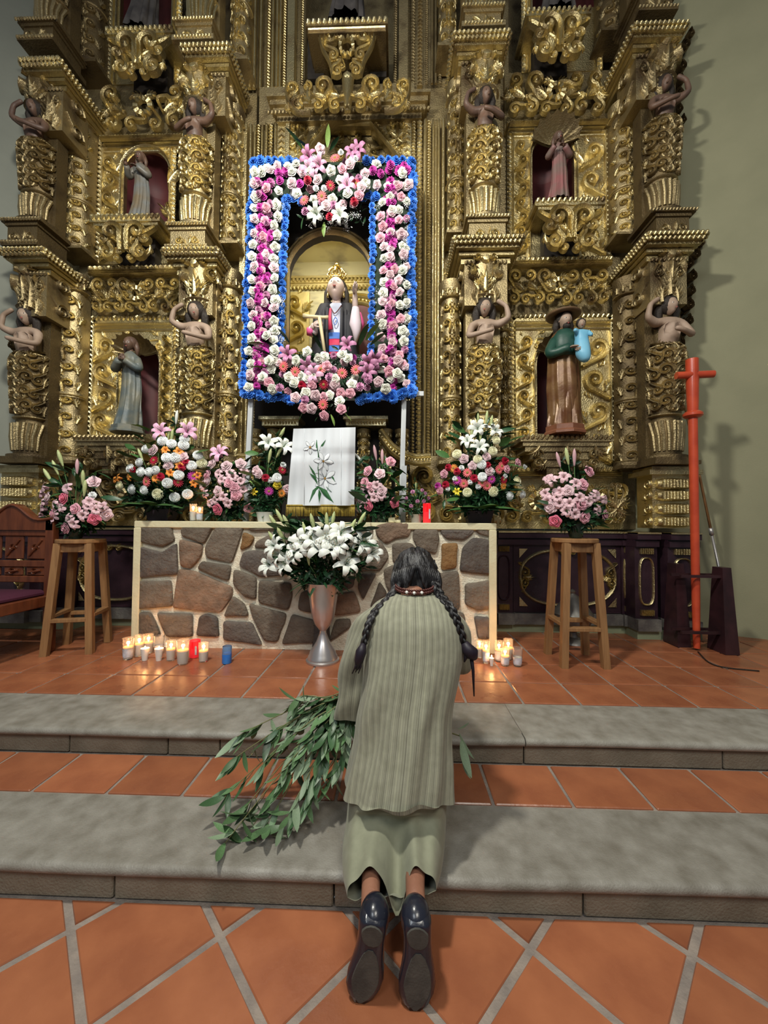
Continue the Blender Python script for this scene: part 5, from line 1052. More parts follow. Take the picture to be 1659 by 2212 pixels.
def fl_at(k, px, py, dy=0, sc=1.0, tilt=.35):
    n = Vector((rf.uniform(-tilt, tilt), -1, rf.uniform(-tilt, tilt)-.15)); return flower(k, FRM, FP(px+rf.uniform(-1, 1), py, dy+rf.uniform(-.012, .012))-fo, n, sc)
def lane(x0, y0, x1, y1, step_, kinds, dy=0, sc=1.0, jit=4):
    L = math.hypot(x1-x0, y1-y0); n = int(L/step_)
    for i in range(n+1): t = i/n; fl_at(rf.choice(kinds), lerp(x0, x1, t)+rf.uniform(-jit, jit), lerp(y0, y1, t)+rf.uniform(-jit, jit), dy, sc*rf.uniform(.88, 1.12))
BL = 'U'
lane(547, 352, 526, 845, 15, BL, .03, 1.0, 3); lane(890, 352, 889, 845, 14, BL, .03, 1.0, 3); lane(618, 432, 604, 762, 15, BL, .03, .95, 2); lane(806, 428, 802, 762, 15, BL, .03, .8, 2)
lane(550, 350, 640, 348, 15, BL, .03, .95, 3); lane(790, 348, 885, 348, 15, BL, .03, .95, 3); lane(622, 430, 652, 436, 13, BL, .02, .95, 2); lane(782, 424, 812, 424, 12, BL, .02, 1.0, 2)
lane(527, 850, 640, 864, 12, BL, .0, 1.05, 3); lane(528, 838, 560, 850, 12, BL, .0, 1.0, 3); lane(775, 864, 888, 848, 12, BL, .0, 1.05, 3); lane(888, 838, 850, 858, 12, BL, .0, 1.0, 3)
lane(571, 400, 556, 835, 15, 'mmmmv', .0, 1.05, 4); lane(585, 395, 574, 815, 22, 'mmv', .0, .9, 4); lane(845, 395, 850, 835, 14, 'mmmvv', .0, 1.0, 5); lane(838, 410, 842, 810, 26, 'mv', .0, .9, 5)
lane(552, 372, 540, 835, 25, 'WWWPW', -.02, .95, 3); lane(597, 445, 588, 800, 21, 'WWWWP', -.03, 1.0, 5); lane(575, 410, 562, 820, 33, 'PppP', -.03, .9, 7)
lane(826, 440, 826, 800, 24, 'WPWpP', -.02, .95, 4); lane(866, 372, 868, 815, 25, 'PWWPp', -.02, .98, 5); lane(848, 420, 850, 820, 40, 'pPW', -.035, .9, 6); lane(564, 400, 552, 830, 22, 'mmv', -.03, .85, 5); lane(842, 440, 844, 800, 22, 'mmvP', -.03, .85, 5); lane(582, 440, 570, 800, 40, 'mv', -.035, .85, 5); lane(875, 400, 876, 830, 34, 'vWP', .0, .85, 4)
lane(565, 368, 650, 372, 17, 'mPWm', .0, 1.0, 4); lane(560, 392, 650, 398, 19, 'mmPm', -.01, 1.0, 4); lane(580, 360, 640, 356, 20, 'WWP', -.02, .95, 3); lane(600, 412, 640, 415, 22, 'WPW', -.02, .95, 3)
lane(785, 372, 880, 372, 16, 'mPmWP', -.0, 1.0, 4); lane(790, 398, 880, 402, 20, 'mPmWm', -.01, 1.0, 4); lane(812, 358, 870, 358, 22, 'WmW', -.02, .95, 3)
Z5 = (480, 300, .2893)
for k, x, y in parse('w690,140 P735,80 G845,145 w885,105 P955,185 p897,225 W810,240 K650,225 K725,195 V975,110 V640,130 r640,310 P713,305 R808,350 W885,310 K935,345 R1000,335 W1075,335 P1040,360 w760,370 W935,405 G740,430 W820,455 P775,500 p1020,425 r990,470 G615,460 v620,545 L700,560 L880,570 r805,585 W560,410 P520,330 v830,500 W650,250 w1000,150 V1010,90 w700,370', *Z5): fl_at(k, x, y, -.07-.04*math.cos((x-715)/75), 1.0)
for k, x, y in parse('W640,1595 W765,1630 W725,1645 W900,1610 W938,1640 W550,1660 p785,1695 G895,1750 G1000,1725 G740,1720 V935,1540 V490,1610 V640,1700 G545,1740 W640,1790 W540,1820 W845,1800 P840,1835 p670,1840 r600,1840 R755,1835 W970,1835 W500,1780 P700,1915 p760,1930 W805,1915 P550,1930 p885,1900 W880,1960 G750,1985 p610,2010 P665,2010 p890,2020 p760,2065 W625,1895 V1090,1670 G460,1700 W330,1470 W345,1660 W300,1780 p1245,1735 P1310,1660 W1310,1750 W1220,1865 P1165,1815 v1090,1800 V1080,1740 W380,1870 p350,1820 v430,1860 P210,1770 V1150,1650 K690,1760 p960,1900 W700,1780 v1030,1850 v620,1950 W590,1780 v800,1780', *Z5): fl_at(k, x, y, -.06-.05*max(0, math.cos((x-700)/90)), 1.0)
for _ in range(46):
    if rf.random() < .42: a_, q_ = rf.uniform(0, 6.28), rf.random()**.5; fl_at(rf.choice('PvwPWpv'), 715+66*q_*math.cos(a_), 400+72*q_*math.sin(a_), -.02, .85)
    else: a_, q_ = rf.uniform(0, 6.28), rf.random()**.5; fl_at(rf.choice('PvWPWpmv'), 700+125*q_*math.cos(a_), 812+52*q_*math.sin(a_), -.01, .85)
for (x, y, dx, dz, L, kd) in ((707, 318, .1, 1, .16, 2), (712, 325, .6, .9, .14, 1), (672, 330, -.6, 1, .16, 4), (655, 325, -.4, 1, .2, 3), (745, 355, .8, .4, .16, 1), (768, 420, 1, .3, .15, 1), (700, 480, -.1, -1, .14, 2), (655, 470, -.4, -1, .12, 0), (695, 755, -.3, 1, .16, 1), (790, 735, .5, .9, .2, 2), (776, 745, .3, 1, .2, 0), (800, 745, .7, .8, .18, 0), (570, 742, -1, .2, .16, 2), (580, 795, -1, .3, .16, 2), (590, 770, -.8, .6, .18, 1), (735, 885, .8, -.4, .16, 2), (715, 895, .5, -.7, .12, 2), (660, 885, -.6, -.6, .12, 0), (620, 850, -1, 0, .14, 1), (812, 790, 1, .2, .14, 1), (600, 815, -1, -.2, .14, 1), (625, 740, -.4, .9, .15, 1)):
    leaf(FRM, FP(x, y, -.04)-fo, (dx, -.35, dz), L, kd, 0)
frond_mass([FP(rf.uniform(655, 785), rf.uniform(345, 480), .0)-fo for _ in range(50)]+[FP(rf.uniform(560, 860), rf.uniform(755, 850), .0)-fo for _ in range(90)]+[FP(rf.uniform(640, 750), rf.uniform(850, 895), -.02)-fo for _ in range(30)], FRM, (.04, .08), 3)
haze([FP(x, y, -.03)-fo for x, y in [(rf.uniform(665, 780), rf.uniform(460, 495)) for _ in range(14)]+[(rf.choice((548, 556, 607, 815, 878, 872)), rf.uniform(430, 810)) for _ in range(46)]+[(rf.uniform(560, 860), rf.uniform(770, 840)) for _ in range(12)]], 'baby_breath', FM['snow'], FRM, .0035, 26, .018)
# ---- arrangements
def arrangement(name, label, items, cx, cz_py, Y, base_z, depth=.13, nleaf=20, pot=None, group=None, foli=None, leafL=(.10, .17), sc=1.0, kinds=(0, 1, 1, 3), cat='flowers', mass=60, ml=(.05, .10), lz=-.15):
    X = X_(cx, Y, cz_py); o = np.array([X, Y, base_z]); r = empty(name, tuple(o), label, cat, group)
    xs = [p[1] for p in items]; ys = [p[2] for p in items]; hw = max(20, (max(xs)-min(xs))/2); top = min(ys); stems = MB(); bp = np.array([0, 0, (pot[0] if pot else .05)])
    for k, x, y in items:
        u = (x-cx)/hw; t = max(0, (y-top)/max(1, max(ys)-top)); d = -depth*(1-.8*u*u)*(.25+.75*math.sin(PI*min(1, .15+t*.6)))
        p = Wy(x, y, Y+d)-o; n = Vector((u*.9, -.9, .55-t*.75))
        if k in 'bqB': n = Vector((u*.8+rf.uniform(-.1, .1), -.15, 1.2))
        elif k in 'LKV': n = Vector((u*.8+rf.uniform(-.3, .3), -.9, .35+rf.uniform(-.2, .3)))
        flower(k, r, p, n, sc*rf.uniform(.92, 1.08)); nn = n.normalized()
        q = p-np.array(nn)*.06*sc; stems.tube([tuple(bp+[0, 0, -.02]), tuple((bp+q)/2*[.8, 1, 1]+[0, 0, .0]), tuple(q)], .0028, 4)
    stems.build('stems', M['stem'], r, True)
    y1, y0 = max(ys), top
    for i in range(nleaf):
        a = rf.uniform(-1.25, 1.25); t = rf.random(); px, py = cx+math.sin(a)*hw*rf.uniform(.35, .95), lerp(y1+6, y0+25, t); p = Wy(px, py, Y+rf.uniform(-depth*.6, .05))-o
        leaf(r, p, (math.sin(a)*1.1, rf.uniform(-.7, .1), rf.uniform(lz, .9)), rf.uniform(*leafL), rf.choice(kinds))
    P_l = []
    for i in range(mass):
        k, x, y = rf.choice(items); P_l.append(Wy(lerp(x, cx, rf.uniform(0, .6)), y+rf.uniform(0, 30)*(1 if y < y1-20 else .3), Y+rf.uniform(-.03, .05))-o)
    for i in range(int(mass*.9)):
        a = rf.uniform(-1.35, 1.35); t = rf.random()**.7; zb = y1+8; pz = Wy(cx, lerp(zb-(zb-y0)*.28, zb+2, t), Y)[2]-base_z; pt = bp[2]-.01; z_ = lerp(max(pt, pz), pt, rf.random()**1.6)
        wd = hw/830*Y*lerp(.28, .80, min(1, max(0, (z_-pt)/max(.03, pz-pt)))); P_l.append(np.array((math.sin(a)*wd, -math.cos(a)*min(.10, wd*.6), z_)))
    frond_mass(P_l, r, ml, 3)
    return r, o
ZA = (60, 860, .1808)
# ---- stools, vases, pots
M['stool_wood'] = mat('pine_stool_wood', (.30, .16, .065), .5, col2=(.22, .11, .045), scale=5, stretch=(9, 9, .8), bump=.15, bscale=20)
M['chair_wood'] = mat('varnished_red_brown_wood', (.15, .042, .016), .32, col2=(.09, .024, .010), scale=5, stretch=(5, 5, 1), bump=.1, coat=.3)
M['metal'] = mat('polished_aluminium', (.66, .62, .63), .30, .85, col2=(.52, .50, .49), scale=4, rough2=.34); M['glass_dark'] = mat('dark_green_vase_glass', (.01, .03, .02), .12, coat=.4)
M['pot_dark'] = mat('dark_plastic_pot', (.035, .025, .035), .5); M['pot_white'] = mat('white_pot', (.62, .64, .62), .5); M['tin'] = mat('dull_tin', (.45, .43, .42), .4, .7)
M['old_metal'] = mat('tarnished_metal', (.16, .15, .14), .4, .8, col2=(.25, .24, .22))
def stool(name, label, sx, sy, hh, top_r, foot, rz, wood):
    r = empty(name, (sx, sy, P_+.002), label, 'stool', rz=rz)
    MB().lathe([(.001, hh-.032), (top_r-.006, hh-.032), (top_r, hh-.026), (top_r, hh-.006), (top_r-.008, hh), (.001, hh)], 28).build('seat', wood, r, 40)
    tp = top_r*.62; C4 = [(-1, -1), (1, -1), (1, 1), (-1, 1)]; w_ = .024
    def q(z, c): t = z/hh; return Vector((c[0]*lerp(foot, tp, t), c[1]*lerp(foot, tp, t), z))
    for c in C4:
        a, b = q(0, c), q(hh-.03, c); v = [(a+Vector((i*w_, j*w_, 0)))[:] for i, j in C4]+[(b+Vector((i*w_, j*w_, 0)))[:] for i, j in C4]
        MB().add(v, [(3, 2, 1, 0), (4, 5, 6, 7), (0, 1, 5, 4), (1, 2, 6, 5), (2, 3, 7, 6), (3, 0, 4, 7)]).build('leg', wood, r, False)
    for z0, hz, tk, nm in ((hh-.10, .065, .02, 'apron'), (hh*.27, .045, .02, 'stretcher')):
        for i in range(4):
            a, b = q(z0+hz/2, C4[i]), q(z0+hz/2, C4[(i+1) % 4]); zz = (.03 if nm == 'stretcher' and i % 2 else 0); L = (b-a).length-.03; m_ = (a+b)/2; an = math.atan2(b.y-a.y, b.x-a.x)
            o = MB().bevbox((0, 0, 0), (L, tk if nm == 'apron' else .05, hz if nm == 'apron' else .028), .003).build(nm, wood, r, 30); o.location = (m_.x, m_.y, m_.z+zz); o.rotation_euler.z = an
    return r
def foot_at(px, py): return Wz(px, py, P_)
# right stool
f1, f2, f3 = foot_at(1214, 1440), foot_at(1307, 1443), foot_at(1182, 1412); c = (foot_at(1245, 1422)); hs_ = 1.28-((1163-1133)/830*2.93)-P_
stool('wooden_stool', 'tall wooden stool carrying the pink bouquet in front of the gilt oval panel', 1.346, 2.95, hs_, .165, .147, 0, M['stool_wood'])
stool('wooden_stool', 'tall wooden stool carrying the pink bouquet beside the carved priest chair', -2.53, 3.02, 1.28-(1168-1128)/830*3.02-P_, .165, .15, math.radians(15), M['stool_wood'])
def vase_glass(r, o, hgt=.12, rad=.06, m='glass_dark'): MB().lathe([(.001, 0), (rad*.7, 0), (rad*.75, .01), (rad, hgt*.6), (rad*1.1, hgt), (rad*1.0, hgt), (.001, hgt*.9)], 18).build('vase', M[m], r, 40)
def pot_box(r, w_, hh, m): MB().box((0, 0, hh/2), (w_, w_*.7, hh), taper=1.25, tx=1.25).build('pot', M[m], r, 30)
sA = parse('D440,1195 p575,1325 D800,1440 p455,1555 p310,1385 P250,1190 P790,1000 A210,1070 A200,1260 A420,1310 A720,1290 A230,1480 A250,1550 A350,1400 A510,1440 A660,1400 A820,1330 P940,1390 A190,1330 A180,1150 A480,1080 w775,1160 A560,1500 A740,1240 A340,1270 A300,1480 b330,830 b390,720 q590,820 b240,930 b660,960 A170,1420 b680,1080 A880,1300', *ZA)
r, o = arrangement('flower_arrangement', 'pink rose and alstroemeria bouquet on the stool beside the priest chair', sA, 165, 1100, 3.0, 1.28-(1168-1128)/830*3.0+.004, nleaf=34, pot=(.1,), mass=90); vase_glass(r, o)
ZH = (880, 500, .4696)
sH = parse('q695,1050 q768,1040 b735,1035 p835,1105 p805,1165 P740,1195 p800,1255 D680,1330 p815,1315 p905,1305 A720,1130 A665,1145 A775,1160 A690,1220 A745,1250 A850,1225 A900,1235 A870,1285 A770,1300 A635,1205 P660,1270 A650,1140 A700,1250 A790,1225 A645,1240 A730,1285 A700,1200 A830,1240 A865,1215', *ZH)
r, o = arrangement('flower_arrangement', 'pink rose bouquet with three tall lily buds on the stool before the oval panel', sH, 1243, 1090, 2.93, hs_+P_+.006, nleaf=34, pot=(.1,), mass=90); vase_glass(r, o)
AT = az1+.001; YT = 3.25
Z4 = (0, 500, .3376)
sB = parse('C1045,1345 C1100,1362 C1175,1370 C940,1395 C1070,1450 C1125,1450 C900,1480 C845,1520 C910,1540 C960,1540 C1000,1530 C1145,1560 C1075,1610 c780,1630 C855,1650 C930,1655 c1015,1680 C1120,1700 C1200,1680 c1290,1485 C1265,1435 C1225,1500 R985,1465 r1160,1510 r1030,1570 r860,1530 R1140,1605 O1060,1400 O1145,1410 O765,1580 O835,1570 O1090,1545 O1000,1580 O1240,1610 G940,1600 M1235,1565 P1170,1440 P980,1400 P1080,1500 K1030,1280 B1130,1190 K1200,1280 b1100,1310 b1080,1290 r1190,1480 O740,1590 O1150,1500 O1265,1560 C1180,1330 b900,1430', *Z4)
r, o = arrangement('flower_arrangement', 'large pyramid arrangement of white chrysanthemums, orange and red blooms on the altar', sB, 352, 1030, YT+.02, AT, nleaf=46, pot=(.1,), mass=150, kinds=(0, 1, 2, 5), sc=.95, depth=.17); pot_box(r, .17, .10, 'pot_dark')
for a in (-1.3, -.9, -.4, .1, .6, 1.0, 1.35): leaf(r, (math.sin(a)*.08, -.10, .13), (math.sin(a)*1.2, -.6, .25), .24, 5, 0)
sC = parse('K1405,1420 P1360,1490 P1450,1500 P1540,1490 A1470,1545 P1330,1600 P1395,1665 p1470,1610 p1330,1560 p1510,1690 A1430,1700 A1380,1720 A1460,1740 A1320,1680 A1540,1600 A1300,1630 A1560,1540 p1500,1640 A1490,1570 A1420,1590 A1350,1740 A1555,1650 A1400,1550', *Z4)+parse('p110,700 D-88,712', 500, 860, .3376)
r, o = arrangement('flower_arrangement', 'pink alstroemeria bouquet with one tall pink lily on the altar beside dark palm leaves', sC, 488, 1050, YT-.03, AT, nleaf=26, pot=(.05,), mass=80); vase_glass(r, o, .09, .06)
for a in (-.5, -.15, .2, .55, .9, 1.2): leaf(r, (.06, .05, .36), (math.sin(a), -.1, math.cos(a)), .26, 4, 0)
Z2 = (500, 860, .3376)
sD = parse('L235,285 L335,310 b320,230 b245,370 b305,345 P160,465 w330,430 r220,510 R325,460 C290,510 w125,580 y150,600 Y290,555 M240,595 o320,608 P350,585 w110,560 P175,485 w250,525', *Z2)
r, o = arrangement('flower_arrangement', 'small mixed bouquet with white lilies in a white pot on the altar', sD, 573, 1050, YT-.05, AT, nleaf=30, pot=(.07,), mass=110, kinds=(0, 0, 2, 5), sc=.92, leafL=(.09, .15)); MB().lathe([(.001, 0), (.055, 0), (.07, .075), (.074, .08), (.066, .08), (.001, .06)], 20).build('pot', M['pot_white'], r, 40)
sE = parse('q920,350 q965,375 B815,385 p1020,410 p875,465 P950,485 p855,540 p890,570 P960,595 D1040,670 D880,690 P835,640 A800,670 A915,640 A900,600 A840,600 A930,560 A860,650 A960,620 A815,700', *Z2)
r, o = arrangement('flower_arrangement', 'pink rose bouquet with dark leaves on the altar close to the white cloth', sE, 825, 1050, YT-.02, AT, nleaf=36, pot=(.05,), mass=90, leafL=(.12, .2)); vase_glass(r, o, .09, .05)
sF = parse('v1120,640 v1160,600 v1240,610 v1220,590 v1260,640 b1180,560 v1190,660 v1150,690 v1100,690 v1230,660', *Z2)
r, o = arrangement('flower_arrangement', 'little heather posy in a tin pot next to the red candle', sF, 900, 1080, YT, AT, nleaf=16, pot=(.06,), mass=60, sc=.45, leafL=(.06, .10), ml=(.03, .06)); MB().lathe([(.001, 0), (.042, 0), (.052, .065), (.056, .07), (.048, .07), (.001, .055)], 18).build('pot', M['tin'], r, 40)
ZG = (900, 880, .1567)
sG = parse('L1070,330 L870,550 L700,470 L840,290 b965,140 b880,390 b760,360 b850,170 b1030,200 c560,650 c1040,610 c840,720 c1085,460 P655,705 P970,680 P770,810 C890,790 C900,960 r975,800 r1210,740 r790,980 R1200,1000 r405,1070 r440,830 G700,900 G1170,810 G1130,860 G970,1080 G650,1050 p320,1140 p1390,770 o510,840 o1195,1085 M560,1005 M1030,990 m300,1085 w620,835 w1040,885 w1215,950 w740,1030 w850,1090 w430,1120 w530,985 c700,1170 c1050,1160 c1365,1020 C1270,1220 C1445,1200 y560,1160 p380,920 w1480,820 G900,1040 r560,880 p1240,850 P1000,880', *ZG)
r, o = arrangement('flower_arrangement', 'large pyramid arrangement of white lilies, red and coral blooms on the altar end', sG, 1033, 1030, YT+.02, AT, nleaf=46, pot=(.1,), mass=150, kinds=(0, 1, 1, 5), sc=.85, depth=.17); pot_box(r, .18, .10, 'pot_dark')
for a in (-1.3, -.9, -.4, .1, .6, 1.0, 1.35): leaf(r, (math.sin(a)*.08, -.10, .12), (math.sin(a)*1.2, -.6, .25), .25, 5, 0)
# metal vase on the floor with white lilies
vx, vy = Wz(697, 1428, P_)[:2]; k = (vy)/830; vz = P_+.003
V = empty('metal_vase', (vx, vy, vz), 'tall polished metal trumpet vase standing on the tiles before the altar', 'vase'); hv = (1424-1256)*k
MB().lathe([(.001, 0), (.122, 0), (.122, .012), (.110, .02), (.108, .035), (.098, .05), (.094, .07), (.05, .14), (.026, .205), (.024, .225)], 36).build('foot', M['metal'], V, 40)
MB().lathe([(.024, .222), (.034, .235), (.062, .27), (.084, .33), (.098, .42), (.110, .50), (.128, hv-.02), (.136, hv), (.130, hv), (.09, .48), (.05, .30), (.001, .28)], 36).build('cup', M['metal'], V, 40)
sI = parse('L350,1065 L410,1000 L280,950 L250,1070 L735,1060 L895,990 L700,870 L460,920 L600,890 L560,950 L840,930 L640,960 L430,960 L520,900 L680,930 b830,780 b520,800 b610,790 b650,780 b355,800 b275,800 b320,880 b265,900 b505,880 b770,830 b310,760 b490,1010 b470,850 B790,930 L310,1000', *Z2)
r, o = arrangement('lily_bouquet', 'bouquet of white lilies with green buds standing in the polished metal vase', sI, 697, 1215, vy, vz+hv-.06, nleaf=64, pot=(.02,), mass=110, kinds=(0, 1, 1, 4), leafL=(.13, .21), sc=1.05, depth=.16, lz=.15)
for i in range(12):
    a = -1.35+2.7*i/11; leaf(r, (math.sin(a)*.08, -.05, .07), (math.sin(a)*1.3, -.35, rf.uniform(-.2, .35)), rf.uniform(.12, .18), 4, 0)
# ---- embroidered cloth with gold fringe
M['linen'] = mat('white_linen', (.66, .69, .73), .8, bump=.25, bscale=300, bdist=.001); M['thread_gold'] = mat('gold_fringe_thread', (.45, .33, .06), .5, col2=(.30, .20, .03), scale=60); M['emb_green'] = mat('green_embroidery', (.02, .11, .03), .6); M['emb_grey'] = mat('grey_embroidery', (.32, .33, .35), .7); M['emb_white'] = mat('white_embroidery', (.74, .77, .80), .6); M['emb_gold'] = mat('gold_embroidery', (.35, .18, .03), .6)
yc = 3.16; pc = lambda px, py, dy=0: Wy(px, py, yc+dy); o0 = pc(694, 1116); CL = empty('embroidered_cloth', tuple(o0), 'white cloth embroidered with lilies, gold fringed, hanging behind the altar vase', 'cloth')
def cs(px, py):     # soft folds of the hanging cloth
    u = (px-620)/145; t = (py-922)/170; return pc(px, py, .022*math.sin(u*13)*(.4+t)+.010*math.sin(u*31+1+t*2)+.012*math.sin(t*9+u*3)+.012*math.sin(t*23)*math.exp(-((t-.35)/.06)**2))-o0
n, m_ = 26, 22; v = []
for j in range(m_+1):
    t = j/m_; xa, xb = lerp(634, 620, t), lerp(768, 765, t)
    for i in range(n+1): v.append(cs(lerp(xa, xb, i/n), lerp(926-3*i/n, 1092, t)))
f = [(j*(n+1)+i, j*(n+1)+i+1, (j+1)*(n+1)+i+1, (j+1)*(n+1)+i) for j in range(m_) for i in range(n)]; K = len(v); v2 = [q+np.array((0, .004, 0)) for q in v]
MB().add(v+v2, f+[tuple(K+a for a in q)[::-1] for q in f]).build('linen', M['linen'], CL, True)
MB().add([pc(642, 930, .05)-o0, pc(760, 928, .05)-o0, pc(758, 1118, .055)-o0, pc(630, 1118, .055)-o0, pc(642, 930, .07)-o0, pc(760, 928, .07)-o0, pc(760, 1118, .09)-o0, pc(628, 1118, .09)-o0], [(0, 1, 2, 3), (7, 6, 5, 4), (0, 4, 5, 1), (1, 5, 6, 2), (2, 6, 7, 3), (3, 7, 4, 0)]).build('stand_board', M['recess'], CL, False)
fr = MB()
for i in range(96): x = lerp(619, 766, i/95); a, b = pc(x, 1090)-o0, pc(x+rf.uniform(-1.5, 1.5), 1115, -.004+rf.uniform(-.004, .004))-o0; b[2] = max(b[2], az1-o0[2]+.002); fr.tube([a, b], [.0032, .0028], 4)
fr.tube([pc(619, 1092, -.004)-o0, pc(766, 1092, -.004)-o0], .006, 5); q = fr.build('fringe', M['thread_gold'], CL, True); q['kind'] = 'stuff'
def patch(pts, m, name, lift=.004, outline=None):
    P3 = [cs(x, y)-np.array((0, lift, 0)) for x, y in pts]; c_ = sum(P3)/len(P3)+np.array((0, -.003, 0)); MB().add(P3+[c_], [(i, (i+1) % len(P3), len(P3)) for i in range(len(P3))]).build(name, m, CL, True)
def line(pts, m, name, r_=.0022): MB().tube([cs(x, y)-np.array((0, .004, 0)) for x, y in pts], r_, 5).build(name, m, CL, True)
zc_ = lambda x, y: (500+x*.3376, 860+y*.3376)
def emb_lily(cx, cy, R, a0, n=6):
    cx, cy = zc_(cx, cy); R *= .3376
    for k_ in range(n):
        a = a0+2*PI*k_/n; Q = [(cx, cy), (cx+math.cos(a-.38)*R*.6, cy+math.sin(a-.38)*R*.6), (cx+math.cos(a-.15)*R*.9, cy+math.sin(a-.15)*R*.9), (cx+math.cos(a)*R*1.05, cy+math.sin(a)*R*1.05), (cx+math.cos(a+.2)*R*.85, cy+math.sin(a+.2)*R*.85), (cx+math.cos(a+.38)*R*.55, cy+math.sin(a+.38)*R*.55)]
        patch(Q, M['emb_white'], 'embroidered_petal'); line(Q+[Q[0]], M['emb_grey'], 'outline_stitch', .0016)
    patch([(cx+math.cos(2*PI*i/8)*2.6, cy+math.sin(2*PI*i/8)*2.6) for i in range(8)], M['emb_gold'], 'embroidered_heart', .009)
emb_lily(505, 315, 45, .3, 5); emb_lily(590, 405, 62, .1); emb_lily(600, 515, 75, .4)
for L_, w_ in (([(545, 270), (550, 320), (560, 380)], .003), ([(555, 350), (555, 450), (560, 560)], .003), ([(600, 480), (600, 560), (640, 600)], .002)): line([zc_(*q) for q in L_], M['emb_green'], 'embroidered_stem', w_)
for L_ in ([(545, 265), (552, 310), (545, 335), (540, 300)], [(605, 265), (590, 300), (560, 345), (575, 300)], [(495, 425), (530, 470), (545, 505), (520, 480)], [(630, 480), (655, 510), (665, 540), (645, 515)], [(555, 560), (520, 590), (497, 670), (525, 620), (570, 580)], [(560, 565), (610, 590), (655, 670), (605, 635), (570, 590)], [(560, 580), (575, 610), (562, 670), (555, 620)], [(500, 480), (540, 500), (555, 560), (530, 520)]):
    patch([zc_(*q) for q in L_], M['emb_green'], 'embroidered_leaf')
for x in (466, 702): line([zc_(x, y) for y in (195, 300, 420, 540, 680)], M['emb_white'], 'drawn_thread_seam', .0022)
# ---- candles
M['wax_white'] = mat('white_wax', (.80, .76, .70), .5, sss=.3); M['wax_glow'] = mat('lit_wax', (1.0, .42, .14), .5, emit=1.1); M['flame'] = mat('candle_flame', (1.0, .62, .22), .5, emit=22); M['cup_glass'] = mat('candle_glass', (.95, .93, .9), .06, trans=.92, ior=1.25); M['label'] = mat('candle_paper_label', (.62, .66, .74), .6, col2=(.45, .42, .42), scale=30)
M['red_plastic'] = mat('red_candle_jar', (.85, .03, .04), .3, emit=.35); M['blue_plastic'] = mat('blue_candle_jar', (.02, .16, .62), .2, col2=(.05, .25, .7)); M['blue_clear'] = mat('pale_blue_glass', (.35, .55, .8), .08, trans=.7)
def candle(px, py, hpx, wpx, kind, label, z=P_+.003, group=None, y=None):
    p = Wz(px, py, z) if y is None else Wy(px, py, y); k = p[1]/830; hh = hpx*k; r1 = wpx*k/2; c = empty('votive_candle', (p[0], p[1], z), label, 'candle', group)
    if kind == 'cup' or kind == 'unlit':
        MB().lathe([(.001, 0), (r1*.74, 0), (r1*.8, .004), (r1, hh), (r1*.93, hh), (r1*.72, .012), (.001, .012)], 18).build('glass', M['cup_glass'], c, 40)
        lv = hh*(.55 if kind == 'cup' else .45); MB().lathe([(.001, .008), (r1*.72, .008), (r1*.86, lv), (.001, lv)], 16).build('wax', M['wax_white'], c, 40)
        if kind == 'cup':
            MB().lathe([(.001, lv+.001), (r1*.82, lv+.001), (r1*.84, lv+.008), (.001, lv+.006)], 14).build('melted_wax', M['wax_glow'], c, 40)
        MB().lathe([(r1*.86, hh*.12), (r1*.95, hh*.5)], 10, cap=False).build('paper_label', M['label'], c, 40) if rf.random() < .5 else None
    elif kind == 'small': lv = hh*.8; MB().lathe([(.001, 0), (r1*.6, 0), (r1, hh), (r1*.9, hh), (r1*.8, lv), (.001, lv)], 14).build('wax', M['wax_glow'] if False else M['wax_white'], c, 40); MB().lathe([(.001, lv), (r1*.78, lv), (.001, lv+.004)], 12).build('melted_wax', M['wax_glow'], c, 40)
    elif kind in ('red', 'blue'):
        m = M['red_plastic' if kind == 'red' else 'blue_plastic']; MB().lathe([(.001, 0), (r1*.95, 0), (r1, .004), (r1, hh*(.98 if kind == 'red' else .55)), (.001, hh*(1 if kind == 'red' else .56))], 18).build('jar', m, c, 40)
        MB().lathe([(r1, hh*.55), (r1, hh*.96), (r1*.92, hh), (r1*.9, hh*.56)], 18, cap=False).build('jar_neck', M['blue_clear'] if kind == 'blue' else m, c, 40)
        if kind == 'red': MB().box((r1*.55, -r1*.86, hh*.45), (r1*.5, .002, hh*.5)).build('paper_label', M['label'], c, 30)
    if kind in ('cup', 'small'):
        fh = .030 if kind == 'cup' else .026; MB().lathe([(.0005, 0), (.0045, .006), (.006, .012), (.004, .021), (.0006, fh)], 8, (0, 0, lv+.008)).build('flame', M['flame'], c, True); MB().tube([(0, 0, lv), (0, 0, lv+.01)], .001, 4).build('wick', M['hair_dark'], c)
        l = bpy.data.lights.new('candle_light', 'POINT'); l.energy = .6; l.color = (1, .46, .16); l.shadow_soft_size = .012; lo = bpy.data.objects.new('candle_light', l); COL.objects.link(lo); lo.parent = c; lo.location = (0, 0, lv+.035)
    return c
CW = 'candle row on the tiles by the altar corner'
cz = lambda x, y: (260+x*.2532, 1100+y*.2532)
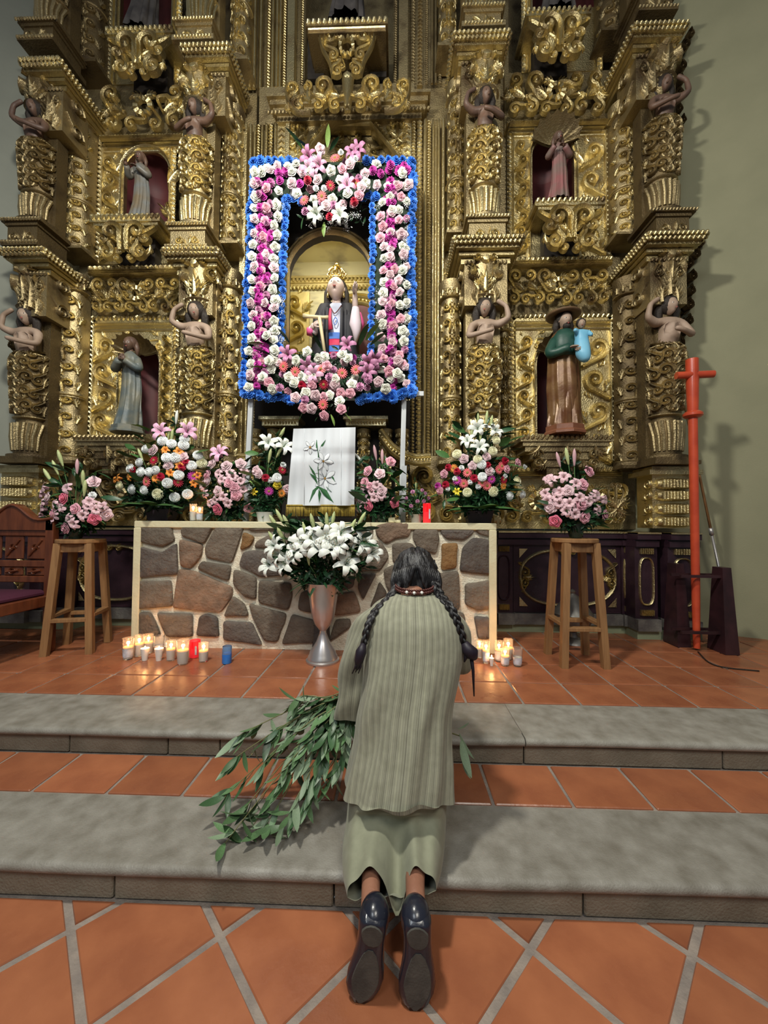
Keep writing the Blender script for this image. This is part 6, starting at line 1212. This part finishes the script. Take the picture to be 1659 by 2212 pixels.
for (x, y, h_, w_, kd, lb) in ((64, 1278, 46, 23, 'cup', 'lit votive cup at the outer end of the longer candle row'), (158, 1250, 45, 20, 'cup', 'lit votive cup tucked behind, next to the endmost cup of the longer row'), (238, 1225, 40, 21, 'cup', 'lit votive cup in the back line of the longer row above a small candle'), (330, 1235, 40, 20, 'unlit', 'unlit clear glass votive cup in the back line of the longer row'),
        (208, 1288, 26, 18, 'small', 'small bare tapered candle, first of the two in the longer row'), (328, 1290, 26, 18, 'small', 'small bare tapered candle, second of the two in the longer row'), (430, 1288, 42, 21, 'cup', 'lit votive cup between the second small candle and the picture-labelled cup'), (532, 1318, 52, 27, 'cup', 'largest lit votive cup with a picture label, set furthest forward'),
        (635, 1258, 36, 22, 'red', 'red votive jar standing among the white cups of the longer row'), (708, 1298, 40, 22, 'cup', 'lit votive cup just past the red jar'), (908, 1310, 36, 20, 'blue', 'blue votive jar standing alone on the tiles')):
    a, b = cz(x, y); candle(a, b, h_, w_, kd, lb)
for (x, y, h_, w_, kd, lb) in ((1050, 1432, 46, 17, 'cup', 'lit votive cup nearest the kneeling woman elbow'), (1062, 1438, 16, 10, 'small', 'tiny lit candle low between the cups near the altar corner'), (1078, 1428, 42, 20, 'cup', 'lit votive cup at the back against the altar edge'), (1098, 1424, 42, 21, 'cup', 'lit votive cup at the back of the shorter group, away from the altar'), (1091, 1437, 34, 20, 'cup', 'narrow tapering lit votive cup in front of the shorter group'), (1118, 1438, 38, 21, 'unlit', 'unlit votive glass at the end of the shorter group nearest the stool'), (1036, 1420, 34, 14, 'cup', 'lit votive cup half hidden by the braid end')):
    candle(x, y, h_, w_, kd, lb)
candle(922, 1122, 42, 17, 'red', 'tall red candle jar on the altar beside the tin pot', AT, None, 3.2)
candle(417, 1122, 38, 16, 'cup', 'lit orange votive cup on the altar beside the large pyramid arrangement', AT, None, 3.18); candle(431, 1122, 32, 15, 'cup', 'second lit votive cup on the altar, touching the first, beside the pyramid arrangement', AT, None, 3.16)
# ---- processional cross in its stand, leaning pole, bell
M['cross_paint'] = mat('vermilion_lacquer', (.55, .075, .028), .28, col2=(.42, .05, .02), scale=7, coat=.4); M['stand_wood'] = mat('dark_maroon_wood', (.022, .010, .012), .35, col2=(.04, .015, .018), scale=9)
cb = Wz(1505, 1405, P_); Cx, Cy = cb[0], cb[1]; zt = 1.28+(1134-780)/830*Cy; R_ = empty('processional_cross', (Cx, Cy, P_), 'tall red lacquered processional cross on a pole held by a dark stand', 'cross'); hh = zt-P_
zf = lambda py: 1.28+(1134-py)/830*Cy-P_
m = MB().tube([(0, 0, .02), (0, 0, .5), (0, 0, zf(905))], [.024, .030, .034], 16); m.build('pole', M['cross_paint'], R_, 50)
MB().lathe([(.02, -.03), (.055, -.022), (.07, -.008), (.07, .012), (.05, .03), (.03, .035)], 20, (0, 0, zf(900))).build('knob', M['cross_paint'], R_, 40)
MB().lathe([(.038, zf(895)), (.042, zf(870)), (.046, zf(820)), (.046, hh-.003), (.042, hh), (.001, hh)], 16).build('upright', M['cross_paint'], R_, 40)
MB().tube([(-.13, 0, 0), (.15, -.03, 0)], [.030, .030], 14).build('crossbar', M['cross_paint'], R_, 40).location = (0, 0, zf(815))
for z in (zf(1240), zf(1355)): MB().lathe([(.03, -.006), (.036, 0), (.03, .006)], 14, (0, 0, z)).build('ring', M['stand_wood'], R_, 40)
S_ = empty('cross_stand', (Cx, Cy, P_+.003), 'dark wooden stand of two tapered boards joined by rails around the red pole', 'stand')
for (a, b, t0, t1) in (((1462, 1392), (1452, 1215), .055, .034), ((1562, 1408), (1545, 1222), .055, .034)):
    p = Wz(*a, P_); q = np.array((p[0], p[1], 0))-np.array((Cx, Cy, 0)); hz = 1.28+(1134-b[1])/830*p[1]-P_; w0, w1 = t0, t1
    v = [(q[0]-w0, q[1]-.09, 0), (q[0]+w0, q[1]-.09, 0), (q[0]+w0, q[1]+.09, 0), (q[0]-w0, q[1]+.09, 0), (q[0]-w1, q[1]-.05, hz), (q[0]+w1, q[1]-.05, hz), (q[0]+w1, q[1]+.05, hz), (q[0]-w1, q[1]+.05, hz)]
    MB().add(v, [(3, 2, 1, 0), (4, 5, 6, 7), (0, 1, 5, 4), (1, 2, 6, 5), (2, 3, 7, 6), (3, 0, 4, 7)]).build('side_board', M['stand_wood'], S_, False)
for z in (zf(1240), zf(1355)):
    for dy in (-.055, .055): MB().box((.02, dy, z), (.36, .02, .022)).build('rail', M['stand_wood'], S_, False)
a = Wz(1588, 1379, P_); a = np.array((a[0]-.03, a[1]-.02, P_+.005)); b = Wy(1480, 880, 3.62); PL = empty('leaning_pole', tuple(a), 'thin metal tipped pole leaning against the altarpiece behind the red cross', 'pole'); d = b-a
MB().tube([(0, 0, 0), tuple(d*.45)], [.011, .011], 10).build('lower_rod', M['tin'], PL, True); MB().tube([tuple(d*.44), tuple(d*.47)], .018, 10).build('collar', M['tin'], PL, True); MB().tube([tuple(d*.46), tuple(d)], [.011, .009], 10).build('upper_rod', M['stool_wood'], PL, True)
bx = Wy(1237, 1330, 3.40); b_ = empty('metal_censer', (bx[0], 3.40, P_+.003), 'domed dull metal bowl on a low foot behind the stool', 'bowl'); 
MB().lathe([(.001, 0), (.11, 0), (.10, .02), (.04, .05), (.03, .09), (.06, .12), (.13, .15), (.155, .20), (.16, .25)], 28).build('bowl', M['old_metal'], b_, 40); MB().lathe([(.165, .25), (.15, .27), (.10, .34), (.045, .40), (.02, .42), (.028, .44), (.001, .46)], 28).build('lid', M['old_metal'], b_, 40)
# ---- priest chair (only its near side is in the picture)
ch = empty('priest_chair', (-3.0, 2.68, P_+.003), 'carved red-brown priest chair with a purple seat at the picture edge', 'chair', rz=0); M['seat_fab'] = mat('purple_velvet', (.06, .008, .025), .8, bump=.2); CWd = M['chair_wood']
zc2 = lambda py, y=2.9: 1.28+(1127-py)/830*y-P_
W2 = .30; top = zc2(1105)
for x in (-W2, W2):
    MB().bevbox((x, .26, top*.47), (.065, .06, top*.94), .006).build('back_post', CWd, ch, 30); MB().bevbox((x, -.22, .22), (.06, .06, .44), .006).build('front_leg', CWd, ch, 30)
    MB().bevbox((x, .02, .40), (.04, .44, .08), .006).build('side_rail', CWd, ch, 30)
MB().bevbox((0, -.22, .39), (.56, .04, .10), .006).build('front_rail', CWd, ch, 30); MB().bevbox((0, .26, .39), (.54, .04, .10), .006).build('rear_rail', CWd, ch, 30)
MB().bevbox((0, .01, .455), (.56, .50, .055), .02).build('seat', M['seat_fab'], ch, 40)
cr = MB(); n = 24; lo, hi = [], []
for i in range(n+1): u = -1+2*i/n; xx = u*(W2+.03); lo.append((xx, top*.86)); hi.append((xx, top*.93+.10*math.cos(u*PI/2)**1.5+.03*math.cos(u*PI*1.9)))
cr.add([(x, .23, z) for x, z in lo]+[(x, .23, z) for x, z in hi]+[(x, .29, z) for x, z in lo]+[(x, .29, z) for x, z in hi], [(i, i+1, n+2+i, n+1+i) for i in range(n)]+[(2*n+2+i, 3*n+3+i, 3*n+4+i, 2*n+3+i) for i in range(n)]+[(n+1+i, n+2+i, 3*n+4+i, 3*n+3+i) for i in range(n)]+[(0, n+1, 3*n+3, 2*n+2), (n, 3*n+2, 4*n+3, 2*n+1), tuple(range(n, -1, -1))+()][:2]); 
ridge(cr, [(x, z-.012) for x, z in hi], .014, .02, lambda u, v, h: (u, .235-h, v)); cr.build('crest_rail', CWd, ch, 40)
for z in (top*.84, top*.62, .56): MB().bevbox((0, .26, z), (.54, .035, .05), .005).build('back_rail', CWd, ch, 30)
for x in (-.18, 0, .18):
    for (z0, z1) in ((.585, top*.60), (top*.65, top*.82)): MB().bevbox((x, .262, (z0+z1)/2), (.15, .02, z1-z0), .008).build('back_panel', CWd, ch, 30); ridge_ = MB(); ridge(ridge_, [(x-.05, z0+.03), (x, (z0+z1)/2), (x+.05, z1-.03)], .012, .014, lambda u, v, h: (u, .252-h, v)); volute(ridge_, x, (z0+z1)/2, .03, 0, 1, lambda u, v, h: (u, .252-h, v)); ridge_.build('carved_scroll', CWd, ch, 40)

p0, p1, p2, p3 = Wz(1508, 1410, P_), Wz(1530, 1432, P_), Wz(1565, 1444, P_), Wz(1640, 1452, P_); cbo = p0.copy(); cbo[2] = P_+.008
tag(MB().tube([tuple(q-p0) for q in bez([p0, p1, p2, p3], 6)], .005, 6).build('cable', M['hair_dark'], None, True, tuple(cbo)), 'thin dark cable curving across the tiles in front of the cross stand', 'cable')
tag(MB().bevbox((0, 0, .022), (.055, .04, .044), .004).bevbox((.05, .01, .012), (.05, .05, .024), .004).build('paper_box', M['cream'], None, 30, tuple(Wy(846, 1122, 3.22)*[1, 1, 0]+[0, 0, AT])), 'small pale paper boxes lying on the altar beside the garland leg', 'box')
# ================================================================ kneeling woman with branches
M['skin_w'] = mat('brown_skin', (.33, .155, .095), .5, col2=(.27, .12, .075), scale=12, bump=.15, bscale=90, sss=.1); M['leather'] = mat('navy_black_leather', (.010, .012, .022), .28, col2=(.016, .018, .03), scale=10, bump=.1, coat=.3)
M['sole'] = mat('worn_grey_sole', (.05, .048, .042), .75, col2=(.085, .08, .068), scale=22, bump=.5, bscale=180, bdist=.002); M['ribbon'] = mat('dark_violet_ribbon', (.014, .009, .018), .5)
M['bead_red'] = mat('dark_red_beads', (.07, .016, .012), .35); M['bead_white'] = mat('white_beads', (.8, .78, .74), .3)
def fabric(name, c, c2, stripes):
    m = mat(name, c, .85, col2=c2, scale=30, bump=.35, bscale=700, bdist=.0008); nt = m.node_tree; N, L = nt.nodes, nt.links; b = N['Principled BSDF']; b.inputs['Sheen Weight'].default_value = .15
    if stripes:
        at = N.new('ShaderNodeAttribute'); at.attribute_name = 'weave'; sep = N.new('ShaderNodeSeparateXYZ'); L.new(at.outputs['Vector'], sep.inputs[0]); src = b.inputs['Base Color'].links[0].from_socket
        def line(per, wid, off, dark):
            nonlocal src
            a = N.new('ShaderNodeMath'); a.operation = 'ADD'; a.inputs[1].default_value = off; L.new(sep.outputs[0], a.inputs[0]); p = N.new('ShaderNodeMath'); p.operation = 'PINGPONG'; p.inputs[1].default_value = per/2; L.new(a.outputs[0], p.inputs[0])
            r = N.new('ShaderNodeMapRange'); r.inputs[1].default_value = wid*.5; r.inputs[2].default_value = wid*1.1; r.inputs[3].default_value = 1; r.inputs[4].default_value = 0; L.new(p.outputs[0], r.inputs[0])
            x = N.new('ShaderNodeMixRGB'); x.blend_type = 'MULTIPLY'; x.inputs[2].default_value = dark; L.new(r.outputs[0], x.inputs[0]); L.new(src, x.inputs[1]); src = x.outputs[0]
        line(.0275, .0011, 0, (.42, .40, .40, 1)); line(.0275, .0009, .006, (.62, .60, .58, 1)); line(.0275, .0014, .0165, (1.25, 1.25, 1.2, 1)); line(.0092, .0007, .003, (.80, .80, .78, 1))
        L.new(src, b.inputs['Base Color'])
    return m
M['blouse'] = fabric('sage_striped_cloth', (.245, .245, .178), (.29, .29, .215), True); M['skirt'] = fabric('sage_plain_cloth', (.225, .232, .160), (.265, .272, .19), False)
def loft(rings, n, name, m, parent, org, disp=None, cap0=False, thick=.0):
    """rings: (centre, X half width, N half depth, N dir); slot attribute weave = running width"""
    v, wv, P = [], [], []
    for j, (c, hw, hd, N_) in enumerate(rings):
        N_ = np.array(N_)/np.linalg.norm(N_); L = 0; prev = None
        for i in range(n):
            a = 2*PI*i/n; sx = math.copysign(abs(math.sin(a))**.85, math.sin(a)); cz_ = math.copysign(abs(math.cos(a))**.85, math.cos(a)); p = np.array(c)+np.array((hw*sx, 0, 0))+N_*hd*cz_
            if disp is not None: p = p+disp(p, a, j/(len(rings)-1), N_)
            v.append(p-org); wv.append((hw*1.12*((a if a < PI else a-2*PI)), 0, 0))
    f = [(j*n+i, j*n+(i+1) % n, (j+1)*n+(i+1) % n, (j+1)*n+i) for j in range(len(rings)-1) for i in range(n)]
    if cap0: f.append(tuple(range(n)))
    o = MB().add(v, f).build(name, m, parent, True); at = o.data.attributes.new('weave', 'FLOAT_VECTOR', 'POINT'); at.data.foreach_set('vector', np.array(wv).ravel()); return o
def resample(R, k):
    out = []; A = [np.array([*r[0], r[1], r[2], *r[3]], float) for r in R]
    for q in bez(A, k): out.append((q[:3], q[3], q[4], q[5:8]))
    return out
WO = np.array((.0, 1.45, S_ if isinstance(S_, float) else .13)); WO[2] = .13
w_ = empty('person', tuple(WO), 'woman in sage green blouse and skirt kneeling on the step, seen from behind', 'person')
# body, one surface
V = [(.02, 1.46, .50), (.03, 1.47, .62), (.06, 1.52, .78), (.075, 1.56, .90), (.08, 1.60, .965), (.085, 1.655, 1.01), (-.08, 1.555, .90), (-.165, 1.565, .55), (-.16, 1.73, .50), (.21, 1.57, .88), (.245, 1.66, .66), (.13, 1.80, .78),
     (-.06, 1.47, .46), (-.075, 1.52, .205), (-.075, 1.44, .195), (-.068, 1.16, .205), (-.064, 1.10, .205), (.095, 1.47, .46), (.085, 1.52, .205), (.08, 1.44, .195), (.062, 1.16, .21), (.062, 1.105, .21), (-.064, 1.10, .12), (.062, 1.10, .12)]
E_ = [(0, 1), (1, 2), (2, 3), (3, 4), (4, 5), (3, 6), (6, 7), (7, 8), (3, 9), (9, 10), (10, 11), (0, 12), (12, 13), (13, 14), (14, 15), (15, 16), (0, 17), (17, 18), (18, 19), (19, 20), (20, 21), (16, 22), (21, 23)]
R_r = [.12, .11, .11, .075, .042, .048, .05, .036, .026, .05, .036, .026, .075, .050, .046, .029, .030, .075, .050, .046, .029, .030, .022, .022]
bm_ = skin([np.array(p)-WO for p in V], E_, R_r, None, 2)
hd = head(.225, 26, 22); bm_.join(hd, Matrix.Translation(tuple(np.array((.088, 1.73, 1.045))-WO)) @ Matrix.Rotation(PI, 4, 'Z') @ Matrix.Rotation(.75, 4, 'X'))
h_ = hand(.155, .8, .15, side=1); bm_.join(h_, orient(tuple(np.array((-.158, 1.73, .50))-WO), tuple(np.array((-.15, 1.85, .52))-WO), PI/2), 0)
h_ = hand(.155, .5, .1, side=-1); bm_.join(h_, orient(tuple(np.array((.13, 1.80, .78))-WO), tuple(np.array((.09, 1.86, .88))-WO), -PI/2), 0)
bm_.build('body', [M['skin_w'], M['eye_white'], M['eye_dark'], M['lip']], w_, True)
up_ = (0, 0, 1); bk = (0, -1, .0)
RB = [((.078, 1.605, .992), .072, .055, bk), ((.076, 1.59, .975), .115, .085, bk), ((.075, 1.57, .945), .165, .105, bk), ((.075, 1.55, .89), .19, .13, bk), ((.072, 1.53, .80), .195, .14, bk), ((.06, 1.50, .70), .178, .14, bk), ((.045, 1.475, .60), .168, .14, bk), ((.035, 1.455, .50), .172, .15, bk), ((.025, 1.44, .42), .182, .162, bk), ((.018, 1.43, .365), .188, .168, bk), ((.015, 1.425, .325), .192, .172, bk)]
def dB(p, a, t, N_):
    x = math.sin(a); k = max(0, t-.35); d = .010*k*math.sin(a*11+1.5*math.sin(p[2]*6))*1.4+.007*k*math.sin(a*5+2)
    f1 = .016*math.exp(-((p[0]+.02-(.78-p[2])*-.42)/.03)**2)*math.exp(-((p[2]-.60)/.13)**2)                 # diagonal pull from the left armpit
    f2 = -.014*math.exp(-((p[0]+.065+(.5-p[2])*.25)/.028)**2)*math.exp(-((p[2]-.52)/.16)**2)
    d += f1+f2+.006*noise.noise(Vector((p[0]*9, p[2]*5, 2)))+.012*math.exp(-((p[0]-.12-(p[2]-.7)*.3)/.03)**2)*math.exp(-((p[2]-.62)/.12)**2)
    out = np.array((math.sin(a), -math.cos(a) if N_[1] < -.5 else 0, 0)); dz = 0
    if t > .93: dz = (t-.93)/.07*(.036*max(0, math.cos(a))+.012*math.sin(a*3+1))
    return out*d*(1 if t > .1 else .2)+np.array((0, 0, dz))
o = loft(resample(RB, 7), 110, 'blouse', M['blouse'], w_, WO, dB)
yk = MB(); 
hemv = [p for p in ()]
def sleeve(pts, name='sleeve'):
    R = [(p[:3], p[3], p[3]*.95, (0, -1, .15)) for p in pts]
    return loft(resample(R, 6), 40, name, M['blouse'], w_, WO, lambda p, a, t, N_: np.array((math.sin(a), -math.cos(a), 0))*(.005*math.sin(t*17+a*2)+.004*math.sin(a*4+t*6))*(.4+t))
sleeve([(-.045, 1.565, .945, .045), (-.085, 1.56, .905, .062), (-.115, 1.56, .84, .070), (-.140, 1.56, .76, .072), (-.160, 1.565, .66, .070), (-.170, 1.57, .57, .064), (-.176, 1.575, .495, .060)])
sleeve([(.18, 1.565, .935, .045), (.21, 1.565, .90, .06), (.232, 1.58, .84, .066), (.245, 1.60, .77, .066), (.252, 1.63, .70, .062), (.25, 1.67, .65, .058), (.235, 1.72, .64, .052)])
RS = [((.03, 1.46, .52), .16, .12, (0, -1, 0)), ((.02, 1.45, .38), .178, .145, (0, -1, .05)), ((.012, 1.43, .28), .178, .15, (0, -1, .35)), ((.006, 1.39, .215), .176, .13, (0, -.75, .8)), ((-.002, 1.32, .19), .170, .105, (0, -.35, 1)), ((-.006, 1.25, .178), .156, .10, (0, -.1, 1)), ((-.005, 1.172, .180), .132, .075, (0, 0, 1))]
def dS(p, a, t, N_):
    top = math.cos(a); k = max(0, (t-.42)/.58); x = p[0]+.004; d = 0
    if top > 0: d -= .135*k**1.3*math.exp(-((x-.012)/.032)**2)*top**.4
    d += .012*k*math.exp(-((abs(x)-.07)/.03)**2)+.006*math.sin(x*95+2*t)*k+.012*(1-k)*math.sin(a*7+1)*min(1, t*3)
    sl = .018*k*k*(x/.16)                        # hem runs further back on the right leg
    side = 0
    if top < 0: d += -top*.068*k
    if top < .5: d2 = 0
    return np.array(N_)*d+np.array((0, sl-.005*k*k*math.exp(-((x-.01)/.04)**2)*(1 if top > 0 else .3), side*0))
loft(resample(RS, 8), 120, 'skirt', M['skirt'], w_, WO, dS)
# shoes: heels up, toes on the lower floor
def shoe(x0, tilt, yaw_):
    mb = MB(); n = 18; T = [0, .03, .10, .25, .42, .58, .72, .85, .94, 1]; HW = [.024, .036, .040, .038, .039, .045, .050, .047, .038, .020]; HT = [.075, .09, .092, .075, .055, .045, .040, .034, .028, .014]; v = []; Ln = .222
    for t, hw, ht in zip(T, HW, HT):
        for i in range(n):
            a = 2*PI*i/n; u = math.sin(a)*hw*(1.0 if math.cos(a) < 0 else 1-.25*math.cos(a)**2); c_ = math.cos(a); hgt = -.004 if c_ < -.55 else (c_+.55)/1.55*ht
            v.append((u+.006*math.sin(t*PI), t*Ln, hgt+.005*math.sin(min(1, t*1.6)*PI)*(.6 if t < .6 else 0)))
    f = [(j*n+i, j*n+(i+1) % n, (j+1)*n+(i+1) % n, (j+1)*n+i) for j in range(len(T)-1) for i in range(n)]+[tuple(range(n)), tuple(range((len(T)-1)*n, len(T)*n))]
    mb.add(v, f, 0)
    so = MB(); ns = 26; out = []
    for (ta, tb) in ((.02, .27), (.34, .985)):
        P = []; 
        for i in range(13): t = lerp(ta, tb, i/12); e = math.sin(PI*min(1, max(0, (t-ta)/(tb-ta))))**.35; P.append((float(np.interp(t, T, HW))*.74*max(.25, e)+.0, t*Ln))
        ring = [(w, y) for w, y in P]+[(-w, y) for w, y in P[::-1]]; k = len(ring); hz = [.005*math.sin(min(1, y/Ln*1.6)*PI)*(.6 if y/Ln < .6 else 0) for _, y in ring]
        th = .009 if ta < .1 else .006; v = [(x_+.006*math.sin(y/Ln*PI), y, z_-.003) for (x_, y), z_ in zip(ring, hz)]+[(x_*.94+.006*math.sin(y/Ln*PI), y, z_-th) for (x_, y), z_ in zip(ring, hz)]
        so.add(v, [(i, (i+1) % k, k+(i+1) % k, k+i) for i in range(k)]+[tuple(range(k, 2*k))], 0)
    e = Matrix(((1, 0, 0, 0), (0, math.sin(tilt)*1, math.cos(tilt), 0), (0, -math.cos(tilt), math.sin(tilt)*1, 0), (0, 0, 0, 1)))       # foot axis down, instep away from the camera
    Mx = Matrix.Translation((x0-WO[0], 1.048-WO[1], .222-WO[2])) @ Matrix.Rotation(yaw_, 4, 'Y') @ e
    q_ = MB().join(mb, Mx); ax_ = x0*.97; q_.sphere((ax_-WO[0], 1.094-WO[1], .196-WO[2]), 1.0, 0, 20, 14, (.041, .050, .047)); a = q_.build('shoe', M['leather'], w_, True); MB().join(so, Mx).build('sole', M['sole'], a, 40)
shoe(-.054, .06, .16); shoe(.062, .02, .02)
# hair, braids, necklace
M['hair_w'] = mat('black_grey_hair', (.010, .009, .010), .36, col2=(.12, .12, .125), scale=9, detail=9, stretch=(7, 1, 2), lo=.5, hi=.8, bump=.7, bscale=26, bdist=.006)
hm = MB(); HC = np.array((.088, 1.722, 1.058))-WO; n = 54; m_ = 24; v = []
for j in range(m_+1):
    ph = PI*(.0+.86*j/m_)
    for i in range(n):
        a = 2*PI*i/n; x = math.sin(ph)*math.sin(a); y = -math.sin(ph)*math.cos(a); z = math.cos(ph)
        r = 1+.035*math.sin(a*17+3*math.sin(ph*3))+.02*math.sin(a*31+ph*5); part = -.05*math.exp(-(x/.06)**2)*(1 if z > -.2 else .3)
        r += part+.05*noise.noise(Vector((x*3, y*3, z*3))); back = max(0, -y)
        v.append((HC[0]+x*.112*r*(1+.06*back), HC[1]+y*.122*r-.015*back*max(0, -z), HC[2]+z*.122*r))
hm.add(v, [(j*n+i, j*n+(i+1) % n, (j+1)*n+(i+1) % n, (j+1)*n+i) for j in range(m_) for i in range(n)]+[tuple(range(m_*n, m_*n+n))])
for s in (-1, 1):
    for q in range(9):
        t = q/8; st = (HC[0]+s*(.01+.09*t), HC[1]-.118+.05*t, HC[2]+.06-.03*t); en = (HC[0]+s*.105, HC[1]-.075, HC[2]-.095)
        hm.tube(bez([st, (HC[0]+s*(.04+.075*t), HC[1]-.128+.03*t, HC[2]-.015), en], 5), [.010, .013, .013, .012, .011, .011, .010, .010, .010, .010, .009], 6)
rw = random.Random(3)
for q in range(26):
    a = rw.uniform(-1.3, 1.3); st = (HC[0]+.112*math.sin(a), HC[1]-.11*math.cos(a), HC[2]+rw.uniform(-.08, .08)); hm.tube([st, (st[0]+rw.uniform(-.02, .02), st[1]-.012, st[2]-.03), (st[0]+rw.uniform(-.03, .03), st[1]-.006, st[2]-.06)], [.0022, .0018, .0010], 4)
hm.v = [(np.concatenate(hm.v)-HC)*np.array((.87, .93, 1.02))+HC+np.array((-.002, -.004, -.012))]; hm.build('hair', M['hair_w'], w_, True)
def braid(path, r, tail, name='braid'):
    P = bez(path, 14); mb = MB(); n = len(P)
    for k in range(3):
        Q = []
        for i, p in enumerate(P): th = i*.33+2*PI*k/3; rr = r*(1-.35*i/n); Q.append(tuple(p+np.array((math.cos(th)*rr*.75, math.sin(2*th)*rr*.42, math.cos(th)*rr*.25))))
        mb.tube(Q, [r*.62*(1-.35*i/n) for i in range(n)], 7)
    return mb.build(name, M['hair_w'], w_, True)
def wp(px, py, y): return Wy(px, py, y)-WO
braid([wp(862, 1262, 1.62), wp(838, 1293, 1.57), wp(812, 1318, 1.50), wp(796, 1350, 1.455), wp(786, 1392, 1.44)], .017, None)
braid([wp(938, 1255, 1.62), wp(950, 1285, 1.57), wp(972, 1312, 1.50), wp(990, 1348, 1.47), wp(1003, 1392, 1.465)], .017, None)
rb = MB(); rb.tube([wp(786, 1390, 1.44), wp(780, 1408, 1.43), wp(775, 1428, 1.435), wp(771, 1446, 1.44)], [.010, .020, .017, .006], 10)
for d in (-6, 0, 5): rb.tube([wp(778, 1420, 1.43), wp(774+d, 1440, 1.43), wp(768+d*1.2, 1452+abs(d)*.5, 1.435)], [.007, .004, .002], 5)
rb.build('hair_ribbon', M['ribbon'], w_, True)
rb = MB(); rb.tube([wp(1003, 1388, 1.465), wp(1010, 1402, 1.46), wp(1020, 1412, 1.46), wp(1026, 1422, 1.465)], [.014, .024, .026, .012], 10); rb.tube([wp(1018, 1420, 1.465), wp(1022, 1450, 1.47), wp(1024, 1504, 1.475)], [.008, .006, .0025], 6); rb.tube([wp(1008, 1412, 1.46), wp(1003, 1430, 1.465)], [.012, .003], 6)
rb.build('hair_ribbon', M['ribbon'], w_, True)
nk = MB(); nw = MB()
for i in range(30):
    a = -1.9+3.8*i/29; p = np.array((.079+.078*math.sin(a), 1.607-.066*math.cos(a), 1.000+.012*(1-math.cos(a))))-WO
    nk.sphere(p, .0070, 0, 8, 6); nk.sphere(p+np.array((0, .002, .011)), .0055, 0, 8, 6)
    if i in (11, 14, 17): nw.sphere(p+np.array((0, -.006, .004)), .0065, 0, 8, 6)
a = nk.build('necklace', M['bead_red'], w_, True); nw.build('white_bead', M['bead_white'], a, True)
# leafy branches in her left hand
BR = empty('leafy_branches', (-.16, 1.66, .50), 'drooping bunch of willow-like green branches held by the kneeling woman', 'branches'); BO = np.array((-.16, 1.66, .50))
M['twig'] = mat('green_brown_twig', (.17, .17, .07), .6); lm = [leaf_mb(.145, .35, 7, .2).mesh('leaf', m, True, False) for m in (fm('branch_leaf', (.075, .15, .06), (.11, .20, .09), r=.42, rnd=.3), fm('branch_leaf_pale', (.17, .24, .15), (.21, .29, .18), r=.5, rnd=.15), fm('branch_leaf_deep', (.035, .085, .035), (.05, .11, .045), r=.38, rnd=.3))]
hub = np.array((-.158, 1.66, .515)); tips = [(512, 1592, 1.60), (505, 1640, 1.55), (486, 1720, 1.5), (486, 1822, 1.36), (522, 1820, 1.40), (565, 1800, 1.42), (612, 1785, 1.42), (655, 1745, 1.45), (716, 1680, 1.5), (560, 1660, 1.5), (636, 1512, 1.62), (690, 1520, 1.64), (735, 1650, 1.52), (675, 1690, 1.48), (600, 1700, 1.46), (640, 1620, 1.52), (590, 1590, 1.58), (700, 1600, 1.52), (530, 1745, 1.44), (660, 1560, 1.6)]
tw = MB(); nl = 0
for ti, (px, py, y) in enumerate(tips):
    T_ = Wy(px, py, y); mid = hub*.5+T_*.5+np.array((0, -.01, .055 if py > 1560 else .02)); q1 = hub*.8+T_*.2+np.array((0, 0, .04)); C_ = bez([hub+np.array((.03, .06, -.01)), hub, q1, mid, T_*.85+hub*.15+np.array((0, 0, .02)), T_], 5)
    tw.tube([tuple(c-BO) for c in C_], [lerp(.0035, .0014, i/len(C_)) for i in range(len(C_))], 5); n_ = len(C_)
    for i in range(7, n_, 1):
        if rf.random() < .15: continue
        for _ in range(1 if rf.random() < .6 else 2):
            p = C_[i]; tg = (C_[min(i+1, n_-1)]-C_[i-1]); tg = tg/np.linalg.norm(tg); d = tg*.5+np.array((rf.gauss(0, .35), rf.gauss(-.1, .3), -.75+rf.gauss(0, .25)))
            L = rf.uniform(.07, .105); d = d/np.linalg.norm(d)
            if p[2]+d[2]*L < .145: d[2] = max(-.1, (.145-p[2])/L+.05); 
            leaf_ = bpy.data.objects.new('leaf', rf.choice([lm[0], lm[0], lm[1], lm[2]])); COL.objects.link(leaf_); leaf_.parent = BR; leaf_.location = p-BO; leaf_.scale = (L, L, L)
            leaf_.rotation_euler = (Vector(d).to_track_quat('Z', 'Y') @ Matrix.Rotation(rf.uniform(-.9, .9)+PI, 4, 'Z').to_quaternion()).to_euler(); nl += 1
for (px, py, y, d, L) in ((640, 1512, 1.62, (-1, -.1, .3), .09), (690, 1525, 1.62, (-.8, -.3, -.5), .1), (700, 1515, 1.62, (1, -.2, .1), .09), (660, 1520, 1.6, (-.4, -.2, .9), .08), (720, 1535, 1.6, (.6, -.4, .5), .07),
        (992, 1585, 1.52, (.25, -.1, -1), .10), (996, 1600, 1.5, (.1, -.2, -1), .12), (990, 1575, 1.55, (.9, 0, .2), .05), (998, 1640, 1.5, (.15, -.1, -1), .07)):
    p = Wy(px, py, y)-BO; lf = bpy.data.objects.new('leaf', lm[1 if px > 900 else 0]); COL.objects.link(lf); lf.parent = BR; lf.location = p; lf.scale = (L,)*3; lf.rotation_euler = (Vector(d).to_track_quat('Z', 'Y') @ Matrix.Rotation(PI, 4, 'Z').to_quaternion()).to_euler()
tw.tube([tuple(hub-BO), tuple(np.array((.05, 1.74, .46))-BO), tuple(np.array((.22, 1.62, .42))-BO), tuple(Wy(994, 1590, 1.52)-BO)], [.004, .004, .003, .002], 6)
tw.build('twigs', M['twig'], BR, True)['kind'] = 'stuff'

for o in AP.children:
    if o.name.startswith('carved_strip'): o['kind'] = 'stuff'
